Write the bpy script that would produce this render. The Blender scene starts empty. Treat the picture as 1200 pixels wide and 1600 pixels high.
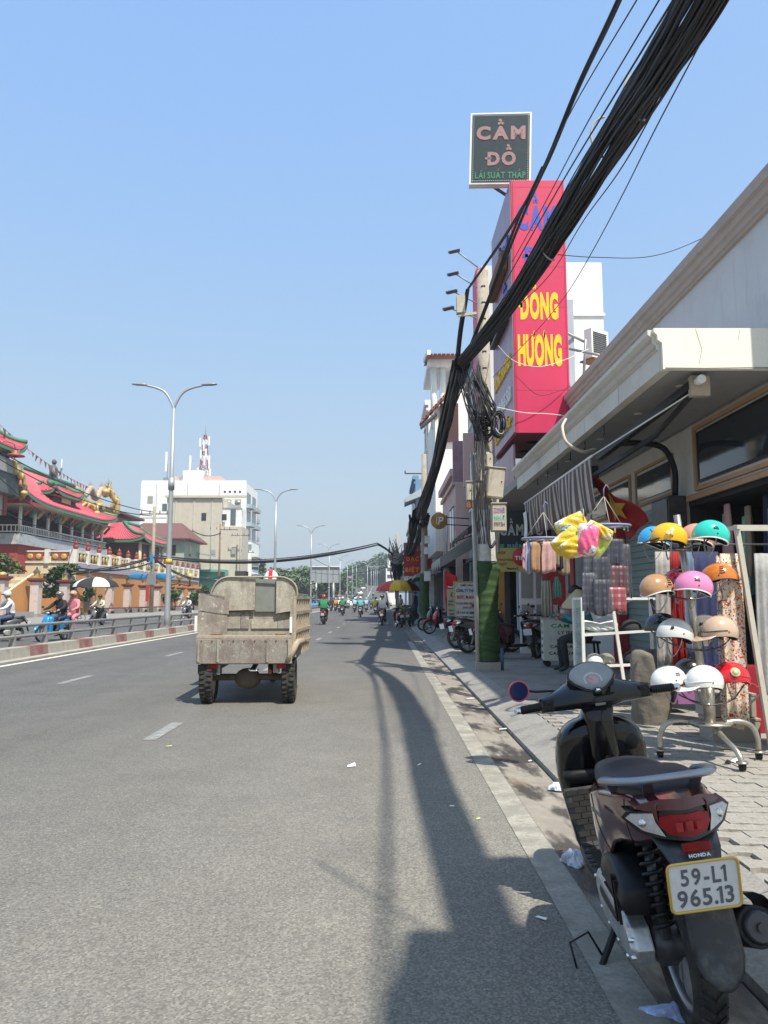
import bpy, bmesh, math, random
from mathutils import Vector, Matrix, noise
random.seed(7)
R = math.radians
PI = math.pi
sc = bpy.context.scene
COL = sc.collection

# ---------------------------------------------------------------- camera, sky, sun, exposure
EYE = 1.4
TILT = math.atan(138 / 1200)
cam_data = bpy.data.cameras.new('camera')
cam_data.sensor_fit = 'VERTICAL'
cam_data.sensor_height = 36
cam_data.lens = 27
cam_data.clip_start = .05
cam_data.clip_end = 6000
cam = bpy.data.objects.new('camera', cam_data)
COL.objects.link(cam)
cam.location = (0,0, EYE)
cam.rotation_euler = (R(90) + TILT,0,0)
sc.camera = cam

HAZE = .0007
SX, SY, SZ = .32,-.49,1.0            # direction towards the sun
SEL = math.atan2(SZ, math.hypot(SX, SY))
w = bpy.data.worlds.new('World')
sc.world = w
w.use_nodes = True
nt = w.node_tree
bg = nt.nodes['Background']
sky = nt.nodes.new('ShaderNodeTexSky')
sky.sky_type = 'NISHITA'
sky.sun_disc = False
sky.sun_elevation = SEL
sky.sun_rotation = math.atan2(SX, SY)
sky.air_density = 1.0
sky.dust_density = 1.0
sky.ozone_density = 1.6
# the hazy tropical sky is paler low down than the clear-air model: soft shoulder per channel
SKY_GAIN = 6.0
def _mth(op, a, b=None):
 n_ = nt.nodes.new('ShaderNodeMath'); n_.operation = op
 for k_, x_ in enumerate((a, b)):
  if x_ is None: continue
  if hasattr(x_, 'is_output'): nt.links.new(x_, n_.inputs[k_])
  else: n_.inputs[k_].default_value = x_
 return n_.outputs[0]
sep_ = nt.nodes.new('ShaderNodeSeparateColor'); nt.links.new(sky.outputs[0], sep_.inputs[0])
cmb_ = nt.nodes.new('ShaderNodeCombineColor')
def _shoulder(o_, A, k): return _mth('MULTIPLY', _mth('DIVIDE', _mth('MULTIPLY', o_, A), _mth('ADD', _mth('MULTIPLY', o_, k),1.0)), SKY_GAIN)
nt.links.new(_shoulder(sep_.outputs[0],.474,.595), cmb_.inputs[0])
nt.links.new(_shoulder(sep_.outputs[1],.861,1.088), cmb_.inputs[1])
nt.links.new(_mth('MULTIPLY', _mth('MAXIMUM', _mth('SUBTRACT',.913, _mth('MULTIPLY', sep_.outputs[0],.0413)),.3), SKY_GAIN), cmb_.inputs[2])
nt.links.new(cmb_.outputs[0], bg.inputs[0])
bg.inputs[1].default_value = .10
sd = bpy.data.lights.new('sun', 'SUN')
sd.energy = 3.8
sd.angle = R(.8)
sd.color = (1.0,.94,.84)
sun = bpy.data.objects.new('sun', sd)
COL.objects.link(sun)
sun.rotation_euler = Vector((SX, SY, SZ)).to_track_quat('Z', 'Y').to_euler()
sc.view_settings.view_transform = 'Standard'
sc.view_settings.look = 'None'
sc.view_settings.exposure = .84
sc.view_settings.gamma = 1
sc.view_settings.use_curve_mapping = False
sc.cycles.max_bounces = 6
sc.cycles.diffuse_bounces = 3
sc.cycles.glossy_bounces = 3
sc.cycles.transmission_bounces = 4
sc.cycles.transparent_max_bounces = 8
sc.cycles.volume_bounces = 0

# ---------------------------------------------------------------- materials
MATS = {}
def mat(name, col, rough=.6, metal=.0, var=.12, scale=3.0, bump=.0, bscale=60.0, dirt=None, damt=.5, dscale=2.0,
  coat=.0, emit=.0, alpha=1.0, trans=.0, streak=False, spec=.5):
 if name in MATS:
  return MATS[name]
 m = bpy.data.materials.new(name)
 MATS[name] = m
 m.use_nodes = True
 t = m.node_tree
 b = t.nodes['Principled BSDF']
 L = t.links.new
 tc = t.nodes.new('ShaderNodeTexCoord')
 src = tc.outputs['Object']
 c = (col[0], col[1], col[2],1)
 out = None
 if var > 0:
  n = t.nodes.new('ShaderNodeTexNoise')
  n.inputs['Scale'].default_value = scale
  n.inputs['Detail'].default_value = 6
  n.inputs['Roughness'].default_value = .65
  L(src, n.inputs['Vector'])
  r = t.nodes.new('ShaderNodeValToRGB')
  r.color_ramp.elements[0].position = .3
  r.color_ramp.elements[1].position = .7
  r.color_ramp.elements[0].color = tuple(max(0, x * (1 - var)) for x in col) + (1,)
  r.color_ramp.elements[1].color = tuple(min(1, x * (1 + var)) for x in col) + (1,)
  L(n.outputs['Fac'], r.inputs[0])
  out = r.outputs[0]
 if dirt is not None:
  d = t.nodes.new('ShaderNodeTexNoise')
  d.inputs['Scale'].default_value = dscale
  d.inputs['Detail'].default_value = 8
  d.inputs['Roughness'].default_value = .7
  if streak:
   mp = t.nodes.new('ShaderNodeMapping')
   mp.inputs['Scale'].default_value = (2.2,2.2,.22)
   L(src, mp.inputs[0])
   L(mp.outputs[0], d.inputs['Vector'])
  else:
   L(src, d.inputs['Vector'])
  rr = t.nodes.new('ShaderNodeValToRGB')
  rr.color_ramp.elements[0].position = .45
  rr.color_ramp.elements[1].position = .72
  rr.color_ramp.elements[0].color = (0,0,0,1)
  rr.color_ramp.elements[1].color = (damt, damt, damt,1)
  L(d.outputs['Fac'], rr.inputs[0])
  mx = t.nodes.new('ShaderNodeMix')
  mx.data_type = 'RGBA'
  L(rr.outputs[0], mx.inputs[0])
  if out: L(out, mx.inputs[6])
  else: mx.inputs[6].default_value = c
  mx.inputs[7].default_value = (dirt[0], dirt[1], dirt[2],1)
  out = mx.outputs[2]
 if out: L(out, b.inputs['Base Color'])
 else: b.inputs['Base Color'].default_value = c
 if bump > 0:
  n2 = t.nodes.new('ShaderNodeTexNoise')
  n2.inputs['Scale'].default_value = bscale
  n2.inputs['Detail'].default_value = 4
  L(src, n2.inputs['Vector'])
  bp = t.nodes.new('ShaderNodeBump')
  bp.inputs['Strength'].default_value = bump
  bp.inputs['Distance'].default_value = .02
  L(n2.outputs['Fac'], bp.inputs['Height'])
  L(bp.outputs[0], b.inputs['Normal'])
 b.inputs['Roughness'].default_value = rough
 b.inputs['Metallic'].default_value = metal
 b.inputs['Coat Weight'].default_value = coat
 b.inputs['Coat Roughness'].default_value = .08
 b.inputs['Specular IOR Level'].default_value = spec
 if trans: b.inputs['Transmission Weight'].default_value = trans
 if alpha < 1: b.inputs['Alpha'].default_value = alpha
 if emit:
  b.inputs['Emission Color'].default_value = c
  b.inputs['Emission Strength'].default_value = emit
 return m

def nodes_mat(name, fn, rough=.7):
 m = bpy.data.materials.new(name)
 m.use_nodes = True
 t = m.node_tree
 b = t.nodes['Principled BSDF']
 b.inputs['Roughness'].default_value = rough
 fn(t, b, t.nodes.new, t.links.new)
 MATS[name] = m
 return m

def _ramp(N, pts):
 r = N('ShaderNodeValToRGB')
 e = r.color_ramp.elements
 while len(e) < len(pts): e.new(.5)
 for k,(p, c) in enumerate(pts):
  e[k].position = p
  e[k].color = (c[0], c[1], c[2],1) if not isinstance(c,(int, float)) else (c, c, c,1)
 return r
def _mix(N, L, f, a, b, mode='MIX'):
 m = N('ShaderNodeMix'); m.data_type = 'RGBA'; m.blend_type = mode
 for k, x in ((0, f),(6, a),(7, b)):
  if hasattr(x, 'is_output'): L(x, m.inputs[k])
  elif isinstance(x,(int, float)): m.inputs[k].default_value = x if k == 0 else (x, x, x,1)
  else: m.inputs[k].default_value = (x[0], x[1], x[2],1)
 return m.outputs[2]
def _noise(N, L, vec, s, d=6, r=.6):
 n = N('ShaderNodeTexNoise'); n.inputs['Scale'].default_value = s; n.inputs['Detail'].default_value = d; n.inputs['Roughness'].default_value = r
 L(vec, n.inputs['Vector']); return n.outputs['Fac']

def _asphalt(t, b, N, L):
 tc = N('ShaderNodeTexCoord'); v = tc.outputs['Object']
 vo = N('ShaderNodeTexVoronoi'); vo.inputs['Scale'].default_value = 110; L(v, vo.inputs['Vector'])
 sp = _ramp(N, [(.0,(.060,.059,.058)),(.4,(.086,.084,.080)),(.8,(.114,.111,.104)),(1.0,(.20,.193,.175))])
 sep = N('ShaderNodeSeparateColor'); L(vo.outputs['Color'], sep.inputs[0])
 L(sep.outputs[0], sp.inputs[0])
 fine = _ramp(N, [(.3,.88),(.7,1.10)]); L(_noise(N, L, v,210,3), fine.inputs[0])
 c = _mix(N, L,1.0, sp.outputs[0], fine.outputs[0], 'MULTIPLY')
 mp = N('ShaderNodeMapping'); mp.inputs['Scale'].default_value = (1.0,.06,1); L(v, mp.inputs[0])
 lane = _ramp(N, [(.3,.74),(.5,.98),(.72,1.12)]); L(_noise(N, L, mp.outputs[0],.9,4), lane.inputs[0])
 c = _mix(N, L,1.0, c, lane.outputs[0], 'MULTIPLY')
 big = _ramp(N, [(.35,.84),(.62,1.08)]); L(_noise(N, L, v,1.3,9,.72), big.inputs[0])
 c = _mix(N, L,1.0, c, big.outputs[0], 'MULTIPLY')
 mp2 = N('ShaderNodeMapping'); mp2.inputs['Scale'].default_value = (1.0,.55,1); L(v, mp2.inputs[0])
 st = _ramp(N, [(.66,.0),(.70,.45)]); L(_noise(N, L, mp2.outputs[0],5.5,4,.5), st.inputs[0])
 c = _mix(N, L, st.outputs[0], c,(.065,.063,.06))
 pt_ = N('ShaderNodeTexVoronoi'); pt_.inputs['Scale'].default_value = .16; L(mp2.outputs[0], pt_.inputs['Vector'])
 ps_ = N('ShaderNodeSeparateColor'); L(pt_.outputs['Color'], ps_.inputs[0]); pr_ = _ramp(N, [(.0,.93),(1.0,1.06)]); L(ps_.outputs[0], pr_.inputs[0])
 c = _mix(N, L,1.0, c, pr_.outputs[0], 'MULTIPLY')
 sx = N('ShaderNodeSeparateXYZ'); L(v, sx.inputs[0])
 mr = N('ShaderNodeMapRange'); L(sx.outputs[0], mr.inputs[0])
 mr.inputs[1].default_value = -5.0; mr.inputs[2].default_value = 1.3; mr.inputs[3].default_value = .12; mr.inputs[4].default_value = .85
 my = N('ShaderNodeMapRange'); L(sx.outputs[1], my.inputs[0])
 my.inputs[1].default_value = 3.0; my.inputs[2].default_value = 26.0; my.inputs[3].default_value = 1.0; my.inputs[4].default_value = .08  # nearer road paler: view-angle brightness put into the colour, along with real dust
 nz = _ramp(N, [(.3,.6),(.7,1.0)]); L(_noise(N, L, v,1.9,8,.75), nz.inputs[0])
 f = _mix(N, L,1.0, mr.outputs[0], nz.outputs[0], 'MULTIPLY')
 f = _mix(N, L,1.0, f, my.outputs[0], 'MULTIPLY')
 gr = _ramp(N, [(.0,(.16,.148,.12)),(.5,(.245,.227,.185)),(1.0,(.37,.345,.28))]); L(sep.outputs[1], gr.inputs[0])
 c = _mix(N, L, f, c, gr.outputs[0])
 L(c, b.inputs['Base Color'])
 bp = N('ShaderNodeBump'); bp.inputs['Strength'].default_value = .35; bp.inputs['Distance'].default_value = .004
 L(vo.outputs['Distance'], bp.inputs['Height']); bp.invert = True
 L(bp.outputs[0], b.inputs['Normal'])
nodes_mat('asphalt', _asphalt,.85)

def _gutter(t, b, N, L):
 tc = N('ShaderNodeTexCoord'); v = tc.outputs['Object']
 base = _ramp(N, [(.3,(.20,.175,.145)),(.7,(.32,.29,.24))]); L(_noise(N, L, v,3.0,9,.75), base.inputs[0])
 mp = N('ShaderNodeMapping'); mp.inputs['Scale'].default_value = (1.6,.55,1); L(v, mp.inputs[0])
 wet = _ramp(N, [(.47,.0),(.56,.92)]); L(_noise(N, L, mp.outputs[0],1.9,6,.6), wet.inputs[0])
 c = _mix(N, L, wet.outputs[0], base.outputs[0],(.05,.043,.036))
 rust = _ramp(N, [(.6,.0),(.68,.5)]); L(_noise(N, L, v,2.3,4), rust.inputs[0])
 c = _mix(N, L, rust.outputs[0], c,(.16,.095,.035))
 L(c, b.inputs['Base Color'])
 rg = _ramp(N, [(.47,.85),(.6,.35)]); L(_noise(N, L, mp.outputs[0],1.9,6,.6), rg.inputs[0]); L(rg.outputs[0], b.inputs['Roughness'])
 bp = N('ShaderNodeBump'); bp.inputs['Strength'].default_value = .5; bp.inputs['Distance'].default_value = .01
 L(_noise(N, L, v,70,5), bp.inputs['Height']); L(bp.outputs[0], b.inputs['Normal'])
nodes_mat('gutter', _gutter,.8)

def _conc(c0, c1, stain, sc_=2.0, st_lo=.52, sp=1.0):
 def f(t, b, N, L):
  tc = N('ShaderNodeTexCoord'); v = tc.outputs['Object']
  base = _ramp(N, [(.3, c0),(.7, c1)]); L(_noise(N, L, v, sc_,9,.72), base.inputs[0])
  g = _ramp(N, [(.35,1 - .18 * sp),(.65,1 + .12 * sp)]); L(_noise(N, L, v,45,4), g.inputs[0])
  c = _mix(N, L,1.0, base.outputs[0], g.outputs[0], 'MULTIPLY')
  s = _ramp(N, [(st_lo,.0),(st_lo + .17,.6)]); L(_noise(N, L, v, sc_ * .8 + .7,7,.65), s.inputs[0])
  c = _mix(N, L, s.outputs[0], c, stain)
  L(c, b.inputs['Base Color'])
  bp = N('ShaderNodeBump'); bp.inputs['Strength'].default_value = .35 * sp; bp.inputs['Distance'].default_value = .01
  L(_noise(N, L, v,60,5), bp.inputs['Height']); L(bp.outputs[0], b.inputs['Normal'])
 return f
nodes_mat('pavement_concrete', _conc((.21,.20,.18),(.31,.295,.265),(.13,.12,.108)),.85)
nodes_mat('kerb_concrete', _conc((.30,.29,.255),(.42,.40,.355),(.20,.185,.16),1.4),.85)
nodes_mat('kerb_red', _conc((.20,.075,.07),(.27,.12,.11),(.25,.21,.18),2.4,.46),.8)
nodes_mat('paver', _conc((.25,.235,.205),(.37,.345,.30),(.16,.15,.13),2.6),.85)
nodes_mat('pole_concrete', _conc((.28,.25,.20),(.38,.34,.28),(.18,.165,.14),3.0),.85)
nodes_mat('road_paint', _conc((.30,.28,.235),(.42,.395,.33),(.17,.158,.13),4.0,.40),.75)
nodes_mat('road_paint_worn', _conc((.20,.20,.19),(.36,.36,.34),(.14,.14,.135),9.0,.42),.75)
nodes_mat('road_paint_bright', _conc((.62,.60,.50),(.75,.72,.60),(.45,.42,.34),3.0,.55),.7)
nodes_mat('grime_wall', _conc((.50,.47,.39),(.62,.59,.50),(.33,.31,.26),.35,.5),.85)

def wall(name, c, stain=.72, s=.25):
 st = tuple(x * stain for x in c)
 def f(t, b, N, L):
  _conc(tuple(x * .93 for x in c), tuple(min(1, x * 1.05) for x in c), st, s,.52,.2)(t, b, N, L)
  tc = N('ShaderNodeTexCoord'); mp = N('ShaderNodeMapping'); mp.inputs['Scale'].default_value = (5,5,.35); L(tc.outputs['Object'], mp.inputs[0])
  r = _ramp(N, [(.55,.0),(.75,.45)]); L(_noise(N, L, mp.outputs[0],1.0,6,.7), r.inputs[0])
  old = b.inputs['Base Color'].links[0].from_socket
  L(_mix(N, L, r.outputs[0], old, tuple(x * .62 for x in c)), b.inputs['Base Color'])
 return nodes_mat(name, f,.8)

# ---------------------------------------------------------------- mesh builder
class MB:
 def __init__(s, M=None):
  s.v = []; s.f = []; s.mi = []; s.sm = []; s.M = M; s.m = 0
 def add(s, vs, fs, smooth=False):
  o = len(s.v)
  if s.M is not None:
   vs = [s.M @ Vector(p) for p in vs]
  s.v.extend(tuple(p) for p in vs)
  for f in fs:
   s.f.append(tuple(o + i for i in f)); s.mi.append(s.m); s.sm.append(smooth)
  return s
 def box(s, x0, x1, y0, y1, z0, z1):
  return s.add([(x0, y0, z0),(x1, y0, z0),(x1, y1, z0),(x0, y1, z0),(x0, y0, z1),(x1, y0, z1),(x1, y1, z1),(x0, y1, z1)],
                     [(0,3,2,1),(4,5,6,7),(0,1,5,4),(1,2,6,5),(2,3,7,6),(3,0,4,7)])
 def cbox(s, c, d, rot=None):
  M = Matrix.Translation(Vector(c)) @ (rot.to_4x4() if rot is not None else Matrix())
  h = [x / 2 for x in d]
  vs = [M @ Vector((a * h[0], b * h[1], e * h[2])) for e in (-1,1) for a, b in ((-1,-1),(1,-1),(1,1),(-1,1))]
  return s.add(vs, [(0,3,2,1),(4,5,6,7),(0,1,5,4),(1,2,6,5),(2,3,7,6),(3,0,4,7)])
 def bar(s, a, b, w, h):
  """rectangular bar from a to b, w across, h in the other direction"""
  a = Vector(a); b = Vector(b); d = (b - a).normalized()
  up = Vector((0,0,1)) if abs(d.z) < .95 else Vector((0,1,0))
  sx = d.cross(up).normalized(); uy = sx.cross(d)
  vs = [p + sx * (i * w / 2) + uy * (j * h / 2) for p in (a, b) for i, j in ((-1,-1),(1,-1),(1,1),(-1,1))]
  return s.add(vs, [(0,1,2,3),(7,6,5,4),(0,4,5,1),(1,5,6,2),(2,6,7,3),(3,7,4,0)])
 def tube(s, pts, r, n=8, caps=True, closed=False, smooth=True, flat=1.0):
  P = [Vector(p) for p in pts]
  N = len(P)
  rr = r if isinstance(r,(list, tuple)) else [r] * N
  T = []
  for i in range(N):
   if closed: d = P[(i + 1) % N] - P[i - 1]
   else: d = P[min(i + 1, N - 1)] - P[max(i - 1,0)]
   T.append(d.normalized() if d.length > 1e-9 else Vector((0,0,1)))
  u = T[0].orthogonal().normalized()
  if abs(T[0].z) < .9:
   u = T[0].cross(Vector((0,0,1))).normalized()
  vs = []
  for i in range(N):
   u = (u - T[i] * u.dot(T[i]))
   u = u.normalized() if u.length > 1e-6 else T[i].orthogonal().normalized()
   w_ = T[i].cross(u)
   for k in range(n):
    a = 2 * PI * k / n
    vs.append(P[i] + (u * math.cos(a) + w_ * (math.sin(a) * flat)) * rr[i])
  fs = []
  for i in range(N if closed else N - 1):
   j = (i + 1) % N
   for k in range(n):
    k2 = (k + 1) % n
    fs.append((i * n + k, i * n + k2, j * n + k2, j * n + k))
  s.add(vs, fs, smooth)
  if caps and not closed:
   o = len(s.v) - len(vs)
   s.f.append(tuple(o + k for k in reversed(range(n)))); s.mi.append(s.m); s.sm.append(False)
   s.f.append(tuple(o + (N - 1) * n + k for k in range(n))); s.mi.append(s.m); s.sm.append(False)
  return s
 def cyl(s, a, b, r, r2=None, n=12, smooth=True):
  return s.tube([a, b], [r, r if r2 is None else r2], n, smooth=smooth)
 def lathe(s, prof, org=(0,0,0), axis='z', n=24, smooth=True, a0=.0, a1=2 * PI):
  full = abs(a1 - a0 - 2 * PI) < 1e-6
  M = n if full else n + 1
  vs = []
  for (r, h) in prof:
   for k in range(M):
    a = a0 + (a1 - a0) * k / n
    c, q = r * math.cos(a), r * math.sin(a)
    p = {'z': (c, q, h), 'y': (q, h, c), 'x': (h, c, q)}[axis]
    vs.append((org[0] + p[0], org[1] + p[1], org[2] + p[2]))
  fs = []
  for i in range(len(prof) - 1):
   for k in range(n):
    k2 = (k + 1) % M
    fs.append((i * M + k, i * M + k2,(i + 1) * M + k2,(i + 1) * M + k))
  return s.add(vs, fs, smooth)
 def ball(s, c, r, nu=14, nv=8, rot=None):
  if not isinstance(r,(tuple, list)): r = (r, r, r)
  vs = [(0,0,1)]
  for i in range(1, nv):
   th = PI * i / nv
   for k in range(nu):
    a = 2 * PI * k / nu
    vs.append((math.sin(th) * math.cos(a), math.sin(th) * math.sin(a), math.cos(th)))
  vs.append((0,0,-1))
  q = []
  for p in vs:
   p = Vector((p[0] * r[0], p[1] * r[1], p[2] * r[2]))
   if rot is not None: p = rot @ p
   q.append(p + Vector(c))
  fs = [(0,1 + k,1 + (k + 1) % nu) for k in range(nu)]
  for i in range(nv - 2):
   for k in range(nu):
    k2 = (k + 1) % nu
    fs.append((1 + i * nu + k,1 + (i + 1) * nu + k,1 + (i + 1) * nu + k2,1 + i * nu + k2))
  last = len(vs) - 1; o = 1 + (nv - 2) * nu
  fs += [(last, o + (k + 1) % nu, o + k) for k in range(nu)]
  return s.add(q, fs, True)
 def prism(s, poly, h0, h1, axis='y', smooth=False):
  """polygon (a,b) extruded along axis: x->(h,a,b)  y->(a,h,b)  z->(a,b,h)"""
  f = {'x': lambda a, b, h: (h, a, b), 'y': lambda a, b, h: (a, h, b), 'z': lambda a, b, h: (a, b, h)}[axis]
  n = len(poly)
  ar = sum(poly[i][0] * poly[(i + 1) % n][1] - poly[(i + 1) % n][0] * poly[i][1] for i in range(n))
  if ar < 0: poly = poly[::-1]
  flip = (axis == 'y') != (h1 < h0)
  vs = [f(a, b, h0) for a, b in poly] + [f(a, b, h1) for a, b in poly]
  bot = tuple(reversed(range(n))); top = tuple(range(n,2 * n))
  sd_ = [(k,(k + 1) % n, n + (k + 1) % n, n + k) for k in range(n)]
  fs = [bot, top] + sd_
  if flip: fs = [tuple(reversed(x)) for x in fs]
  return s.add(vs, fs, smooth)
 def loft(s, rings, caps=True, smooth=True, closed=True):
  n = len(rings[0]); vs = [p for r_ in rings for p in r_]
  fs = []
  for i in range(len(rings) - 1):
   for k in range(n if closed else n - 1):
    k2 = (k + 1) % n
    fs.append((i * n + k, i * n + k2,(i + 1) * n + k2,(i + 1) * n + k))
  if caps:
   fs.append(tuple(reversed(range(n)))); fs.append(tuple((len(rings) - 1) * n + k for k in range(n)))
  return s.add(vs, fs, smooth)
 def grid(s, fn, nu, nv, smooth=True):
  vs = [fn(i / nu, j / nv) for i in range(nu + 1) for j in range(nv + 1)]
  fs = [(i * (nv + 1) + j,(i + 1) * (nv + 1) + j,(i + 1) * (nv + 1) + j + 1, i * (nv + 1) + j + 1) for i in range(nu) for j in range(nv)]
  return s.add(vs, fs, smooth)
 def quad(s, a, b, c, d):
  return s.add([a, b, c, d], [(0,1,2,3)])
 def mesh(s, name, mats, off=None):
  me = bpy.data.meshes.new(name)
  vs = s.v
  if off is not None:
   vs = [(p[0] - off[0], p[1] - off[1], p[2] - off[2]) for p in vs]
  me.from_pydata(vs, [], s.f)
  if not isinstance(mats,(list, tuple)): mats = [mats]
  for m_ in mats: me.materials.append(MATS[m_] if isinstance(m_, str) else m_)
  me.polygons.foreach_set('material_index', s.mi)
  me.polygons.foreach_set('use_smooth', s.sm)
  me.update()
  return me

def sring(x, yc, zc, wy, hz, n=16, p=2.4, ax='x'):
 """superellipse ring in the plane perpendicular to x"""
 out = []
 for k in range(n):
  a = 2 * PI * k / n
  c, q = math.cos(a), math.sin(a)
  yy = yc + wy * math.copysign(abs(c) ** (2 / p), c)
  zz = zc + hz * math.copysign(abs(q) ** (2 / p), q)
  out.append((x, yy, zz) if ax == 'x' else ((yy, x, zz) if ax == 'y' else (yy, zz, x)))
 return out

def link(o, parent=None):
 COL.objects.link(o)
 if parent is not None: o.parent = parent
 return o
def part(name, mb, mats, parent, label=None, bevel=0, sub=0, solid=0, loc=None):
 o = bpy.data.objects.new(name, mb.mesh(name, mats) if isinstance(mb, MB) else mb)
 link(o, parent)
 if loc: o.location = loc
 if label: o['label'] = label
 if solid:
  md = o.modifiers.new('solid', 'SOLIDIFY'); md.thickness = solid; md.offset = 0
 if bevel:
  md = o.modifiers.new('bevel', 'BEVEL'); md.width = bevel; md.segments = 2; md.limit_method = 'ANGLE'; md.angle_limit = R(40)
  md.harden_normals = False
 if sub:
  md = o.modifiers.new('sub', 'SUBSURF'); md.levels = sub; md.render_levels = sub
 return o
def thing(name, label, cat, loc=(0,0,0), rz=.0, group=None):
 o = bpy.data.objects.new(name, None)
 link(o)
 o.location = loc; o.rotation_euler = (0,0, rz)
 o.empty_display_size = .2
 o['label'] = label; o['category'] = cat
 if group: o['group'] = group
 return o
def solo(name, mb, mats, label, cat, group=None, kind=None, **k):
 xs = [p[0] for p in mb.v]; ys = [p[1] for p in mb.v]; zs = [p[2] for p in mb.v]
 off = ((min(xs) + max(xs)) / 2,(min(ys) + max(ys)) / 2, min(zs))
 o = part(name, mb.mesh(name, mats, off), None, None, **k)
 o.location = off
 o['label'] = label; o['category'] = cat
 if group: o['group'] = group
 if kind: o['kind'] = kind
 return o
def struct(name, mb, mats, label=None, parent=None):
 o = part(name, mb, mats, parent)
 if parent is None:
  o['kind'] = 'structure'
  if label: o['label'] = label
 return o
def kids(o): return [c for c in bpy.data.objects if c.parent == o]
def tree_of(root):
 idx = {}
 for o in bpy.data.objects:
  if o.parent: idx.setdefault(o.parent, []).append(o)
 def rec(o): return (o, [rec(c) for c in idx.get(o, [])])
 return rec(root)
def copy_tree(t, parent=None):
 o, ch = t
 c = o.copy(); COL.objects.link(c)
 c.parent = parent
 for x in ch: copy_tree(x, c)
 return c
def G(px, py, z=.0):
 """ground point under a sight line (1200x1600 picture units)"""
 a = (px - 600) / 1200; b = (800 - py) / 1200
 dy = math.cos(TILT) - b * math.sin(TILT); dz = math.sin(TILT) + b * math.cos(TILT)
 t = (z - EYE) / dz
 return Vector((a * t, dy * t, z))
def P(px, py, Y):
 a = (px - 600) / 1200; b = (800 - py) / 1200
 dy = math.cos(TILT) - b * math.sin(TILT); dz = math.sin(TILT) + b * math.cos(TILT)
 t = Y / dy
 return Vector((a * t, Y, EYE + dz * t))
FACE = Matrix(((1,0,0,0),(0,0,-1,0),(0,1,0,0),(0,0,0,1)))      # sheet facing the viewer (-Y): x right, y up
LEFTF = Matrix(((0,0,-1,0),(-1,0,0,0),(0,1,0,0),(0,0,0,1)))    # sheet facing the street (-X) on the right-hand side
def at(loc, F=FACE): return Matrix.Translation(Vector(loc)) @ F
_TX = {}
import unicodedata
def _glyph(ch, bold):
 if (ch, bold) in _TX: return _TX[(ch, bold)]
 cu = bpy.data.curves.new('txt', 'FONT')
 cu.body = ch; cu.size = 1; cu.extrude = .02; cu.offset = bold; cu.resolution_u = 3
 o = bpy.data.objects.new('txt', cu)
 me = bpy.data.meshes.new_from_object(o)
 vs = [tuple(v.co) for v in me.vertices]; fs = [tuple(p.vertices) for p in me.polygons]
 bpy.data.objects.remove(o); bpy.data.curves.remove(cu); bpy.data.meshes.remove(me)
 _TX[(ch, bold)] = (vs, fs)
 return vs, fs
def text_mesh(s, w=None, h=None, ext=.004, bold=.0, shear=.0, space=.10):
 V = []; F = []
 t = .05 + bold * 1.6
 def poly(pts):
  o = len(V); n = len(pts)
  V.extend((x, y,-.02) for x, y in pts); V.extend((x, y,.02) for x, y in pts)
  F.append(tuple(o + n + k for k in range(n))); F.append(tuple(o + k for k in reversed(range(n))))
  F.extend((o + k, o + (k + 1) % n, o + n + (k + 1) % n, o + n + k) for k in range(n))
 def stroke(x0, y0, x1, y1, t=t):
  d = math.hypot(x1 - x0, y1 - y0); nx, ny = -(y1 - y0) / d * t / 2,(x1 - x0) / d * t / 2
  poly([(x0 - nx, y0 - ny),(x1 - nx, y1 - ny),(x1 + nx, y1 + ny),(x0 + nx, y0 + ny)])
 x = .0
 for ch in s:
  if ch == ' ':
   x += .32; continue
  dec = unicodedata.normalize('NFD', ch)
  base = dec[0]; bar = base in 'Đđ'
  if bar: base = 'D' if base == 'Đ' else 'd'
  vs, fs = _glyph(base, bold)
  if not vs: continue
  x0 = min(p[0] for p in vs); x1 = max(p[0] for p in vs); top = max(p[1] for p in vs)
  o = len(V)
  V.extend((p[0] - x0 + x, p[1], p[2]) for p in vs); F.extend(tuple(o + i for i in f) for f in fs)
  W = x1 - x0; cx = x + W / 2
  if base == '1': stroke(x - .12, top - .16, x + W * .5, top - t * .4, t)
  if bar: stroke(x - .14,.36, x + .24,.36, t)
  y = top + .05 + t / 2
  for c in dec[1:]:
   if c == '\u031b': stroke(x + W - .03, top - .06, x + W + .10, top + .06); stroke(x + W + .06, top - .10, x + W + .10, top + .06, t * .8)
   elif c == '\u0302': stroke(cx - .14, y, cx, y + .09); stroke(cx, y + .09, cx + .14, y); y += .17
   elif c == '\u0306': stroke(cx - .12, y + .07, cx, y); stroke(cx, y, cx + .12, y + .07); y += .15
   elif c == '\u0300': stroke(cx - .10, y + .10, cx + .05, y)
   elif c == '\u0301': stroke(cx - .02, y, cx + .13, y + .10)
   elif c == '\u0309': stroke(cx - .04, y + .11, cx + .06, y + .10); stroke(cx + .06, y + .10, cx, y)
   elif c == '\u0303': stroke(cx - .13, y, cx - .04, y + .06); stroke(cx - .04, y + .06, cx + .05, y + .01); stroke(cx + .05, y + .01, cx + .13, y + .07)
   elif c == '\u0323': stroke(cx - t / 2,-.13, cx + t / 2,-.13, t)
  x += W + space
 me = bpy.data.meshes.new('lettering')
 if not V: return me
 xs = [p[0] for p in V]; ys = [p[1] for p in V]
 x0, x1, y0, y1 = min(xs), max(xs), min(ys), max(ys)
 kx = (w / (x1 - x0)) if w else None
 ky = (h / (y1 - y0)) if h else None
 kx = kx or ky; ky = ky or kx
 me.from_pydata([((p[0] + shear * p[1] - (x0 + x1) / 2) * kx,(p[1] - (y0 + y1) / 2) * ky, ext if p[2] > 0 else .0) for p in V], [], F)
 return me
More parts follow.
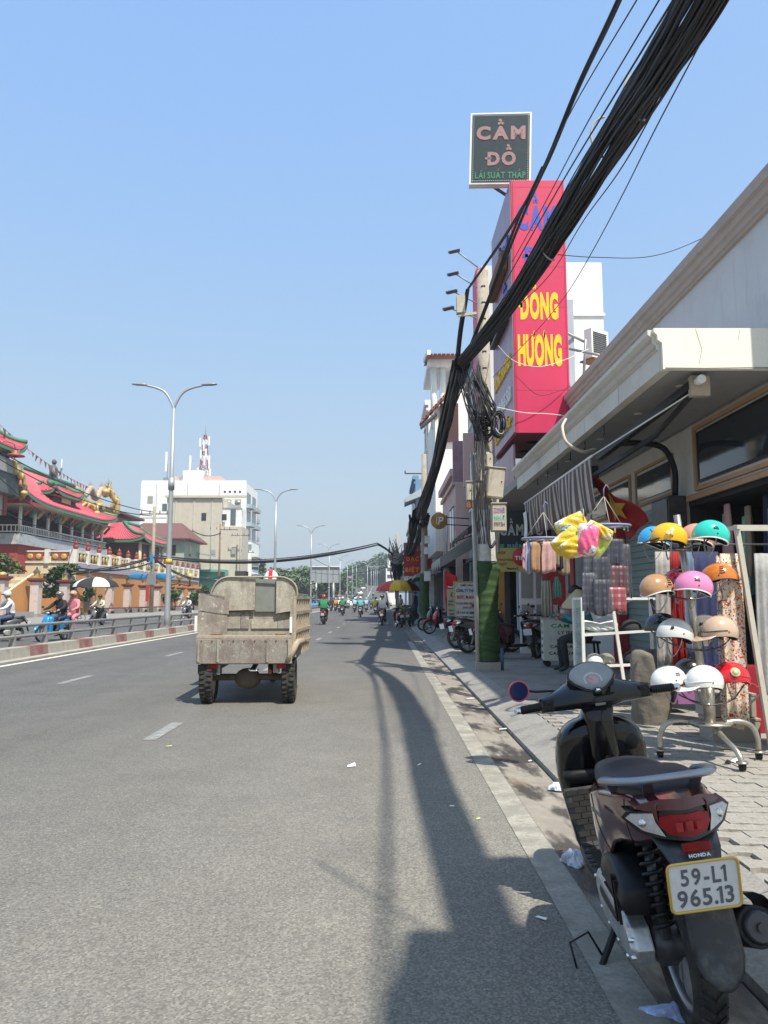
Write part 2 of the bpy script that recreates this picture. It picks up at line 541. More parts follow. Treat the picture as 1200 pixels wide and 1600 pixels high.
def text(s, w, h, M, m, parent, ext=.004, bold=.0, name='lettering', shear=.0, space=.10):
 me = text_mesh(s, w, h, ext, bold, shear, space)
 me.transform(M)
 me.materials.clear(); me.materials.append(MATS[m] if isinstance(m, str) else m)
 me.name = name
 return part(name, me, None, parent)
def curve3(a, b, sag=.0, n=14, j=.0):
 a = Vector(a); b = Vector(b); out = []
 for i in range(n + 1):
  t = i / n
  p = a.lerp(b, t); p.z -= 4 * sag * t * (1 - t)
  if j: p += Vector((random.uniform(-j, j), random.uniform(-j, j), random.uniform(-j, j))) * math.sin(PI * t)
  out.append(p)
 return out
def spline(pts, n=8):
 Q = [Vector(p) for p in pts]
 N_ = len(Q)
 L_ = [max(1e-6,(Q[i + 1] - Q[i]).length) for i in range(N_ - 1)]
 T_ = []
 for i in range(N_):
  if i == 0: T_.append((Q[1] - Q[0]) / L_[0])
  elif i == N_ - 1: T_.append((Q[-1] - Q[-2]) / L_[-1])
  else:
   d0, d1 = (Q[i] - Q[i - 1]) / L_[i - 1],(Q[i + 1] - Q[i]) / L_[i]
   T_.append((d0 * L_[i] + d1 * L_[i - 1]) / (L_[i] + L_[i - 1]))
 out = []
 for i in range(N_ - 1):
  m0, m1 = T_[i] * L_[i], T_[i + 1] * L_[i]
  for k in range(n):
   t = k / n; t2, t3 = t * t, t * t * t
   out.append(Q[i] * (2 * t3 - 3 * t2 + 1) + m0 * (t3 - 2 * t2 + t) + Q[i + 1] * (-2 * t3 + 3 * t2) + m1 * (t3 - t2))
 out.append(Q[-1])
 return out

def S(m, name, *a, **k): return part(name, m, *a, **k)
# common materials
mat('black_plastic',(.011,.011,.012),.42, spec=.35, var=.2, scale=20, bump=.05, bscale=300)
mat('black_gloss',(.005,.005,.006),.10, var=.0, coat=.25, spec=.4)
mat('rubber',(.022,.021,.020),.85, var=.3, scale=12, dirt=(.16,.14,.11), damt=.35, dscale=14)
mat('chrome',(.75,.75,.76),.15,1.0, var=.05)
mat('alloy',(.42,.42,.43),.38,.9, var=.15, scale=14)
mat('dark_metal',(.09,.09,.095),.5,.6, var=.2, scale=10)
mat('grey_steel',(.30,.31,.32),.5,.5, var=.12, scale=4)
mat('white_paint',(.78,.77,.73),.6, var=.06, scale=4, dirt=(.40,.36,.29), damt=.35, dscale=3)
mat('cable',(.020,.020,.023),.6, var=.3, scale=6)
mat('lens_red',(.26,.004,.007),.12, var=.35, scale=14, spec=.3)
mat('lens_clear',(.50,.50,.48),.12, var=.2, scale=60, coat=.6, metal=.4)
mat('plate_white',(.74,.76,.78),.4, var=.04, scale=30, dirt=(.5,.48,.44), damt=.25, dscale=20)
mat('ink_black',(.012,.012,.013),.5, var=0)
mat('ink_white',(.8,.8,.78),.5, var=0)
mat('seat_vinyl',(.020,.020,.022),.5, var=.2, scale=20, bump=.12, bscale=400)
mat('skin',(.42,.24,.16),.6, var=.08)
mat('hair',(.012,.010,.009),.5, var=.2, scale=60)
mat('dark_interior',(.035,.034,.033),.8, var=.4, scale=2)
mat('glass_dark',(.025,.03,.035),.06, var=.0, coat=.3)
mat('window_glass',(.10,.13,.15),.12, var=.15, scale=1.0)
# ---------------------------------------------------------------- ground, road, pavement
def deck(y):
 """height of the road: flat, then climbing to the bridge"""
 if y < 130: return .0
 t = min(1.0,(y - 130) / 290.0)
 return 9.0 * (t * t * (3 - 2 * t)) * 1.0 + (0 if y < 420 else 0)
def strip(x0, x1, ys, z=.0, fn=None):
 m = MB()
 for i in range(len(ys) - 1):
  a, b = ys[i], ys[i + 1]
  za, zb = deck(a) + z, deck(b) + z
  m.add([(x0, a, za),(x1, a, za),(x1, b, zb),(x0, b, zb)], [(0,1,2,3)])
 return m
nodes_mat('earth', _conc((.16,.15,.13),(.24,.23,.20),(.12,.11,.09),.1),.9)
g = MB(); g.quad((-1500,-300,-.05),(1500,-300,-.05),(1500,2600,-.05),(-1500,2600,-.05))
struct('ground', g, 'earth')
YS = [-12,0,130] + list(range(140,430,10)) + [520,700]
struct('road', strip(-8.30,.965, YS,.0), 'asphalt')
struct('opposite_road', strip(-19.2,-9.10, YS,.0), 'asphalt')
struct('edge_line', strip(.79,.955, [-6,0,2.6,3.4,4.5,6,8,11,15,20,26.5],.004), 'road_paint')
struct('median_edge_line', strip(-8.22,-8.06, YS,.006), 'road_paint_bright')
struct('bridge_edge_line', strip(-4.9,-4.7, [175,200,230,260,300,340,380,420],.02), 'road_paint_bright')
lane = bpy.data.meshes
k = 0
for (a, b) in ((-10,-7.6),(-4.5,-2.2),(4.3,4.9),(7.55,9.05),(15.2,16.6),(20.9,22.8),(27.0,29),(33,35),(39,41),(45,47),(51,53),(57,59)):
 if a in (4.3,): continue
 m = strip(-2.44,-2.30, [a + .4, b],.004)
 o = struct('lane_dash', m, 'road_paint_worn'); o['group'] = 'worn dashes between the two lanes'
for (a, b) in ((4.45,5.5),(13.2,14.6),(19.6,21.2),(26,28),(33,35),(40,42),(48,50)):
 o = struct('lane_dash', strip(-5.55,-5.41, [a, b],.004), 'road_paint_worn'); o['group'] = 'worn dashes between the two lanes'

# gutter: sunk concrete channel with a joint against the ramped kerb
m = MB()
for (a, b) in ((-12,1.7),(1.702,4.6),(4.602,8.3),(8.302,13.2),(13.202,20.5),(20.502,34),(34.002,90)):
 m.add([(.965, a,.0),(1.16, a,-.022),(1.345, a,-.030),(.965, b,.0),(1.16, b,-.022),(1.345, b,-.030)], [(0,1,4,3),(1,2,5,4)])
struct('gutter', m, 'gutter')
m = MB()
m.box(1.345,1.362,-12,90,-.2,-.045)
struct('gutter_joint', m, 'dark_interior')
# ramped kerb: cast concrete slabs, each its own piece
kerb = MB(); kerb.quad((1.362,-12,-.049),(1.8,-12,-.049),(1.8,90,-.049),(1.362,90,-.049))
kb = struct('kerb', kerb, 'pavement_concrete')
rr = random.Random(3)
y = -6.0
while y < 60:
 L_ = 2.4 if y < 30 else 6
 t = .004 * rr.uniform(-1,1)
 m = MB()
 m.add([(1.362, y,-.05),(1.362, y + L_ - .012,-.05),(1.362, y,.012),(1.362, y + L_ - .012,.012),(1.74, y,.118 + t),(1.74, y + L_ - .012,.118 + t),(1.74, y,-.05),(1.74, y + L_ - .012,-.05)],
          [(0,2,3,1),(2,4,5,3),(0,6,4,2),(1,3,5,7),(4,6,7,5)])
 part('kerb_slab', m, 'pavement_concrete', kb)
 y += L_
# pavement: concrete bed, interlocking pavers on the near part
m = MB(); m.box(1.742,4.9,-6,10.3,-.05,.100); m.box(1.742,4.9,10.302,60,-.05,.116); m.box(1.742,5.2,60.002,130,-.05,.116)
pv = struct('pavement', m, 'pavement_concrete')
zig = []
W_, H_ = .245,.125
n = 6
def paver_poly():
 a = .018
 top = [(-W_ / 2, H_ / 2),(-W_ / 4, H_ / 2 + a),(0, H_ / 2),(W_ / 4, H_ / 2 - a),(W_ / 2, H_ / 2)]
 bot = [(x, y - H_) for x, y in top]
 g_ = .004
 pts = [(x * (1 - 2 * g_ / W_), y * (1 - 2 * g_ / H_)) for x, y in bot] + [(x * (1 - 2 * g_ / W_), y * (1 - 2 * g_ / H_)) for x, y in reversed(top)]
 return pts
pp = paver_poly()
mm = MB(); mm.prism(pp,.0,.03, 'z')
paver_me = mm.mesh('paver', 'paver')
cells = []
j = 0
y = 1.9
while y < 9.6:
 x = 1.87 + (W_ / 2 if j % 2 else 0)
 while x < 4.5:
  cells.append((x, y)); x += W_
 y += H_; j += 1
rr = random.Random(5)
def vis(c):
 return c[1] > 2.4 and c[0] / c[1] < .53
cells.sort(key=lambda c: (not vis(c), math.hypot(c[0], c[1])))
rest = MB()
for i,(x, y) in enumerate(cells):
 dz = .094 + rr.uniform(-.004,.003)
 rot = (rr.uniform(-.012,.012), rr.uniform(-.012,.012), rr.uniform(-.02,.02))
 if i < 290:
  o = bpy.data.objects.new('paver', paver_me); link(o, pv); o.location = (x, y, dz); o.rotation_euler = rot
 else:
  rest.M = Matrix.Translation((x, y, dz)); rest.prism(pp,0,.03, 'z')
rest.M = None
o = part('paver', rest, 'paver', pv); o['kind'] = 'stuff'
m = MB(); m.box(-27.0,-19.2,-12,130,-.05,.09)
struct('far_pavement', m, 'pavement_concrete')
m = MB(); m.box(-60,-27.002,-12,130,-.05,.07)
struct('forecourt', m, 'pavement_concrete')
# bridge sides
m = MB()
for x0, x1 in ((-19.6,-19.202),(.97,1.3)):
 for i in range(len(YS) - 1):
  a, b = YS[i], YS[i + 1]
  if a < 130: continue
  m.add([(x0, a,-.05),(x1, a,-.05),(x1, b,-.05),(x0, b,-.05),(x0, a, deck(a) + .95),(x1, a, deck(a) + .95),(x1, b, deck(b) + .95),(x0, b, deck(b) + .95)],
              [(4,5,6,7),(0,4,7,3),(1,2,6,5),(0,1,5,4)])
struct('bridge_parapet', m, 'kerb_concrete')

# ---------------------------------------------------------------- median: kerb blocks, railing, lamps
m = MB(); m.box(-9.098,-8.62,-12,240,-.05,.02)
mk = struct('median_kerb', m, 'kerb_concrete')
rr = random.Random(9)
blk = {}
for name in ('kerb_concrete', 'kerb_red'):
 b = MB(); b.add([(-.25,-.5,0),(.25,-.5,0),(.25,.5,0),(-.25,.5,0),(-.21,-.5,.26),(.22,-.5,.26),(.22,.5,.26),(-.21,.5,.26)],
     [(0,3,2,1),(4,5,6,7),(0,1,5,4),(1,2,6,5),(2,3,7,6),(3,0,4,7)])
 blk[name] = b.mesh('kerb_block', name)
for i in range(0,122):
 yc = 7.3 + i * 1.012
 red = (i % 3 == 0)
 o = bpy.data.objects.new('kerb_block', blk['kerb_red' if red else 'kerb_concrete']); link(o, mk)
 o.location = (-8.84 + rr.uniform(-.006,.006), yc,.03); o.rotation_euler = (rr.uniform(-.004,.004),0, rr.uniform(-.006,.006))
 if red: o['label'] = 'red painted kerb block'
m = MB(); m.box(-8.6,-8.31,-12,240,-.05,.05)
struct('kerb_foot', m, 'kerb_concrete')

mat('rail_grey',(.23,.235,.235),.6,.2, var=.12, scale=2, dirt=(.32,.29,.24), damt=.5, dscale=1.5)
post_mb = MB()
post_mb.prism([(-.10,.0),(.09,.0),(.025,.50),(-.035,.50)],-.035,.035, 'y')
post_me = post_mb.mesh('post', 'rail_grey')
for s_,(ya, yb, lab) in enumerate(((10.0,31.0, 'grey tubular median railing from the left edge of the view to the first lamp'),
         (32.6,62.0, 'grey tubular median railing between the first and the second median lamp'),
         (63.2,122.0, 'far run of grey median railing beyond the second median lamp'))):
 t = thing('median_railing', lab, 'railing',(-8.95, ya,.28),0, 'railings along the median')
 nb = int((yb - ya) / 1.68)
 for i in range(nb + 1):
  yy = (yb - ya) * i / nb
  for e in ((0,) if i % 8 else (-.13,.13)):
   if 0 <= yy + e <= yb - ya:
    o = bpy.data.objects.new('post', post_me); link(o, t); o.location = (0, yy + e,0)
 for zz, xx in ((.50,.0),(.24,.02)):
  r_ = MB(); r_.cyl((xx,0, zz),(xx, yb - ya, zz),.042, n=8)
  part('rail', r_, 'rail_grey', t)

mat('lamp_grey',(.40,.42,.43),.45,.4, var=.06)
mat('lamp_head',(.30,.31,.31),.4,.3, var=.05)
def median_lamp(x, y, z0, label, first=False, H=10.2, yellow=False):
 t = thing('street_lamp', label, 'street lamp',(x, y, z0),0, 'double-armed lamps along the median')
 m = MB(); m.tube([(0,0,0),(0,0,.4),(0,0, H * .55),(0,0, H - 1.0)], [.13,.12,.095,.06],10)
 part('pole', m, 'lamp_grey', t)
 S(MB().box(-.17,.17,-.17,.17,0,.03), 'base_plate', 'lamp_grey', t)
 S(MB().cyl((0,0,5.7 if first else 3),(0,0,6.2 if first else 3.2),.13, n=10), 'sleeve', 'lamp_grey', t)
 if yellow:
  S(MB().cyl((0,0,2.62),(0,0,2.80),.127, n=12), 'band', mat('band_yellow',(.75,.42,.02),.5), t)
 for s_ in (-1,1):
  m = MB()
  m.tube(spline([(0,0, H - 1.05),(s_ * .12,0, H - .75),(s_ * .42,0, H - .30),(s_ * .85,0, H - .10),(s_ * 1.22,0, H - .02)],5), [.05] * 20 + [.035],8)
  a = part('arm', m, 'lamp_grey', t)
  h = MB(); h.loft([sring(s_ * 1.15,0, H,.05,.045,8), sring(s_ * 1.3,0, H + .01,.10,.05,8), sring(s_ * 1.6,0, H + .02,.12,.045,8), sring(s_ * 1.80,0, H + .03,.09,.02,8)][::s_])
  part('lamp_head', h, 'lamp_head', a)
ords = ['nearest', 'second', 'third', 'fourth', 'fifth', 'sixth', 'seventh', 'eighth']
for i in range(8):
 y = 31.8 + 31 * i
 z0 = .29 if y < 130 else deck(y)
 lab = ('tall grey double-armed street lamp with a yellow band, nearest on the median' if i == 0 else
           'double-armed street lamp on the median, %s one counted from the camera' % ords[i])
 median_lamp(-8.9, y, z0, lab, i == 0, yellow=(i == 0))
for i in range(5):
 y = 150 + 34 * i
 median_lamp(-3.4 + .2 * i, y + 8, deck(y + 8), 'thin street lamp on the bridge ramp, %s one counted from the camera' % ords[i], H=9.0)
# ---------------------------------------------------------------- people
def skinned(joints, edges, flat=None):
 """one continuous body grown over a skeleton; returns (verts, faces)"""
 me = bpy.data.meshes.new('skel')
 names = list(joints)
 me.from_pydata([joints[n_][0] for n_ in names], [(names.index(a), names.index(b)) for a, b in edges], [])
 o = bpy.data.objects.new('skel', me); COL.objects.link(o)
 md = o.modifiers.new('s', 'SKIN')
 md.use_smooth_shade = True
 if not me.skin_vertices: 
  bm_ = bmesh.new(); bm_.from_mesh(me); bm_.verts.layers.skin.verify(); bm_.to_mesh(me); bm_.free()
 for i, n_ in enumerate(names):
  r_ = joints[n_][1]
  me.skin_vertices[0].data[i].radius = r_ if isinstance(r_, tuple) else (r_, r_)
  me.skin_vertices[0].data[i].use_root = (n_ == 'pelvis')
 o.modifiers.new('u', 'SUBSURF').levels = 2
 o.modifiers['u'].render_levels = 2
 dg = bpy.context.evaluated_depsgraph_get(); dg.update()
 ev = o.evaluated_get(dg); m2 = ev.to_mesh()
 vs = [tuple(v.co) for v in m2.vertices]; fs = [tuple(p.vertices) for p in m2.polygons]
 ev.to_mesh_clear(); bpy.data.objects.remove(o); bpy.data.meshes.remove(me)
 return vs, fs

BONES = [('pelvis', 'waist', 'P'),('waist', 'chest', 'S'),('chest', 'neckb', 'S'),('neckb', 'neck', 'K'),('neck', 'head', 'K'),('head', 'crown', 'K')]
for s_ in 'LR':
 BONES += [('chest', 'sho' + s_, 'S'),('sho' + s_, 'elb' + s_, 'S'),('elb' + s_, 'wri' + s_, 'A'),('wri' + s_, 'han' + s_, 'K'),
              ('pelvis', 'hip' + s_, 'P'),('hip' + s_, 'kne' + s_, 'P'),('kne' + s_, 'ank' + s_, 'P'),('ank' + s_, 'toe' + s_, 'F')]
RAD = dict(pelvis=(.185,.15), waist=(.175,.14), chest=(.195,.145), neckb=(.085,.08), neck=(.06,.06), head=(.105,.118), crown=(.078,.09),
           shoL=.085, shoR=.085, elbL=.058, elbR=.058, wriL=.032, wriR=.032, hanL=(.04,.022), hanR=(.04,.022),
           hipL=.105, hipR=.105, kneL=.07, kneR=.07, ankL=.045, ankR=.045, toeL=(.045,.03), toeR=(.045,.03))
def finger_curl(m, wrist, hand, side, grip=.9):
 """five unequal bent fingers rooted in the palm"""
 w_ = Vector(wrist); h_ = Vector(hand); d = (h_ - w_).normalized()
 down = Vector((0,0,-1)); down = (down - d * down.dot(d)).normalized()
 lat = d.cross(down).normalized() * side
 for k, L_ in enumerate((.070,.078,.073,.058)):
  a = h_ + lat * (.027 - .018 * k) - d * .01
  b = a + d * L_ * .45 + down * L_ * .10 * grip
  c = b + d * L_ * .12 + down * L_ * .40 * grip
  e = c - d * L_ * .22 * grip + down * L_ * .25 * grip
  m.tube([a, b, c, e], [.0095,.009,.008,.006],6)
 a = w_ + d * .03 + lat * .03
 m.tube([a, a + d * .03 + lat * .02 + down * .015, a + d * .055 + lat * .01 + down * .04], [.012,.010,.008],6)

def person_mesh(J, fw=(1,0,0), fingers=True, long_sleeve=True):
 joints = {k_: (v, RAD[k_]) for k_, v in J.items()}
 vs, fs = skinned(joints, [(a, b) for a, b, _ in BONES])
 m = MB(); m.add(vs, fs, True)
 B = [(Vector(J[a]), Vector(J[b]), c) for a, b, c in BONES]
 code = {'S': 1, 'P': 2, 'K': 0, 'F': 3, 'A': 1 if long_sleeve else 0}
 rad = lambda n_: RAD[n_] if not isinstance(RAD[n_], tuple) else max(RAD[n_])
 RB = [(rad(a) + rad(b)) / 2 for a, b, _ in BONES]
 for i, f in enumerate(m.f):
  c = sum((Vector(m.v[j]) for j in f), Vector()) / len(f)
  best = None
  for (a, b, t_), rb in zip(B, RB):
   ab = b - a; t = max(0, min(1,(c - a).dot(ab) / ab.length_squared))
   d = (c - a - ab * t).length / rb
   if best is None or d < best[0]: best = (d, code[t_])
  m.mi[i] = best[1]
 hd = Vector(J['head']); cr = Vector(J['crown']); up = (cr - hd).normalized(); fw = Vector(fw)
 fw = (fw - up * fw.dot(up)).normalized(); sd_ = up.cross(fw)
 m.m = 0
 m.tube([hd + fw * .082 + up * .035, hd + fw * .104 - up * .005, hd + fw * .088 - up * .012], [.010,.015,.010],6)
 for s_ in (-1,1):
  m.ball(hd + sd_ * (.088 * s_) + up * .0,(.012,.014,.03),8,5)
 m.m = 4
 for s_ in (-1,1):
  m.ball(hd + fw * .083 + sd_ * (.034 * s_) + up * .03,(.014,.014,.008),8,5)
 m.m = 5
 m.ball(hd + fw * .084 - up * .045,(.012,.022,.008),8,5)
 m.m = 0
 if fingers:
  for s_, q in ((1, 'L'),(-1, 'R')):
   finger_curl(m, J['wri' + q], J['han' + q], s_)
 return m
mat('lips',(.30,.10,.08),.5, var=0)
mat('eye_dark',(.02,.015,.012),.3, var=0)
mat('shoe_dark',(.03,.028,.026),.6, var=.2)
# local axes: x forward, y left, z up; origin on the ground
RIDER = dict(pelvis=(-.12,0,.84), waist=(-.10,0,.98), chest=(-.03,0,1.22), neckb=(.0,0,1.38), neck=(.02,0,1.44), head=(.05,0,1.54), crown=(.05,0,1.63),
             shoL=(-.02,.19,1.33), elbL=(.20,.30,1.12), wriL=(.46,.31,1.06), hanL=(.53,.31,1.05), shoR=(-.02,-.19,1.33), elbR=(.20,-.30,1.12), wriR=(.46,-.31,1.06), hanR=(.53,-.31,1.05),
             hipL=(-.08,.12,.82), kneL=(.36,.19,.76), ankL=(.30,.17,.38), toeL=(.44,.18,.33), hipR=(-.08,-.12,.82), kneR=(.36,-.19,.76), ankR=(.30,-.17,.38), toeR=(.44,-.18,.33))
PILLION = dict(pelvis=(-.45,0,.88), waist=(-.43,0,1.02), chest=(-.38,0,1.25), neckb=(-.35,0,1.40), neck=(-.33,0,1.46), head=(-.30,0,1.56), crown=(-.30,0,1.65),
               shoL=(-.37,.17,1.35), elbL=(-.26,.26,1.12), wriL=(-.08,.20,1.05), hanL=(-.01,.18,1.04), shoR=(-.37,-.17,1.35), elbR=(-.26,-.26,1.12), wriR=(-.08,-.20,1.05), hanR=(-.01,-.18,1.04),
               hipL=(-.40,.13,.86), kneL=(.02,.26,.78), ankL=(-.08,.24,.40), toeL=(.06,.25,.36), hipR=(-.40,-.13,.86), kneR=(.02,-.26,.78), ankR=(-.08,-.24,.40), toeR=(.06,-.25,.36))
STAND = dict(pelvis=(0,0,.92), waist=(0,0,1.05), chest=(.02,0,1.28), neckb=(.02,0,1.42), neck=(.03,0,1.48), head=(.06,0,1.57), crown=(.06,0,1.66),
             shoL=(.02,.19,1.38), elbL=(.0,.25,1.12), wriL=(.14,.20,.92), hanL=(.20,.18,.87), shoR=(.02,-.19,1.38), elbR=(.02,-.25,1.12), wriR=(.22,-.16,1.02), hanR=(.29,-.13,1.03),
             hipL=(0,.10,.88), kneL=(.03,.12,.48), ankL=(-.02,.13,.09), toeL=(.14,.15,.04), hipR=(0,-.10,.88), kneR=(.04,-.11,.48), ankR=(.02,-.12,.09), toeR=(.18,-.13,.04))
# seated on a low stool, bent over her work, head bowed
SEATED = dict(pelvis=(0,0,.57), waist=(.02,0,.71), chest=(.10,0,.95), neckb=(.14,0,1.10), neck=(.17,0,1.155), head=(.215,0,1.24), crown=(.205,0,1.33), _f=(1,0,-.25),
              shoL=(.10,.17,1.04), elbL=(.17,.24,.79), wriL=(.38,.15,.90), hanL=(.44,.12,.93), shoR=(.10,-.17,1.04), elbR=(.20,-.22,.79), wriR=(.40,-.10,.83), hanR=(.46,-.07,.86),
              hipL=(.03,.11,.56), kneL=(.42,.15,.52), ankL=(.36,.13,.09), toeL=(.50,.14,.04), hipR=(.03,-.11,.56), kneR=(.44,-.12,.51), ankR=(.42,-.10,.09), toeR=(.56,-.10,.04))
POSES = {}
for n_, J in (('rider', RIDER),('pillion', PILLION),('stand', STAND),('seated', SEATED)):
 POSES[n_] = person_mesh({k_: v for k_, v in J.items() if k_ != '_f'}, J.get('_f',(1,0,0)))
def cloth(name, c): return mat('cloth_' + name, c,.85, var=.18, scale=9, bump=.25, bscale=25)
for n_, c in dict(green=(.02,.20,.08), black=(.018,.018,.022), grey=(.10,.12,.15), white=(.62,.62,.60), cream=(.55,.50,.40), pink=(.62,.22,.26), teal=(.10,.36,.38),
                  blue=(.16,.32,.52), navy=(.02,.025,.05), lime=(.42,.60,.06), orange=(.6,.2,.04), skyblue=(.30,.48,.62), brown=(.16,.09,.05), jean=(.06,.09,.15), tealshirt=(.07,.26,.30), dark=(.03,.03,.035)).items():
 cloth(n_, c)
def person(pose_, label, shirt, pants, loc, rz, group=None, helmet=None, hair=True, parent_only=False, scale=1.0):
 t = thing('person', label, 'person', loc, rz, group)
 if scale != 1: t.scale = (scale,) * 3
 m = POSES[pose_]
 part('body', m.mesh('body', ['skin', 'cloth_' + shirt, 'cloth_' + pants, 'shoe_dark', 'eye_dark', 'lips']), None, t)
 J = {'rider': RIDER, 'pillion': PILLION, 'stand': STAND, 'seated': SEATED}[pose_]
 hd = Vector(J['head'])
 if helmet:
  h = MB(); h.grid(lambda u, v: (hd.x + .0 + .145 * math.sin(u * PI * .62) * math.cos(v * 2 * PI), hd.y + .125 * math.sin(u * PI * .62) * math.sin(v * 2 * PI), hd.z + .055 + .125 * math.cos(u * PI * .62)),8,16)
  part('helmet', h, helmet, t)
  b = MB(); b.grid(lambda u, v: (hd.x + .08 + .11 * u, hd.y + (v - .5) * .2 * (1 - .35 * u), hd.z + .075 - .02 * u - .12 * (v - .5) ** 2),3,6); part('visor', b, 'black_plastic', t, solid=.006)
 elif hair:
  h = MB(); h.grid(lambda u, v: (hd.x - .015 + .105 * math.sin(u * PI * .58) * math.cos(v * 2 * PI), hd.y + .100 * math.sin(u * PI * .58) * math.sin(v * 2 * PI), hd.z + .04 + .115 * math.cos(u * PI * .58)),8,16)
  part('hair', h, 'hair', t)
 return t
# ---------------------------------------------------------------- scooters
def lerp_tab(tab, x):
 if x <= tab[0][0]: return tab[0][1]
 for (a, va),(b, vb) in zip(tab, tab[1:]):
  if x <= b: return va + (vb - va) * (x - a) / (b - a)
 return tab[-1][1]
def tyre_mb(r, w, n=40, tread=False):
 m = MB()
 pr = [(r - .062,-w * .30),(r - .055,-w * .46),(r - .035,-w * .50),(r - .014,-w * .42),(r - .004,-w * .25),(r,0),(r - .004, w * .25),(r - .014, w * .42),(r - .035, w * .50),(r - .055, w * .46),(r - .062, w * .30),(r - .062,-w * .30)]
 m.lathe(pr, axis='y', n=n)
 if tread:
  for k in range(34):
   a = 2 * PI * k / 34
   for s_ in (-1,1):
    p0 = Vector(((r + .0015) * math.sin(a), s_ * .006,(r + .0015) * math.cos(a)))
    a2 = a + .10
    p1 = Vector(((r - .006) * math.sin(a2), s_ * w * .36,(r - .006) * math.cos(a2)))
    m.bar(p0, p1,.016,.010)
 return m
def rim_mb(r, w, spokes=5, n=28):
 m = MB()
 ri = r - .062
 m.lathe([(ri,-w * .34),(ri + .004,-w * .36),(ri - .012,-w * .30),(ri - .020,0),(ri - .012, w * .30),(ri + .004, w * .36),(ri, w * .34),(ri,-w * .34)], axis='y', n=n)
 m.lathe([(.0,-.045),(.04,-.045),(.042,0),(.04,.045),(0,.045)], axis='y', n=14)
 for k in range(spokes):
  a = 2 * PI * k / spokes + .3
  for da in (-.16,.16):
   m.bar((.03 * math.sin(a),0,.03 * math.cos(a)),((ri - .008) * math.sin(a + da),0,(ri - .008) * math.cos(a + da)),.020,.022)
 return m
def curved_strip(path, halfw, arch, nv=8, M=None):
 """plate that follows path (x,z) points, arched across y"""
 m = MB(M)
 n = len(path)
 rows = []
 for i in range(n):
  x, z = path[i]
  x0, z0 = path[max(i - 1,0)]; x1, z1 = path[min(i + 1, n - 1)]
  tx, tz = x1 - x0, z1 - z0; L_ = math.hypot(tx, tz) or 1
  nx, nz = -tz / L_, tx / L_
  hw = halfw[i] if isinstance(halfw,(list, tuple)) else halfw
  rows.append([(x + nx * arch * (1 - (2 * v / nv - 1) ** 2), hw * (2 * v / nv - 1), z + nz * arch * (1 - (2 * v / nv - 1) ** 2)) for v in range(nv + 1)])
 m.loft(rows, caps=False, closed=False)
 return m
def mirror2(poly): return poly + [(-a, b) for a, b in reversed(poly)]

def _floor_mat(t, b, N, L):
 tc = N('ShaderNodeTexCoord')
 n = N('ShaderNodeTexNoise'); n.inputs['Scale'].default_value = 30; L(tc.outputs['Object'], n.inputs['Vector'])
 r = _ramp(N, [(.35,(.035,.034,.033)),(.7,(.10,.095,.085))]); L(n.outputs['Fac'], r.inputs[0]); L(r.outputs[0], b.inputs['Base Color'])
nodes_mat('floor_rubber', _floor_mat,.75)
mat('fender_plastic',(.022,.027,.034),.36, var=.25, scale=8, dirt=(.22,.21,.20), damt=.5, dscale=9)
mat('mud_dark',(.03,.03,.032),.6, var=.3)
mat('rail_silver',(.34,.37,.41),.35,.7, var=.1)
mat('case_silver',(.55,.55,.54),.38,.6, var=.25, scale=18, dirt=(.10,.09,.08), damt=.5, dscale=12)
mat('paint_maroon',(.085,.008,.012),.18,.25, var=.06, coat=.8, dirt=(.12,.07,.06), damt=.25, dscale=6)
mat('paint_red',(.38,.012,.015),.25, var=.05, coat=.7)
mat('paint_blue',(.01,.22,.50),.25, var=.05, coat=.7)
mat('paint_white',(.62,.62,.60),.3, var=.05, coat=.5)
mat('paint_grey',(.16,.165,.17),.3,.3, var=.05, coat=.5)
mat('plate_frame',(.70,.47,.10),.4,.3, var=.05)
mat('gauge_face',(.15,.155,.16),.35, var=.3, scale=14)
gl = mat('gauge_glass',(.85,.9,.95),.04, var=0, alpha=.14)
mat('mirror_blue',(.02,.03,.10),.1, var=0, coat=.5)
mat('mirror_rim',(.62,.10,.16),.4, var=0)
mat('numeral',(.13,.14,.16),.5, var=.3, scale=60)

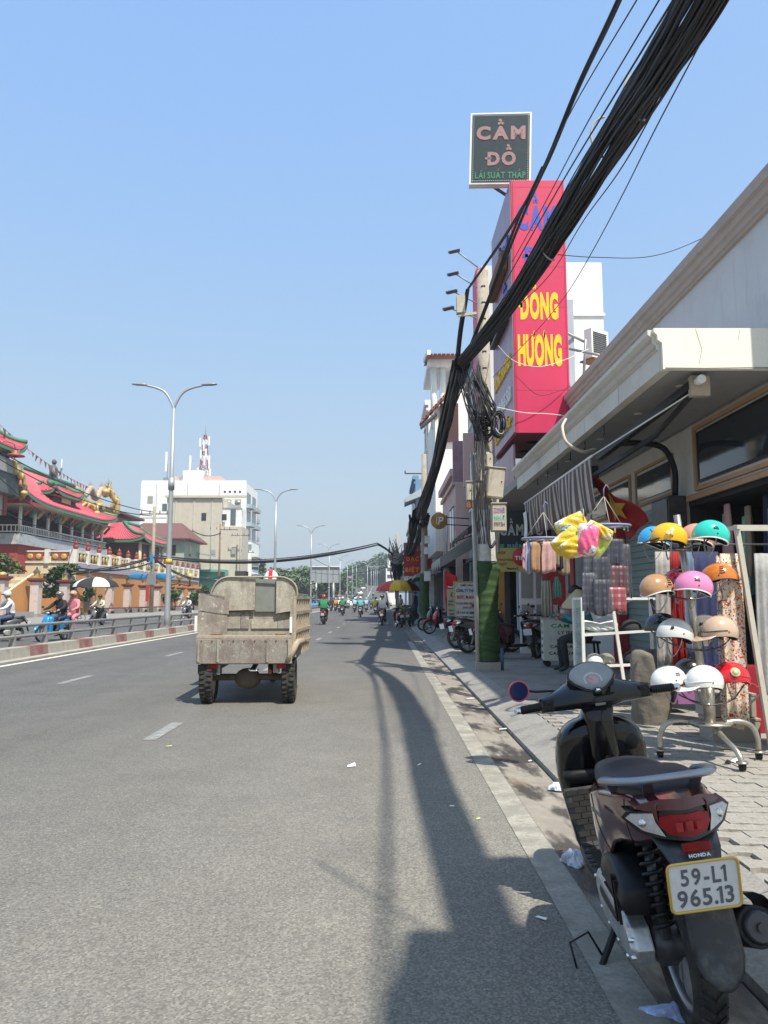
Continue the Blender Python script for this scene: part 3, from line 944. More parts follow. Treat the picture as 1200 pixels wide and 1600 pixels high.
def scooter(label, paint, loc, rz, group=None, hero=False, lean=.0, seg=1.0, mirrors=True, steer=.0, black_front=True):
 t = thing('motor_scooter', label, 'motor scooter', loc, rz, group)
 t.rotation_euler = (-lean,0, rz)
 nb = 44 if hero else 22
 for nm, x, w_ in (('rear_wheel',.0,.105),('front_wheel',1.256,.088)):
  o = part(nm, rim_mb(.275, w_,5, nb), 'alloy' if not hero else 'alloy', t, loc=(x,0,.275))
  part('tyre', tyre_mb(.275, w_, nb, hero), 'rubber', o)
  if nm == 'front_wheel' and steer: o.rotation_euler = (0,0, steer)
 zu = [(-.30,.79),(-.12,.785),(0,.765),(.2,.735),(.42,.69),(.5,.68)]
 zl = [(-.30,.69),(-.15,.635),(.0,.60),(.10,.565),(.18,.50),(.24,.42),(.30,.34),(.36,.31),(.42,.42),(.5,.56)]
 yw = [(-.30,.075),(-.2,.115),(-.05,.15),(.12,.172),(.3,.172),(.42,.15),(.5,.12)]
 for s_ in (-1,1):
  m = MB()
  def f(u, v, s_=s_):
   x = -.30 + .78 * u
   a, b = lerp_tab(zl, x), lerp_tab(zu, x); w_ = lerp_tab(yw, x)
   if v < .72:
    q = v / .72; return (x, s_ * w_ * (1 - .16 * (1 - q) ** 2 + .02 * math.sin(q * PI)), a + (b - a) * q * .93)
   q = (v - .72) / .28
   return (x, s_ * w_ * math.cos(q * PI / 2), a + (b - a) * (.93 + .07 * math.sin(q * PI / 2)) + .012 * math.sin(q * PI / 2))
  m.grid(f,26 if hero else 12,14 if hero else 8)
  if s_ < 0: m.f = [tuple(reversed(f_)) for f_ in m.f]
  sp_ = part('side_panel', m, paint, t, solid=.006 if hero else 0)
  if hero:
   for u0, du in ((.60,.10),(.26,-.05)):
    S(MB().tube([Vector(f(u0 + du * k / 10, k / 10 * .72)) + Vector((0, s_ * .0035,0)) for k in range(11)],.0016,5), 'panel_gap', 'ink_black', sp_)
 m = MB()
 m.loft([sring(x,0, zc, wy, hz,14,3) for x, zc, wy, hz in ((.56,.50,.09,.17),(.50,.50,.12,.19),(.36,.47,.13,.19),(.2,.56,.12,.12),(0,.68,.11,.07),(-.25,.73,.06,.04))])
 part('under_seat_cover', m, 'black_plastic', t)
 m = MB(); m.loft([sring(x,0, zc, wy, hz,20,2.7) for x, zc, wy, hz in ((.61,.70,.035,.015),(.59,.70,.07,.032),(.54,.712,.10,.045),(.40,.722,.125,.058),(.25,.728,.138,.060),(.14,.738,.142,.060),(.04,.768,.143,.062),(-.08,.783,.135,.056),(-.17,.79,.11,.045),(-.215,.79,.07,.028),(-.225,.79,.03,.01))])
 part('seat', m, 'seat_vinyl', t)
 pts = spline([(.06,.155,.790),(-.03,.165,.812),(-.14,.155,.832),(-.235,.105,.848),(-.262,.0,.853)],4)
 pts = pts + [Vector((p.x,-p.y, p.z)) for p in reversed(pts[:-1])]
 m = MB(); m.tube(pts, [.010] + [.021] * (len(pts) - 2) + [.010],10, flat=.62)
 gr = part('grab_rail', m, 'rail_silver' if hero else 'dark_metal', t)
 for s_ in (-1,1):
  S(MB().bar((-.02, s_ * .13,.76),(-.05, s_ * .15,.815),.03,.02), 'rail_bracket', 'dark_metal', t)
  S(MB().bar((-.2, s_ * .07,.78),(-.245, s_ * .075,.845),.03,.012), 'rail_bracket', 'dark_metal', t)
 def sweep(poly, d, off):
  bm_ = bmesh.new(); n = len(poly)
  f_ = bm_.faces.new([bm_.verts.new((0, y, z)) for y, z in poly])
  for yc in [k * .011 for k in range(-15,16)]:
   bmesh.ops.bisect_plane(bm_, geom=bm_.verts[:] + bm_.edges[:] + bm_.faces[:], plane_co=(0, yc + .0003,0), plane_no=(0,1,0))
  r_ = bmesh.ops.extrude_face_region(bm_, geom=bm_.faces[:])
  new = {v for v in r_['geom'] if isinstance(v, bmesh.types.BMVert)}
  zz = [z for y, z in poly]; zm = (min(zz) + max(zz)) / 2
  for v in bm_.verts:
   y = v.co.y
   v.co.x = -.345 + .115 * (min(abs(y),.17) / .155) ** 1.25 - off + (d if v not in new else 0) - .25 * (v.co.z - zm) * -1
  bmesh.ops.recalc_face_normals(bm_, faces=bm_.faces[:])
  bm_.verts.index_update()
  mm_ = MB(); mm_.add([tuple(v.co) for v in bm_.verts], [tuple(v.index for v in f.verts) for f in bm_.faces])
  bm_.free()
  return mm_
 hs = part('lamp_housing', sweep(mirror2([(0,.690),(.045,.691),(.10,.694),(.135,.706),(.168,.742),(.152,.760),(.10,.766),(.05,.772),(0,.774)]),.07,0), 'black_gloss', t)
 lens = part('tail_light', sweep(mirror2([(0,.703),(.03,.704),(.056,.708),(.076,.728),(.072,.752),(.04,.762),(0,.764)]),.03,.008), 'lens_red', t)
 part('tail_cowl', sweep(mirror2([(0,.776),(.05,.774),(.105,.768),(.128,.772),(.112,.788),(.06,.804),(0,.808)]),.13,-.004), paint, t)
 if hero:
  for yy, zz, hh in ((-.03,.733,.026),(.0,.733,.030),(.03,.733,.026)):
   S(MB().box(-.3585 + .02 * abs(yy) * 10 * .12,-.352, yy - .010, yy + .010, zz - hh / 2, zz + hh / 2), 'lamp_reflector', mat('reflector_pink',(.33,.015,.02),.2, var=.4, scale=60), lens)
 for s_ in (-1,1):
  part('turn_signal', sweep([(s_ * .066,.700),(s_ * .12,.712),(s_ * .157,.742),(s_ * .142,.756),(s_ * .086,.762),(s_ * .084,.738)][::s_],.03,.008), 'lens_clear', t)
  if hero:
   b = MB(); b.ball((-.345 + .075, s_ * .115,.733),(.012,.016,.014),8,6); part('bulb', b, 'chrome', hs)
 path = [(-.26,.69),(-.325,.655),(-.352,.62),(-.366,.56),(-.376,.50),(-.386,.43),(-.402,.38),(-.416,.342),(-.428,.316),(-.432,.306)]
 part('rear_mudguard', curved_strip(path, [.10,.085,.070,.066,.068,.071,.070,.055,.028,.008],-.014), 'fender_plastic', t, solid=.006)
 Mp = Matrix.Translation((-.430,.012,.594)) @ Matrix.Rotation(R(-14),4, 'Y') @ Matrix(((0,0,-1,0),(-1,0,0,0),(0,1,0,0),(0,0,0,1)))
 def rrect(w_, h_, r_, n=4):
  o_ = []
  for cx, cy, a0 in ((w_ / 2 - r_, h_ / 2 - r_,0),(-w_ / 2 + r_, h_ / 2 - r_,90),(-w_ / 2 + r_,-h_ / 2 + r_,180),(w_ / 2 - r_,-h_ / 2 + r_,270)):
   for k in range(n + 1):
    a = R(a0 + 90 * k / n); o_.append((cx + r_ * math.cos(a), cy + r_ * math.sin(a)))
  return o_
 m = MB(Mp); m.prism(rrect(.19,.14,.012),0,.003, 'z')
 pl = part('number_plate', m, 'plate_white', t)
 if hero:
  m = MB(Mp); m.tube([(a, b,.004) for a, b in rrect(.198,.148,.016)],.0042,6, closed=True); part('plate_frame', m, 'plate_frame', pl)
  text('59-L1',.128,.052, Mp @ Matrix.Translation((0,.030,.003)), 'numeral', pl,.0015,.018, 'plate_number', space=.16)
  text('965.13',.158,.054, Mp @ Matrix.Translation((0,-.034,.003)), 'numeral', pl,.0015,.018, 'plate_number', space=.10)
  Mh = Matrix.Translation((-.388,0,.664)) @ Matrix.Rotation(R(25),4, 'Y') @ Matrix(((0,0,-1,0),(-1,0,0,0),(0,1,0,0),(0,0,0,1)))
  text('HONDA',.062,.010, Matrix.Translation((-.012,0,.0)) @ Mh, 'ink_white', t,.002,.04)
 m = MB(Matrix.Translation((-.374,0,.680)) @ Matrix.Rotation(R(12),4, 'Y')); m.box(-.014,.006,-.040,.040,-.013,.013)
 part('reflector', m, 'lens_red', t, bevel=.003 if hero else 0)
 m = MB(); m.loft([sring(x,.06, zc,.05, hz,10,3) for x, zc, hz in ((.42,.27,.055),(.36,.27,.09),(.2,.27,.085),(.05,.275,.08),(-.04,.275,.07),(-.08,.275,.03))])
 m.cyl((0,-.09,.275),(0,.12,.275),.03, n=10); m.box(-.02,.35,-.06,.02,.22,.34)
 part('engine_case', m, 'dark_metal', t)
 m = MB()
 out = [(.46,.25),(.48,.32),(.44,.375),(.34,.385),(.2,.375),(.05,.365),(-.05,.345),(-.095,.285),(-.06,.23),(.08,.215),(.26,.21),(.40,.215)]
 m.loft([[(x,.112, z) for x, z in out], [(x * .985 + .003,.168, z * .985 + .004) for x, z in out], [(.2 + (x - .2) * .9,.184,.275 + (z - .275) * .82) for x, z in out]], smooth=False)
 cc = part('crankcase_cover', m, 'case_silver', t, bevel=.006 if hero else 0)
 if hero:
  S(MB().loft([[(.24 + (x - .2) * .50,.170,.315 + (z - .275) * .32) for x, z in out], [(.24 + (x - .2) * .46,.189,.315 + (z - .275) * .26) for x, z in out]], smooth=False), 'cover_boss', 'black_plastic', cc, bevel=.008)
  for x, z in ((-.06,.30),(-.06,.245),(.03,.213),(.16,.21),(.30,.212),(.42,.225),(.45,.33)):
   S(MB().cyl((x,.15, z + .01),(x,.187, z + .01),.008, n=8), 'bolt', 'chrome', cc)
 m = MB(); m.loft([[(x, y, z) for y, z in ((.075, z0),(.185, z0 + .01),(.195,(z0 + z1) / 2),(.18, z1),(.08, z1 + .01))] for x, z0, z1 in ((.24,.41,.45),(.21,.395,.50),(.09,.385,.525),(-.07,.385,.50),(-.11,.395,.47))])
 ab = part('air_box', m, 'black_plastic', t, bevel=.01 if hero else 0)
 if hero:
  m = MB()
  m.bar((.0,.197,.35),(.0,.193,.50),.012,.012); m.bar((-.03,.194,.35),(-.03,.192,.49),.008,.010); m.box(-.05,.2,.09,.1925,.40,.408)
  part('air_box_rib', m, 'black_plastic', ab)
 m = MB(); m.cyl((-.13,.075,.33),(-.06,.075,.66),.016, n=8)
 sk = part('shock_absorber', m, 'dark_metal', t)
 m = MB(); a, b = Vector((-.125,.075,.36)), Vector((-.06,.075,.66)); d = b - a; u = Vector((d.z,0,-d.x)).normalized(); v_ = Vector((0,1,0))
 turns = 10; ns = turns * (14 if hero else 7)
 m.tube([a + d * (k / ns) + (u * math.cos(2 * PI * k * turns / ns) + v_ * math.sin(2 * PI * k * turns / ns)) * .030 for k in range(ns + 1)],.0075,6)
 part('spring', m, 'black_plastic', sk)
 m = MB(); m.tube([(.40,-.12,.16),(.2,-.15,.17),(.10,-.165,.23),(-.02,-.172,.30),(-.24,-.175,.38)], [.016,.02,.045,.062,.060],14)
 ex = part('exhaust', m, 'black_plastic', t)
 m = MB(); m.tube([(-.235,-.175,.378),(-.262,-.176,.387)], [.052,.040],14); m.tube([(-.262,-.176,.387),(-.275,-.176,.39)], [.014,.014],8); part('exhaust_cap', m, 'dark_metal', ex)
 S(MB().tube([(-.0,-.185,.325),(-.20,-.185,.395)], [.070,.068],14, caps=False), 'heat_shield', 'black_plastic', ex)
 m = MB(); m.loft([sring(x,0, zc, wy,.035,12,5) for x, zc, wy in ((.44,.285,.13),(.5,.28,.165),(.78,.285,.172),(.88,.31,.17))])
 fb = part('floor_board', m, 'black_plastic', t)
 sh = [(.26,.90,.08,.15),(.34,.90,.085,.175),(.45,.905,.085,.19),(.56,.91,.085,.203),(.63,.91,.085,.208),(.68,.905,.10,.205),(.74,.895,.105,.198),(.80,.885,.105,.183),(.835,.88,.095,.155),(.86,.875,.075,.12),(.875,.87,.06,.07),(.92,.845,.055,.055)]
 m = MB(); m.loft([sring(z, xc,0, hx, hy,22,3.2, ax='z') for z, xc, hx, hy in sh])
 part('leg_shield', m, 'black_gloss' if (black_front) else paint, t)
 m = MB(); m.loft([sring(z, xc + .075,0, hx, hy,16,2.6, ax='z') for z, xc, hx, hy in ((.34,.94,.06,.07),(.5,.96,.08,.12),(.66,.95,.08,.15),(.80,.91,.06,.12),(.88,.87,.04,.05))])
 part('front_apron', m, paint if not hero else 'black_gloss', t)
 if hero:
  S(MB().loft([sring(z, xc,0,.03, hy,16,3.0, ax='z') for z, xc, hy in ((.60,.84,.18),(.625,.830,.198),(.645,.828,.198),(.66,.836,.188))]), 'shield_lip', 'black_plastic', t)
  S(MB().loft([sring(z, xc,0,.035, hy,14,2.6, ax='z') for z, xc, hy in ((.67,.80,.050),(.72,.785,.062),(.86,.782,.06),(.95,.785,.075))]), 'column_cover', 'black_gloss', t)
  S(MB().ball((.797,-.125,.755),(.012,.036,.034),14,8), 'key_cover', 'black_plastic', t)
  m = MB(); m.cyl((.765,0,.71),(.745,0,.71),.009, n=10); m.bar((.75,0,.70),(.745,0,.66),.014,.008); part('bag_hook', m, 'black_plastic', t)
  mp = curved_strip([(.50,.322),(.70,.325),(.76,.335),(.792,.36),(.800,.42),(.806,.50),(.808,.59)], [.150,.162,.166,.170,.182,.195,.205],.001,2)
  mt = part('floor_mat', mp, 'floor_rubber', t, solid=.004)
  bm_ = MB()
  pth = [Vector((x,0, z)) for x, z in ((.50,.322),(.70,.325),(.76,.335),(.792,.36),(.800,.42),(.806,.50),(.808,.59))]
  cum = [0]
  for i in range(1, len(pth)): cum.append(cum[-1] + (pth[i] - pth[i - 1]).length)
  def onp(sv):
   for i in range(1, len(pth)):
    if sv <= cum[i]: return pth[i - 1].lerp(pth[i],(sv - cum[i - 1]) / (cum[i] - cum[i - 1])),(pth[i] - pth[i - 1]).normalized()
   return pth[-1],(pth[-1] - pth[-2]).normalized()
  row = 0; sv = .012
  while sv < cum[-1] - .01:
   p_, tg = onp(sv)
   nr = Vector((-tg.z,0, tg.x))
   y = -.19 + (row % 2) * .026
   while y < .19:
    lim = lerp_tab([(0,.145),(.3,.165),(.5,.19)], sv)
    if abs(y) < lim:
     c = p_ + Vector((0, y,0)) + nr * .003
     q_ = [c + tg * a * .0110 + Vector((0, b * .024,0)) for a, b in ((-1,-1),(1,-1),(1,1),(-1,1))]
     bm_.add([v for v in q_] + [v + nr * .003 for v in q_], [(7,6,5,4),(0,1,5,4),(1,2,6,5),(2,3,7,6),(3,0,4,7)])
    y += .052
   sv += .025; row += 1
  o = part('mat_block', bm_, 'floor_rubber2', mt) if 'floor_rubber2' in MATS else part('mat_block', bm_, mat('floor_rubber2',(.020,.019,.018),.7, var=.4, scale=40), mt)
  o['kind'] = 'stuff'
 fr = thing_part = None
 arc = [(1.256 + .315 * math.cos(R(a)),.275 + .315 * math.sin(R(a))) for a in range(20,175,14)]
 part('front_mudguard', curved_strip(arc, [.03] + [.062] * (len(arc) - 2) + [.05],.03), paint if not hero else 'black_gloss', t, solid=.004)
 m = MB()
 for s_ in (-1,1): m.cyl((1.256, s_ * .065,.275),(1.02, s_ * .065,.66),.018, n=8)
 m.cyl((1.0,0,.68),(.86,0,.95),.02, n=8)
 part('fork', m, 'dark_metal', t)
 H = Matrix.Translation((.83,0,.96)) @ Matrix.Rotation(steer,4, 'Z') @ Matrix.Translation((-.83,0,-.96))
 ys = (-.25,-.20,-.15,-.10,-.05,0,.05,.10,.15,.20,.25)
 xx = lerp_tab
 def hr(y):
  a = abs(y)
  return (xx([(0,.845),(.1,.835),(.17,.815),(.25,.80)], a), xx([(0,.985),(.1,.985),(.17,.968),(.25,.962)], a), xx([(0,.125),(.08,.118),(.13,.085),(.18,.050),(.25,.032)], a), xx([(0,.062),(.08,.056),(.13,.045),(.18,.037),(.25,.030)], a))
 rings = []
 for y in ys:
  xc, zc, hx, hz = hr(y)
  rings.append([(xc + hx * math.cos(a) * (1 if math.cos(a) < 0 else 1), y, zc + hz * math.sin(a) + .22 * hx * math.cos(a)) for a in [2 * PI * k / 16 for k in range(16)]])
 m = MB(H); m.loft(rings[::-1])
 hb = part('handlebar_cowl', m, 'black_gloss', t)
 if hero:
  Md = H @ Matrix.Translation((.800,0,1.055)) @ Matrix.Rotation(R(-46),4, 'Y') @ Matrix(((0,1,0,0),(-1,0,0,0),(0,0,1,0),(0,0,0,1)))
  outl = [(.100 * math.cos(R(a)),.078 * math.sin(R(a))) for a in range(0,181,12)] + [(-.085,-.025),(-.045,-.062),(-.02,-.074),(.02,-.074),(.045,-.062),(.085,-.025)]
  m = MB(Md); m.prism([(a * 1.10, b * 1.12) for a, b in outl],-.07,.004, 'z'); part('dial_surround', m, 'black_gloss', hb, bevel=.004)
  m = MB(Md); m.prism(outl,.0045,.0065, 'z'); dl = part('dial_face', m, 'gauge_face', hb)
  m = MB(Md)
  for k in range(27):
   a = R(200 - k * 220 / 26); r0 = .034 if k % 3 else .030
   m.bar((r0 * math.cos(a),-.022 + r0 * math.sin(a),.009),(.041 * math.cos(a),-.022 + .041 * math.sin(a),.009),.0022,.001)
  part('dial_tick', m, 'ink_white', dl)
  m = MB(Md); m.prism([(.024 * math.cos(R(a)),-.022 + .024 * math.sin(R(a))) for a in range(0,360,24)],.0068,.0080, 'z'); part('dial_centre', m, mat('dial_pink',(.45,.16,.17),.5), dl)
  m = MB(Md); m.bar((0,-.022,.0095),(-.026,.0,.0095),.002,.001); part('needle', m, 'lens_red', dl)
  m = MB(Md); m.loft([[(a, b,.009) for a, b in outl], [(a * .85, b * .85,.022) for a, b in outl], [(a * .5, b * .5,.029) for a, b in outl], [(a * .1, b * .1,.031) for a, b in outl]]); part('dial_glass', m, 'gauge_glass', hb)
  Mb = H @ Matrix.Translation((.728,0,.998)) @ Matrix.Rotation(R(-42),4, 'Y') @ Matrix(((0,1,0,0),(-1,0,0,0),(0,0,1,0),(0,0,0,1)))
  m = MB(Mb); m.prism([(-.016,-.013),(.016,-.013),(.020,.004),(.012,.015),(-.012,.015),(-.020,.004)],-.01,.012, 'z'); bd = part('badge', m, 'black_plastic', hb, bevel=.003)
  m = MB(Mb); m.add([(-.009,-.007,.014),(-.006,.008,.014),(.0,.002,.014),(.006,.008,.014),(.009,-.007,.014),(.003,-.004,.014),(-.003,-.004,.014)], [(0,6,2,1),(6,5,2),(5,4,3,2)]); part('emblem', m, 'ink_white', bd)
  m = MB(H); m.cbox((.725,0,.945),(.006,.045,.010), Matrix.Rotation(R(-20),3, 'Y')); part('name_strip', m, 'rail_silver', hb)
 for s_ in (-1,1):
  m = MB(H); m.tube([(.798, s_ * .235,.962),(.79, s_ * .25,.962),(.765, s_ * .34,.962),(.763, s_ * .345,.962)], [.015,.0175,.0175,.014],12)
  if hero:
   for k in range(9):
    p = Vector((.79, s_ * .25,.962)).lerp(Vector((.765, s_ * .34,.962)),(k + .5) / 9); d = Vector((-.025, s_ * .09,0)).normalized() * .003
    m.tube([p - d, p + d],.0187,12)
  gp = part('grip', m, 'black_plastic', t)
  m = MB(H); m.tube([(.763, s_ * .345,.962),(.757, s_ * .366,.962),(.755, s_ * .370,.962)], [.0145,.0145,.010],12); part('bar_end', m, 'chrome', gp)
  m = MB(H); m.cbox((.792, s_ * .215,.965),(.055,.05,.055)); m.cbox((.772, s_ * .215,.975),(.02,.022,.022)); part('switch_box', m, 'black_plastic', t, bevel=.008 if hero else 0)
  m = MB(H); m.tube([(.835, s_ * .20,.955),(.845, s_ * .26,.95),(.825, s_ * .33,.945),(.805, s_ * .385,.94)], [.008,.007,.006,.008],8, flat=.6); part('brake_lever', m, 'chrome' if hero else 'dark_metal', t)
 if hero:
  m = MB(H); m.tube(spline([(.85,.12,1.005),(.87,.18,1.012),(.87,.25,1.02),(.86,.285,1.03)],4),.006,8); st_ = part('mirror_stem', m, 'black_plastic', t)
  Mm = H @ Matrix.Translation((.858,.325,1.035)) @ Matrix.Rotation(R(-6),4, 'Y')
  m = MB(Mm); m.lathe([(0,.016),(.035,.014),(.046,.004),(.047,-.004),(.042,-.006)], axis='x', n=28); part('mirror_shell', m, 'black_plastic', st_)
  m = MB(Mm); m.tube([(-.006,.0455 * math.sin(a),.0455 * math.cos(a)) for a in [2 * PI * k / 30 for k in range(30)]],.0035,6, closed=True); part('mirror_rim', m, 'mirror_rim', st_)
  m = MB(Mm); m.lathe([(0,-.006),(.044,-.006)], axis='x', n=28); m.f = [tuple(reversed(f_)) for f_ in m.f]; part('mirror_glass', m, 'mirror_blue', st_)
 elif mirrors:
  for s_ in (-1,1):
   m = MB(H); m.tube(spline([(.85, s_ * .16,1.0),(.86, s_ * .22,1.08),(.85, s_ * .26,1.14)],3),.005,6); m.ball((.85, s_ * .28,1.17),(.012,.06,.035),10,6); part('mirror', m, 'black_plastic', t)
 m = MB(H); m.ball((.95,0,.965),(.05,.075,.045),14,8); part('headlight', m, 'lens_clear', t)
 m = MB(); m.tube([(.44,.10,.24),(.40,.16,.14),(.345,.245,.035),(.335,.262,.010)], [.016,.014,.012,.013],8)
 if hero: m.tube([(.345,.245,.022),(.31,.325,.03),(.35,.335,.15),(.395,.255,.16),(.37,.22,.08)],.0048,6)
 part('side_stand', m, 'black_plastic', t)
 if hero:
  Ml = Matrix.Translation((.085,.1925,.682)) @ Matrix.Rotation(R(8),4, 'Z') @ Matrix(((-1,0,0,0),(0,0,1,0),(0,1,0,0),(0,0,0,1)))
  Ml = Ml @ Matrix.Rotation(R(-2),4, 'Z')
  text('VISION',.088,.017, Matrix.Translation((0,.0,0)) @ Ml, 'rail_silver', t,.003,.03, shear=.25, space=.14)
  fc = S(MB().loft([[(x, y, z) for x, z in ((.44,.30),(.50,.27),(.40,.22),(.33,.26),(.36,.33))] for y in (.150,.172)], smooth=False), 'foot_cowl', 'paint_white', t, bevel=.006)
  S(MB().box(.37,.47,.1725,.1755,.262,.277), 'decal', 'paint_blue', fc)
  S(MB().box(.37,.45,.1725,.1755,.243,.257), 'decal', 'lens_red', fc)
 return t

hero = scooter('black and dark maroon motor scooter with a white plate, parked large in the gutter', 'paint_maroon',(1.06,2.77,-.02), PI / 2 - .065, hero=True, lean=.15, steer=R(4))
hero.scale = (1.025,) * 3
# ---------------------------------------------------------------- right-hand side: corner shop with the deep canopy
wall('shop_cream',(.70,.67,.59))
wall('shop_grey',(.62,.64,.66),.82,.8)
wall('trim_brown',(.47,.40,.36),.7,1.0)
wall('trim_orange',(.50,.30,.17),.8,1.0)
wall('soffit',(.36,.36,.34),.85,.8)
mat('shutter_green',(.26,.34,.31),.55,.2, var=.08, scale=2, dirt=(.16,.18,.16), damt=.4, dscale=2)
shop = thing('corner_shop', 'single-storey cream and grey shop with a deep moulded canopy above the helmet stand', 'shop',(4.6,12,0))
def L(x, y, z): return (x - 4.6, y - 12, z)
def bx(m, x0, x1, y0, y1, z0, z1): m.box(x0 - 4.6, x1 - 4.6, y0 - 12, y1 - 12, z0, z1)
XW = 4.6
m = MB()
bx(m, XW,4.9,7.6,11.55,2.9,6.3)
part('wall_panel', m, 'shop_grey', shop)
m = MB(); bx(m, XW,4.9,11.55,18.0,2.95,6.3); part('upper_wall', m, 'shop_grey', shop)
m = MB(); bx(m,4.56, XW - .002,8.4,17.7,2.95,3.97); part('frieze', m, 'shop_cream', shop)
m = MB(); bx(m,4.902,9.5,7.6,8.6,2.9,6.3); part('side_wall', m, 'shop_grey', shop)
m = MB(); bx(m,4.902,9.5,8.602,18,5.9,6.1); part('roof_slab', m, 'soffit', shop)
# upper cornice
m = MB()
prof = [(0,0),(-.05,0),(-.06,.03),(-.09,.04),(-.10,.10),(-.14,.12),(-.15,.20),(-.20,.22),(-.22,.34),(0,.34)]
m.prism([(x + XW - 4.6, z + 6.02) for x, z in prof],-4.4,7.2, 'y'); part('cornice', m, 'trim_brown', shop)
# canopy slab with moulded fascia
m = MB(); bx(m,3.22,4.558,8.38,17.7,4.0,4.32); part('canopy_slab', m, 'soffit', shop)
m = MB()
prof = [(.12,0),(0,0),(0,.24),(-.03,.25),(-.03,.29),(-.07,.33),(-.07,.38),(-.12,.42),(-.12,.475),(.12,.475)]
m.prism([(x + 3.10 - 4.6, z + 3.965) for x, z in prof],-3.60,5.7, 'y'); part('fascia', m, 'shop_cream', shop)
m = MB()
m.prism([(x + 3.095 - 4.6, z + 3.965) for x, z in ((.01,.255),(-.028,.255),(-.030,.287),(.01,.287))],-3.59,5.7, 'y')
m.prism([(x + 3.095 - 4.6, z + 3.965) for x, z in ((.01,.335),(-.069,.335),(-.069,.378),(.01,.378))],-3.59,5.7, 'y'); part('fascia_line', m, 'trim_brown', shop)
for k in range(5):
 y = 9.9 + 1.75 * k
 S(MB().box(3.0985 - 4.6 + .0,3.0995 - 4.6 + .0, y - 12, y - 11.988,3.97,4.2), 'fascia_joint', 'strap_grey2' if 'strap_grey2' in MATS else mat('strap_grey2',(.22,.20,.18),.9), shop)
for x0, z0, x1, z1 in ((3.5,4.44,3.56,4.20),(3.56,4.20,3.52,4.02),(4.0,4.43,3.97,4.30)):
 S(MB().bar((x0 - 4.6,-3.6615, z0 - .01),(x1 - 4.6,-3.6615, z1),.004,.002), 'hairline_crack', 'strap_grey2', shop)
S(MB().tube([(3.14 - 4.6,-3.67,3.975),(3.6 - 4.6,-3.67,3.972),(4.1 - 4.6,-3.672,3.978),(4.55 - 4.6,-3.67,3.974)],.007,5), 'drip_edge', 'strap_grey2', shop)
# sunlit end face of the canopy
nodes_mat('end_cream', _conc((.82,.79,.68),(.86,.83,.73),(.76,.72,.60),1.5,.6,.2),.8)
m = MB()
m.prism([(x - 4.6, z) for x, z in ((3.03,4.44),(3.03,4.40),(3.07,4.36),(3.07,4.31),(3.12,4.27),(3.12,3.965),(4.556,3.965),(4.556,4.44))],-3.66,-3.602, 'y'); part('canopy_end', m, 'end_cream', shop)
for x, y in ((3.6,9.1),(3.55,10.5),(3.5,12.2),(3.45,14.2),(3.4,15.8)):
 S(MB().lathe([(.0,3.994),(.055,3.994),(.06,3.985),(.04,3.982),(0,3.986)],(x - 4.6, y - 12,0), n=14), 'downlight', 'white_paint', shop)
for y in (11.3,12.4,13.4,14.4,15.3,16.3):
 S(MB().tube([(3.3 - 4.6, y - 12,3.995),(3.3 - 4.6, y - 12,3.93),(3.3 - 4.6, y - 12.03,3.88),(3.3 - 4.6, y - 11.97,3.86),(3.3 - 4.6, y - 11.94,3.90)],.008,6), 'hook', 'dark_metal', shop)
# high window with orange trim
wn = thing_w = None
m = MB(); bx(m,4.53,4.558,8.6,10.9,3.12,3.80); wf = part('window', m, 'glass_dark', shop)
def frame(par, x, y0, y1, z0, z1, t, d, mt, nm='frame_bar'):
 for a, b, c, e in ((y0 - t, y1 + t, z1, z1 + t),(y0 - t, y1 + t, z0 - t, z0),(y0 - t, y0, z0, z1),(y1, y1 + t, z0, z1)):
  m = MB(); bx(m, x - d, x, a, b, c, e); part(nm, m, mt, par)
frame(wf,4.558,8.45,11.0,3.03,3.86,.055,.05, 'trim_orange')
frame(wf,4.556,8.6,10.9,3.12,3.78,.035,.035, 'black_plastic')
m = MB(); bx(m,4.52,4.556,8.4,11.4,2.86,2.93); part('ledge_band', m, 'trim_orange', shop)
for y0, y1 in ((12.0,13.6),(14.1,16.6)):
 m = MB(); bx(m,4.53,4.558, y0, y1,3.15,3.6); w2 = part('window', m, 'glass_dark', shop)
 frame(w2,4.556, y0 - .05, y1 + .05,3.09,3.66,.045,.04, 'trim_orange')
# opening: dark shop interior with shelves
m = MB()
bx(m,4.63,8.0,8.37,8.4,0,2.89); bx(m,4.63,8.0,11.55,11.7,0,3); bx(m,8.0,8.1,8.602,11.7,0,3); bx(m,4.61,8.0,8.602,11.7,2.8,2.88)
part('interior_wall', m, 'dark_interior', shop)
for a_, b_ in ((11.52,11.72),(14.9,15.1),(8.4,8.55)):
 m = MB(); bx(m,4.52,4.62, a_, b_,.1,2.9); part('pilaster', m, 'trim_brown', shop)
# roller shutter: every slat a piece
sh = thing_parent = MB(); bx(sh,4.60,4.66,11.72,14.9,.12,2.88); sho = part('shutter', sh, 'shutter_green', shop)
sl = MB(); sl.add([(-.034,-1.59,-.055),(-.034,1.59,-.055),(-.012,1.59,.055),(-.012,-1.59,.055),(.0,-1.59,-.055),(0,1.59,-.055),(0,1.59,.055),(0,-1.59,.055)],
                  [(0,1,2,3)[::-1],(4,5,6,7),(0,4,5,1)[::-1],(3,2,6,7)[::-1],(0,3,7,4)[::-1],(1,5,6,2)[::-1]])
slm = sl.mesh('slat', 'shutter_green')
for k in range(24):
 o = bpy.data.objects.new('slat', slm); link(o, sho); o.location = (-.001,13.31 - 12,.18 + k * .113)
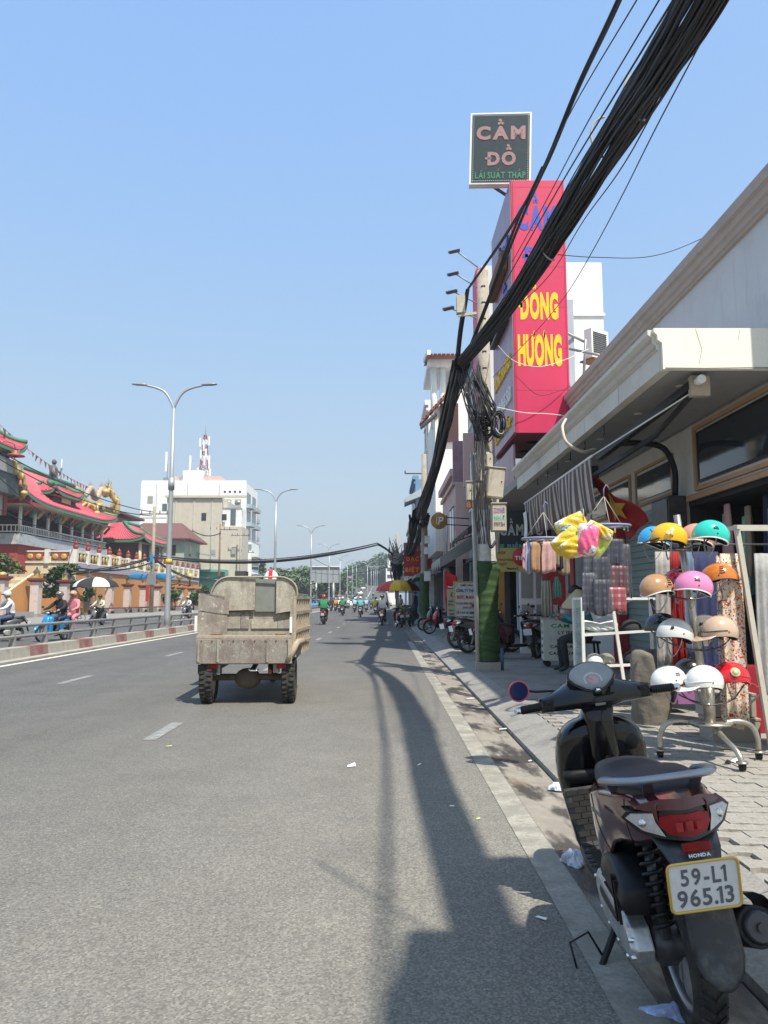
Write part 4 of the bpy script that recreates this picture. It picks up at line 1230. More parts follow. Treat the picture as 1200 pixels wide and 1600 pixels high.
# second bay beyond the shutter: plain pale panels and a red pillar
m = MB(); bx(m,4.60,4.70,15.1,17.7,.1,2.95); part('wall_panel', m, 'shop_cream', shop)
m = MB(); bx(m,4.40,4.56,14.5,14.9,.1,2.95); part('red_door_leaf', m, mat('pillar_red',(.42,.03,.035),.5, var=.08, dirt=(.2,.05,.05), damt=.4), shop)
# service: electric cabinet, bent conduit
el = thing('electric_cabinet', 'grey electric cabinet fixed high on the shop wall under the canopy', 'cabinet',(4.40,11.9,2.45))
S(MB().box(-.12,.155,-.42,.30,0,.52), 'case', 'dark_metal', el, bevel=.01)
S(MB().box(-.135,-.122,-.38,.26,.04,.48), 'door', 'grey_steel', el, bevel=.005)
m = MB(); m.tube(spline([(3.50,11.7,3.80),(3.9,11.6,3.80),(4.25,11.5,3.70),(4.40,11.5,3.40),(4.42,11.55,2.98)],6),.045,10)
solo('conduit', m, 'black_plastic', 'thick black bent conduit running down under the canopy to the cabinet', 'pipe')

# ---------------------------------------------------------------- folded awning mechanism and its hanging valance
aw = thing('awning', 'retractable awning under the canopy with a hanging brown and white striped valance', 'awning',(2.9,13,2.6))
def lo(p, o=(2.9,13,2.6)): return tuple(a - b for a, b in zip(p, o))
S(MB().bar(lo((3.55,8.62,3.86)), lo((3.30,11.6,3.58)),.09,.10), 'torsion_bar', 'black_plastic', aw)
m = MB(); m.bar(lo((3.60,8.72,3.80)), lo((3.75,10.4,3.66)),.05,.05); m.bar(lo((3.75,10.4,3.66)), lo((3.22,11.9,3.30)),.05,.06); part('folding_arm', m, 'dark_metal', aw)
S(MB().cbox(lo((3.24,11.9,3.32)),(.22,.14,.34)), 'bracket', 'black_plastic', aw, bevel=.01)
mb_ = S(MB().cbox(lo((3.62,8.60,3.84)),(.22,.10,.24)), 'motor_box', mat('beige_box',(.45,.36,.27),.6, var=.15), aw, bevel=.01)
S(MB().cyl(lo((3.58,8.55,3.88)), lo((3.58,8.42,3.88)),.05, n=12), 'gear', 'white_paint', mb_)
S(MB().cyl(lo((2.90,10.55,3.40)), lo((2.90,15.75,3.38)),.018, n=8), 'front_tube', 'white_paint', aw)
S(MB().cyl(lo((3.55,8.62,3.78)), lo((2.90,10.55,3.40)),.010, n=6), 'edge_wire', 'white_paint', aw)
def _stripe(t, b, N, L):
 tc = N('ShaderNodeTexCoord'); sx = N('ShaderNodeSeparateXYZ'); L(tc.outputs['Object'], sx.inputs[0])
 wv = N('ShaderNodeMath'); wv.operation = 'MULTIPLY'; wv.inputs[1].default_value = 2 * PI / .235; L(sx.outputs[1], wv.inputs[0])
 sn = N('ShaderNodeMath'); sn.operation = 'SINE'; L(wv.outputs[0], sn.inputs[0])
 r = _ramp(N, [(.0,(.15,.085,.072)),(.60,(.16,.09,.078)),(.68,(.44,.42,.38)),(1.0,(.48,.46,.42))])
 mr = N('ShaderNodeMapRange'); L(sn.outputs[0], mr.inputs[0]); mr.inputs[1].default_value = -1; mr.inputs[2].default_value = 1; L(mr.outputs[0], r.inputs[0])
 d = _ramp(N, [(.35,.72),(.65,1.05)]); L(_noise(N, L, tc.outputs['Object'],2.2,6), d.inputs[0])
 L(_mix(N, L,1.0, r.outputs[0], d.outputs[0], 'MULTIPLY'), b.inputs['Base Color'])
nodes_mat('striped_cloth', _stripe,.8)
m = MB()
def val(u, v):
 y = 10.6 + 5.1 * u
 drop = .66 + .10 * math.sin(u * 3.1 + .5) + .16 * max(0, u - .75) * 4 * .3 - .16 * math.exp(-((u - .42) / .10) ** 2)
 amp = .030 * (v ** .8)
 x = 2.90 + amp * math.sin(u * 46 + .8 * math.sin(u * 9)) + .03 * v * math.sin(u * 17) + .05 * v * v
 return lo((x, y + .02 * v * math.sin(u * 33),3.38 - drop * v))
m.grid(val,110,8); va = part('valance', m, 'striped_cloth', aw, solid=.004)
S(MB().grid(lambda u, v: lo((2.86 + .02 * math.sin(v * 3),15.35 + .34 * u,3.18 - .52 * v)),6,6), 'patch', 'white_paint', va, solid=.003)

# flag of the republic, red with a yellow star, hung slack under the canopy
fl = thing('flag', 'red flag with a yellow star hanging slack behind the hanging clothes', 'flag',(3.3,11.2,2.2))
m = MB()
O = Vector((3.3,11.2,2.2)); A0 = P(925,742,11.0); B0 = P(1014,812,10.6); C0 = P(945,800,11.4); D0 = P(985,842,10.8)
def flg(u, v):
 p = A0.lerp(B0, u).lerp(C0.lerp(D0, u) , v) + Vector((.05 * math.sin(u * 9 + v * 3),.10 * math.sin(u * 7 + v * 5),.02 * math.sin(u * 11)))
 return tuple(p - O)
m.grid(flg,24,10); part('cloth', m, mat('flag_red',(.26,.010,.010),.8, var=.1, bump=.2, bscale=8), fl, solid=.004)
m = MB(); vs = []
for k in range(10):
 a = PI / 2 + k * PI / 5; r_ = .20 if k % 2 == 0 else .085
 q = flg(min(1, max(0,.45 + r_ * math.cos(a) * 1.3)), min(1, max(0,.45 + r_ * math.sin(a) * 2)))
 vs.append((q[0] - .02, q[1] - .05, q[2]))
c = flg(.45,.45); vs.append((c[0] - .02, c[1] - .05, c[2]))
m.add(vs, [(k,(k + 1) % 10,10) for k in range(10)]); part('star', m, mat('star_yellow',(.50,.30,.03),.7, var=.05), fl)

# ---------------------------------------------------------------- helmet stand
ST = Vector((2.60,6.35,.125))
stand = thing('helmet_stand', 'leaning steel tree stand on three bent legs carrying rows of helmets', 'display stand', tuple(ST))
top = Vector((-.165,.0,1.98))
mat('stand_steel',(.42,.40,.35),.35,.8, var=.2, scale=8, dirt=(.22,.13,.07), damt=.5, dscale=6)
S(MB().tube([(.03,0,.30),(.0,0,.55), tuple(Vector((0,0,.55)).lerp(top,.5)), tuple(top)], [.042,.032,.030,.028],12), 'post', 'stand_steel', stand)
S(MB().tube([(.03,0,.26),(.03,0,.62)],.046,12), 'sleeve', 'stand_steel', stand)
S(MB().lathe([(0,.285),(.17,.285),(.17,.30),(0,.30)],(.03,0,0), n=20), 'hub_plate', 'stand_steel', stand)
for ax, ay in ((-.36,.10),(.40,.02),(.08,-.42)):
 L_ = math.hypot(ax, ay); ux, uy = ax / L_, ay / L_
 m = MB()
 if ay < -.2: m.tube(spline([(.03 + ux * .02, uy * .05,.28),(.03 + ux * .12, uy * .22,.20),(.03 + ux * .32, uy * .38,.10),(.03 + ux * .35, uy * .40,.05)],5),.022,10)
 else: m.tube(spline([(.03 + ux * .12, uy * .12,.295),(.03 + ux * .26, uy * .26,.300),(.03 + ux * .34, uy * .34,.265),(.03 + ux * .385, uy * .385,.17),(.03 + ux * .39, uy * .39,.075)],5),.022,10)
 lg = part('leg', m, 'stand_steel', stand)
 e = (.03 + ux * (.39 if ay > -.2 else .35), uy * (.39 if ay > -.2 else .40))
 S(MB().lathe([(0,.055),(.045,.055),(.045,.068),(0,.068)],(e[0], e[1],0), n=12), 'foot_plate', 'stand_steel', lg)
 m = MB(); m.cyl((e[0] - .018, e[1],.028),(e[0] + .018, e[1],.028),.028, n=14); m.bar((e[0], e[1],.03),(e[0], e[1],.058),.05,.03); part('caster', m, 'black_plastic', lg)

nodes_mat('helmet_foam', lambda t, b, N, L: b.inputs['Base Color'].__setattr__('default_value',(.02,.02,.022,1)),.9)
def helm_mat(n_, c): return mat('helmet_' + n_, c,.18, var=.03, coat=.7)
hc = dict(yellow=(.78,.42,.0), blue=(.03,.30,.60), teal=(.02,.50,.40), peach=(.62,.28,.18), pink=(.68,.22,.42), tan=(.42,.24,.12), orange=(.55,.16,.02), wine=(.16,.008,.02), white=(.72,.72,.70),
          pearl=(.62,.61,.58), beige=(.52,.37,.27), grey=(.16,.15,.145), black=(.02,.02,.022), red=(.55,.01,.02))
for k, c in hc.items(): helm_mat(k, c)
def helmet(label, col, loc, yaw, pitch=.0, roll=.0, style='plain', trim='ink_white', group='helmets for sale on the steel stand', s=1.0):
 """open-face half helmet; local +x is the front, origin at the rim centre"""
 t = thing('helmet', label, 'helmet', tuple(loc),0, group)
 t.rotation_euler = (roll, pitch, yaw); t.scale = (s, s, s)
 A, B, C = .150,.122,.135
 def zb(a):   # lower rim height round the head: front raised, ears lower, back lowest
  return -.030 + .028 * math.cos(a) - .016 * math.cos(2 * a + PI) * -1 - (.018 if style == 'cap' else .0) * (1 + math.cos(a)) * .5
 def surf(k):
  def f(u, v):
   a = 2 * PI * v; z0 = zb(a); th0 = math.acos(max(-.6, min(.6, z0 / C)))
   th = th0 * u
   return (k * A * math.sin(th) * math.cos(a) * (1.03 if math.cos(a) < 0 else .98), k * B * math.sin(th) * math.sin(a), k * C * math.cos(th))
  return f
 S(MB().grid(surf(1.0),10,32), 'shell', 'helmet_' + col, t)
 m = MB(); m.grid(surf(.90),6,24); m.f = [tuple(reversed(f)) for f in m.f]; part('liner', m, 'helmet_foam', t)
 rim = [Vector(surf(1.0)(1, k / 36)) for k in range(36)]
 S(MB().tube(rim,.0055 if trim else .003,6, closed=True), 'rim_trim', trim or 'black_plastic', t)
 ri = [Vector(surf(.90)(1, k / 24)) for k in range(24)]; ro = [Vector(surf(1.0)(1, k / 24)) for k in range(24)]
 S(MB().loft([ri + [ri[0]], ro + [ro[0]]], caps=False, closed=False, smooth=False), 'edge', 'helmet_foam', t)
 if style in ('cap', 'peak'):
  m = MB(); W = .105
  def pk(u, v):
   a = (v - .5) * 1.9; b_ = Vector(surf(1.01)(.97 if style == 'cap' else .9,(a / (2 * PI)) % 1.0))
   ext = u * (.085 if style == 'cap' else .06) * math.cos(a * .8)
   return (b_.x + ext, b_.y * (1 + .02 * u), b_.z + .004 - ext * .35)
  m.grid(pk,5,14); part('peak', m, 'helmet_' + col if style == 'cap' else 'black_plastic', t, solid=.005)
 if style == 'cap':
  S(MB().tube([Vector(surf(1.012)(.80,(-.25 + .5 * k / 16) % 1.0)) for k in range(17)],.004,6), 'band', 'black_plastic' if col == 'beige' else 'helmet_' + col, t)
 for s_ in (-1,1):
  vb = (.24 * s_) % 1.0
  if style in ('plain', 'vented'):
   for r_ in range(2 if style == 'plain' else 4):
    a_, b_ = Vector(surf(1.008)(.60 + .07 * r_ if style == 'plain' else .5 + .09 * r_,(vb + .035) % 1.0)), Vector(surf(1.008)(.60 + .07 * r_ if style == 'plain' else .5 + .09 * r_,(vb - .012) % 1.0))
    S(MB().bar(a_, b_,.006,.009), 'vent', 'ink_black', t)
  m = MB(); p = Vector(surf(1.01)(.84,(vb + .02 * s_) % 1.0)); m.ball(p,.006,8,5); part('rivet', m, 'ink_black', t)
  if style == 'button':
   m = MB(); p = Vector(surf(1.01)(.66,(.16 * s_) % 1.0)); m.ball(p,(.016,.008,.016),12,6); part('side_button', m, 'ink_black', t)
 e = [Vector(surf(.96)(.98,.25)), Vector(surf(.96)(.98,.75))]
 S(MB().tube(spline([e[0], e[0] + Vector((.01,-.02,-.07)), Vector((.02,0,-.17)), e[1] + Vector((.01,.02,-.07)), e[1]],5),.0065,6, flat=.4), 'strap', mat('strap_grey',(.35,.34,.31),.7, var=.1), t)
 return t
D = R
hl = [
 ('blue half helmet with white trim behind the yellow one, top row of the stand', 'blue',(1022,846,6.62), D(205),0, 'plain', 'ink_white'),
 ('glossy yellow helmet with a small lettered badge and black peak, top row of the stand', 'yellow',(1044,842,6.30), D(172), D(6), 'peak', None),
 ('peach half helmet partly behind the turquoise one, top row of the stand', 'peach',(1088,842,6.60), D(175),0, 'plain', 'ink_white'),
 ('turquoise half helmet with white trim, top row of the stand', 'teal',(1110,838,6.22), D(180),0, 'plain', 'ink_white'),
 ('tan brown helmet with white trim at the left of the second row', 'tan',(1027,922,6.30), D(25), D(8), 'vented', 'ink_white'),
 ('wine red helmet mostly hidden behind the pink one', 'wine',(1062,912,6.70), D(180),0, 'plain', None),
 ('glossy pink half helmet with white trim in the middle of the second row', 'pink',(1083,918,6.15), D(175),0, 'plain', 'ink_white'),
 ('dark orange vented helmet at the right of the second row', 'orange',(1124,904,6.62), D(-20),0, 'vented', None),
 ('black helmet behind the pearl white one in the third row', 'black',(1034,982,6.66), D(180),0, 'plain', None),
 ('pearl white helmet with a round dark button in the third row', 'pearl',(1054,992,6.28), D(190),0, 'button', None),
 ('dark grey helmet behind the beige peaked one in the third row', 'grey',(1102,985,6.66), D(180),0, 'button', None),
 ('beige peaked helmet with a black band and a paper tag, third row', 'beige',(1124,988,6.25), D(188), D(4), 'cap', None),
 ('round white helmet at the left of the bottom row', 'white',(1046,1066,6.30), D(10),0, 'plain', 'peach'),
 ('black helmet between the two white ones of the bottom row', 'black',(1080,1052,6.70), D(180),0, 'plain', None),
 ('white peaked cap helmet in the middle of the bottom row', 'white',(1100,1066,6.15), D(186), D(4), 'cap', None),
 ('bright red peaked helmet with a round printed picture, bottom row', 'red',(1142,1060,6.35), D(-8), D(4), 'cap', None)]
for lab, col,(px, py, Y), yw_, pt, sty, tr in hl:
 p = P(px, py, Y)
 if tr == 'peach': tr = 'helmet_peach'
 hh = helmet(lab, col, p, yw_, pt, D(-3), sty, tr, s=1.0)
 if col == 'yellow':
  text('Ge',.055,.036, Matrix.Translation((.01,.128,.052)) @ Matrix.Rotation(D(28),4, 'X') @ Matrix(((-1,0,0,0),(0,0,1,0),(0,1,0,0),(0,0,0,1))), 'chrome', hh,.003,.06)
 if col == 'red':
  for k_,(rr_, c_) in enumerate(((.038,(.75,.55,.25)),(.026,(.30,.42,.25)),(.014,(.8,.45,.3)))):
   m = MB(Matrix.Translation((.0,-.118 - .002 * k_,.055)) @ Matrix.Rotation(D(62),4, 'X')); m.lathe([(0,.004),(rr_,.002),(rr_,-.004)], n=18); part('printed_disc', m, mat('disc%d' % k_, c_,.4, var=.3, scale=30), hh)
 if col == 'beige':
  m = MB(); m.box(.03,.07,-.128,-.126,-.12,-.06); m.box(.085,.10,-.128,-.126,-.12,-.05); part('price_tag', m, 'white_paint', hh)
# wire hoops on the post that carry each row
for zf, wd in ((.86,.27),(.60,.30),(.34,.30),(.13,.28)):
 q = Vector((0,0,.55)).lerp(top,(zf - .1) / .9 * 1.0) if zf > .2 else Vector((.02,0,.50))
 m = MB(); m.tube(spline([(q.x - wd,-.05, q.z + .10),(q.x - wd * .6,-.06, q.z - .02),(q.x,-.04, q.z - .06),(q.x + wd * .6,-.06, q.z - .02),(q.x + wd,-.05, q.z + .10)],6),.006,6)
 m.tube(spline([(q.x - wd,.28, q.z + .10),(q.x - wd * .5,.15, q.z - .02),(q.x,.04, q.z - .06),(q.x + wd * .5,.15, q.z - .02),(q.x + wd,.28, q.z + .10)],6),.006,6)
 part('hoop', m, 'dark_metal', stand)
 S(MB().tube([(q.x,0, q.z - .07),(q.x,0, q.z - .05)],.045,12), 'collar', 'stand_steel', stand)
# ---------------------------------------------------------------- goods in front of the shop
def gz(x): return .12
rk = thing('clothes_rack', 'white A-framed clothes rack hung with trousers at the right edge of the view', 'clothes rack',(3.45,6.9,.12))
mat('rack_paint',(.52,.50,.43),.5, var=.1, scale=6, dirt=(.28,.24,.18), damt=.6, dscale=6)
def lr(x, y, z): return (x - 3.45, y - 6.9, z - .12)
for y in (6.55,):
 S(MB().bar(lr(3.22, y,.14), lr(3.02, y,2.02),.04,.04), 'upright', 'rack_paint', rk)
S(MB().bar(lr(3.02,6.50,2.02), lr(3.02,7.50,2.02),.035,.035), 'top_rail', 'rack_paint', rk)
m = MB(); m.bar(lr(3.02,6.6,2.02), lr(3.55,6.6,2.02),.035,.05); m.bar(lr(3.22,6.55,.16), lr(3.9,6.55,.16),.04,.04); part('side_rail', m, 'rack_paint', rk)
S(MB().bar(lr(3.18,6.55,.62), lr(3.55,6.50,.20),.02,.02), 'brace', 'rack_paint', rk)
S(MB().bar(lr(3.18,6.6,.62), lr(2.98,7.2,.16),.015,.015), 'brace', 'rack_paint', rk)
def _floral(t, b, N, L):
 tc = N('ShaderNodeTexCoord'); v = tc.outputs['Object']
 vo = N('ShaderNodeTexVoronoi'); vo.inputs['Scale'].default_value = 80; L(v, vo.inputs['Vector'])
 sp = N('ShaderNodeSeparateColor'); L(vo.outputs['Color'], sp.inputs[0])
 r = _ramp(N, [(.0,(.55,.50,.42)),(.45,(.62,.57,.48)),(.5,(.40,.04,.05)),(.64,(.25,.02,.04)),(.66,(.60,.28,.05)),(.78,(.10,.05,.04)),(.82,(.62,.56,.46)),(1.0,(.50,.44,.36))]); r.color_ramp.interpolation = 'CONSTANT'
 L(sp.outputs[0], r.inputs[0]); L(r.outputs[0], b.inputs['Base Color'])
nodes_mat('floral_cloth', _floral,.8)
def _plaid(c1, c2, c3):
 def f(t, b, N, L):
  tc = N('ShaderNodeTexCoord'); s_ = N('ShaderNodeSeparateXYZ'); L(tc.outputs['Object'], s_.inputs[0])
  o = None
  for ax, fr in ((0,75),(2,75)):
   k = N('ShaderNodeMath'); k.operation = 'MULTIPLY'; k.inputs[1].default_value = fr; L(s_.outputs[ax], k.inputs[0])
   q = N('ShaderNodeMath'); q.operation = 'SINE'; L(k.outputs[0], q.inputs[0])
   g_ = N('ShaderNodeMath'); g_.operation = 'GREATER_THAN'; g_.inputs[1].default_value = .45; L(q.outputs[0], g_.inputs[0])
   if o is None: o = g_.outputs[0]
   else:
    a = N('ShaderNodeMath'); a.operation = 'ADD'; L(o, a.inputs[0]); L(g_.outputs[0], a.inputs[1]); o = a.outputs[0]
  h = N('ShaderNodeMath'); h.operation = 'MULTIPLY'; h.inputs[1].default_value = .5; L(o, h.inputs[0])
  r = _ramp(N, [(0, c1),(.5, c2),(1, c3)]); L(h.outputs[0], r.inputs[0]); L(r.outputs[0], b.inputs['Base Color'])
 return f
nodes_mat('plaid_navy', _plaid((.008,.010,.022),(.016,.022,.045),(.06,.066,.10)),.6)
nodes_mat('plaid_grey', _plaid((.03,.034,.05),(.055,.062,.09),(.12,.13,.17)),.6)
nodes_mat('plaid_wine', _plaid((.07,.012,.022),(.10,.025,.035),(.22,.12,.13)),.6)
nodes_mat('plaid_red', _plaid((.30,.03,.05),(.36,.08,.09),(.5,.4,.4)),.6)
for n_, c in dict(pinkish=(.50,.30,.28), camel=(.38,.22,.12), lilac=(.34,.34,.48), dove=(.34,.32,.30), denim=(.10,.15,.24), paleblue=(.28,.36,.46), khaki=(.26,.20,.14), ash=(.32,.32,.32), ink=(.02,.03,.09), black2=(.025,.025,.03)).items():
 cloth(n_, c)
def hang(mb, c, w, h, dirx=(1,0,0), folds=3, amp=.02, th=.03, top=.8, rnd=0):
 """hanging folded cloth: closed sheet with vertical folds, c is the top centre"""
 c = Vector(c); dx = Vector(dirx).normalized(); dn = Vector((-dx.y, dx.x,0))
 rr = random.Random(rnd)
 ph = rr.uniform(0,6)
 rows = []
 for j in range(9):
  v = j / 8; ww = w * (top + (1 - top) * min(1, v * 2.5)) / 2
  ring = []
  n = 14
  for side in (1,-1):
   for i in range(n + 1):
    u = i / n if side == 1 else 1 - i / n
    x = (u - .5) * 2 * ww
    d = amp * math.sin(u * folds * 2 * PI + ph + v * 1.2) * (.3 + v) + side * th / 2 * (1 - .6 * (2 * u - 1) ** 2)
    ring.append(tuple(c + dx * x + dn * d + Vector((0,0,-h * v + .015 * math.sin(u * 5 + ph) * v))))
  rows.append(ring)
 mb.loft(rows[::-1])
RG = 'clothes hanging from the white rack'
for i,(y, x, m_, w, h, lab) in enumerate(((6.62,2.98, 'floral_cloth',.20,1.42, 'long floral trousers hanging in front of the white rack upright'),
          (6.95,3.10, 'floral_cloth',.22,1.52, 'second pair of floral trousers hanging just behind the rack upright'),
          (6.60,3.24, 'cloth_ash',.14,1.30, 'light grey trousers hanging right of the floral ones'),
          (6.66,3.38, 'cloth_denim',.14,1.42, 'mid blue trousers hanging on the white rack'),
          (6.60,3.50, 'cloth_khaki',.12,1.25, 'khaki brown trousers hanging beside the blue ones'),
          (6.64,3.62, 'cloth_ash',.16,1.35, 'pale grey trousers at the far right edge of the rack'))):
 m = MB(); hang(m,(x, y,1.80), w, h,(1,.15,0),2,.018,.04,.9, i)
 solo('trousers', m, m_, lab, 'trousers', RG)
for i in range(4):
 m = MB(); x = 3.10 + i * .13; m.tube([(x - .02,6.6,2.04),(x + .02,6.6,2.06),(x + .03,6.6,2.0),(x,6.6,1.92),(x - .06,6.6,1.82),(x + .07,6.6,1.82),(x,6.6,1.92)],.004,5); part('hanger', m, 'rack_paint', rk)
for i,(px, Y, m_, w, h, lab) in enumerate(((1095,8.3, 'cloth_ink',.42,1.5, 'deep blue garments hanging in shade behind the helmet stand'),(1068,8.1, 'cloth_denim',.24,1.1, 'dark patterned garment hanging behind the stand post'),
           (1055,7.6, 'flag_red',.12,1.1, 'narrow red cloth strip hanging behind the stand post'),(1040,8.0, 'cloth_dove',.26,1.2, 'grey translucent plastic covered garments left of the stand post'))):
 t_ = P(px,862, Y); m = MB(); hang(m, t_, w, h,(1,.1,0),4,.03,.05,.9,20 + i); solo('garment', m, m_, lab, 'garment', 'clothes hanging behind the helmet stand')
m = MB(); m.cyl((2.9,8.0,1.98),(4.5,8.3,2.0),.012, n=6); solo('clothes_rail', m, 'dark_metal', 'thin dark rail carrying the clothes behind the helmets', 'rail')

# round peg hangers
def peg_hanger(label, cx, cy, z, r, items, group='round peg hangers under the awning'):
 t = thing('peg_hanger', label, 'peg hanger',(cx, cy, z),0, group)
 m = MB(); m.tube([(r * math.cos(2 * PI * k / 28), r * .8 * math.sin(2 * PI * k / 28),0) for k in range(28)],.016,6, closed=True)
 for k in range(3): a = PI * k / 3; m.bar((r * math.cos(a), r * .8 * math.sin(a),0),(-r * math.cos(a),-r * .8 * math.sin(a),0),.012,.012)
 part('ring', m, mat('hanger_lilac',(.22,.23,.34),.5, var=.1), t)
 for k in range(3):
  a = 2 * PI * k / 3 + .5; S(MB().tube([(r * .95 * math.cos(a), r * .75 * math.sin(a),0),(0,0,.34)],.005,5), 'chain', 'strap_grey', t)
 S(MB().tube([(0,0,.32),(0,0,.42),(.03,0,.47),(.06,0,.43)],.008,6), 'hook', 'hanger_lilac', t)
 for i,(a, m_, w, h) in enumerate(items):
  x, y = r * .93 * math.cos(a), r * .75 * math.sin(a)
  pg = MB(); pg.box(x - .008, x + .008, y - .006, y + .006,-.06,-.005); pgo = part('peg', pg, mat('peg_green',(.10,.42,.22),.5) if i % 3 == 0 else mat('peg_yellow',(.5,.42,.1),.5), t)
 return t
items = [(-2.6, 'cloth_lilac',.10,.38),(-2.1, 'cloth_camel',.16,.36),(-1.55, 'cloth_pinkish',.17,.38),(-1.15, 'cloth_khaki',.10,.30),(-.9, 'cloth_black2',.08,.34),(-.45, 'cloth_khaki',.15,.40),(.0, 'cloth_camel',.12,.36),(1.4, 'cloth_dove',.2,.3),(2.4, 'cloth_pinkish',.14,.33)]
c1 = P(850,842,9.6)
peg_hanger('lilac peg hanger ring holding folded beige and pink socks', c1.x, c1.y, c1.z,.27, items)
labs = ['lilac', 'camel brown', 'pale pink', 'khaki, behind the pink ones', 'black', 'khaki, at the right of the ring', 'camel, at the far side of the ring', 'dove grey', 'dusty pink, at the back of the ring']
for i,(a, m_, w, h) in enumerate(items):
 m = MB(); hang(m,(c1.x + .25 * math.cos(a), c1.y + .2 * math.sin(a), c1.z - .05), w, h,(1,.2 * (i % 2),0),2,.014,.03,.75,40 + i)
 solo('socks', m, m_, 'folded socks hanging from the lilac ring, ' + labs[i], 'socks', 'socks pegged on the lilac ring')
c2 = P(945,822,8.6)
peg_hanger('lilac peg hanger ring holding plastic-wrapped plaid shorts', c2.x, c2.y, c2.z,.28, [(k * .9, 'plaid_navy',.1,.1) for k in range(7)])
for i,(px, py, Y, m_, w, h, lab) in enumerate(((958,842,8.40, 'plaid_navy',.22,.27, 'navy plaid shorts at the top of the wrapped column'),(966,884,8.36, 'plaid_wine',.20,.34, 'wine plaid shorts in clear wrap, right of the column'),
  (964,918,8.32, 'plaid_red',.20,.26, 'red plaid shorts in clear wrap, bottom right of the column'),(938,870,8.36, 'plaid_navy',.18,.30, 'dark plaid shorts in clear wrap in the middle of the column'),
  (940,905,8.30, 'plaid_navy',.20,.38, 'navy shorts in clear wrap at the bottom of the column'),(921,852,8.40, 'plaid_grey',.14,.34, 'grey plaid shorts in clear wrap, left of the column'),
  (920,895,8.34, 'plaid_grey',.15,.42, 'pale blue shorts in clear wrap, bottom left of the column'),(945,848,8.45, 'plaid_grey',.16,.3, 'grey checked shorts behind the middle of the column'),(975,850,8.5, 'plaid_navy',.12,.60, 'long dark plaid shorts at the right edge of the column'))):
 m = MB(); hang(m, P(px, py, Y), w, h,(1,.1 * (i % 3),0),2,.02,.04,.9,60 + i); o = solo('shorts', m, m_, lab, 'shorts', 'plaid shorts wrapped in plastic')
 w_ = MB(); q = P(px, py, Y); hang(w_,(0,-.03, h + .01), w * 1.12, h * 1.05,(1,.1 * (i % 3),0),5,.016,.03,.9,80 + i); part('plastic_wrap', w_, mat('clear_plastic',(.8,.82,.85),.12, var=0, alpha=.035), o)
 c = o.children[0]; c.location = (0,0,0)
# colourful snack bags tied together
def pillow(m, c, w, h, d, rot):
 Mx = Matrix.Translation(Vector(c)) @ rot.to_4x4(); keep = m.M; m.M = Mx
 def f(u, v, s_):
  a, b = 2 * u - 1,2 * v - 1
  e = max(0,(1 - a ** 4) * (1 - b ** 4)) ** .5
  return (a * w / 2 * (1 - .10 * (b * b)), s_ * d / 2 * e + .008 * math.sin(a * 9 + b * 7) * e, b * h / 2 * (1 - .08 * a * a))
 m.grid(lambda u, v: f(u, v,-1),14,12); m.grid(lambda u, v: f(1 - u, v,1),14,12); m.M = keep
bagm = {'bag_yellow': (.62,.42,.03), 'bag_pink': (.72,.12,.26), 'bag_blue': (.10,.30,.60), 'bag_lime': (.50,.62,.10), 'bag_rose': (.60,.22,.24)}
def _bag(c):
 def f(t, b, N, L):
  tc = N('ShaderNodeTexCoord'); v = tc.outputs['Object']
  r = _ramp(N, [(.42, c),(.52, tuple(min(1, x * 1.15) for x in c)),(.56,(.72,.70,.60)),(.62,(.72,.70,.60)),(.66,(.06,.22,.50)),(.70, c)]); L(_noise(N, L, v,9,3), r.inputs[0]); L(r.outputs[0], b.inputs['Base Color'])
  bp = N('ShaderNodeBump'); bp.inputs['Strength'].default_value = .5; bp.inputs['Distance'].default_value = .02; L(_noise(N, L, v,16,3), bp.inputs['Height']); L(bp.outputs[0], b.inputs['Normal'])
 return f
for n_, c in bagm.items(): nodes_mat(n_, _bag(c),.22)
for i,(px, py, Y, m_, w, h, d, rz_, lab) in enumerate(((893,822,6.1, 'bag_yellow',.26,.17,.12,25, 'yellow snack bag with a blue patch, top of the hanging bunch'),(885,845,6.0, 'bag_yellow',.25,.15,.12,40, 'yellow snack bag at the left of the hanging bunch'),
  (899,852,5.95, 'bag_yellow',.25,.14,.12,30, 'yellow snack bag low in front of the bunch'),(937,829,6.05, 'bag_yellow',.22,.10,.09,-28, 'narrow yellow snack bag sticking out to the right'),
  (918,843,5.92, 'bag_pink',.17,.25,.14,-8, 'bright pink bag in the middle of the hanging bunch'),(934,848,6.1, 'bag_lime',.17,.22,.10,-35, 'lime green bag behind the pink one'),
  (900,862,6.1, 'bag_rose',.12,.10,.08,10, 'small rose bag under the yellow ones'),(912,862,6.15, 'bag_lime',.18,.08,.07,5, 'lime green bag at the bottom of the bunch'),(886,828,6.02, 'bag_blue',.10,.06,.06,30, 'small blue bag on the upper left of the bunch'))):
 m = MB(); pillow(m, P(px, py, Y), w, h, d, Matrix.Rotation(-R(rz_),3, 'Y')); solo('snack_bag', m, m_, lab, 'bag', 'snack bags hanging in a bunch')
m = MB(); t_ = P(912,815,6.05); m.tube([tuple(t_),(t_.x,6.05, t_.z + .10),(t_.x + .04,6.4, t_.z + .12)],.004,5); solo('string', m, 'strap_grey', 'short string tying the bunch of snack bags together', 'string')

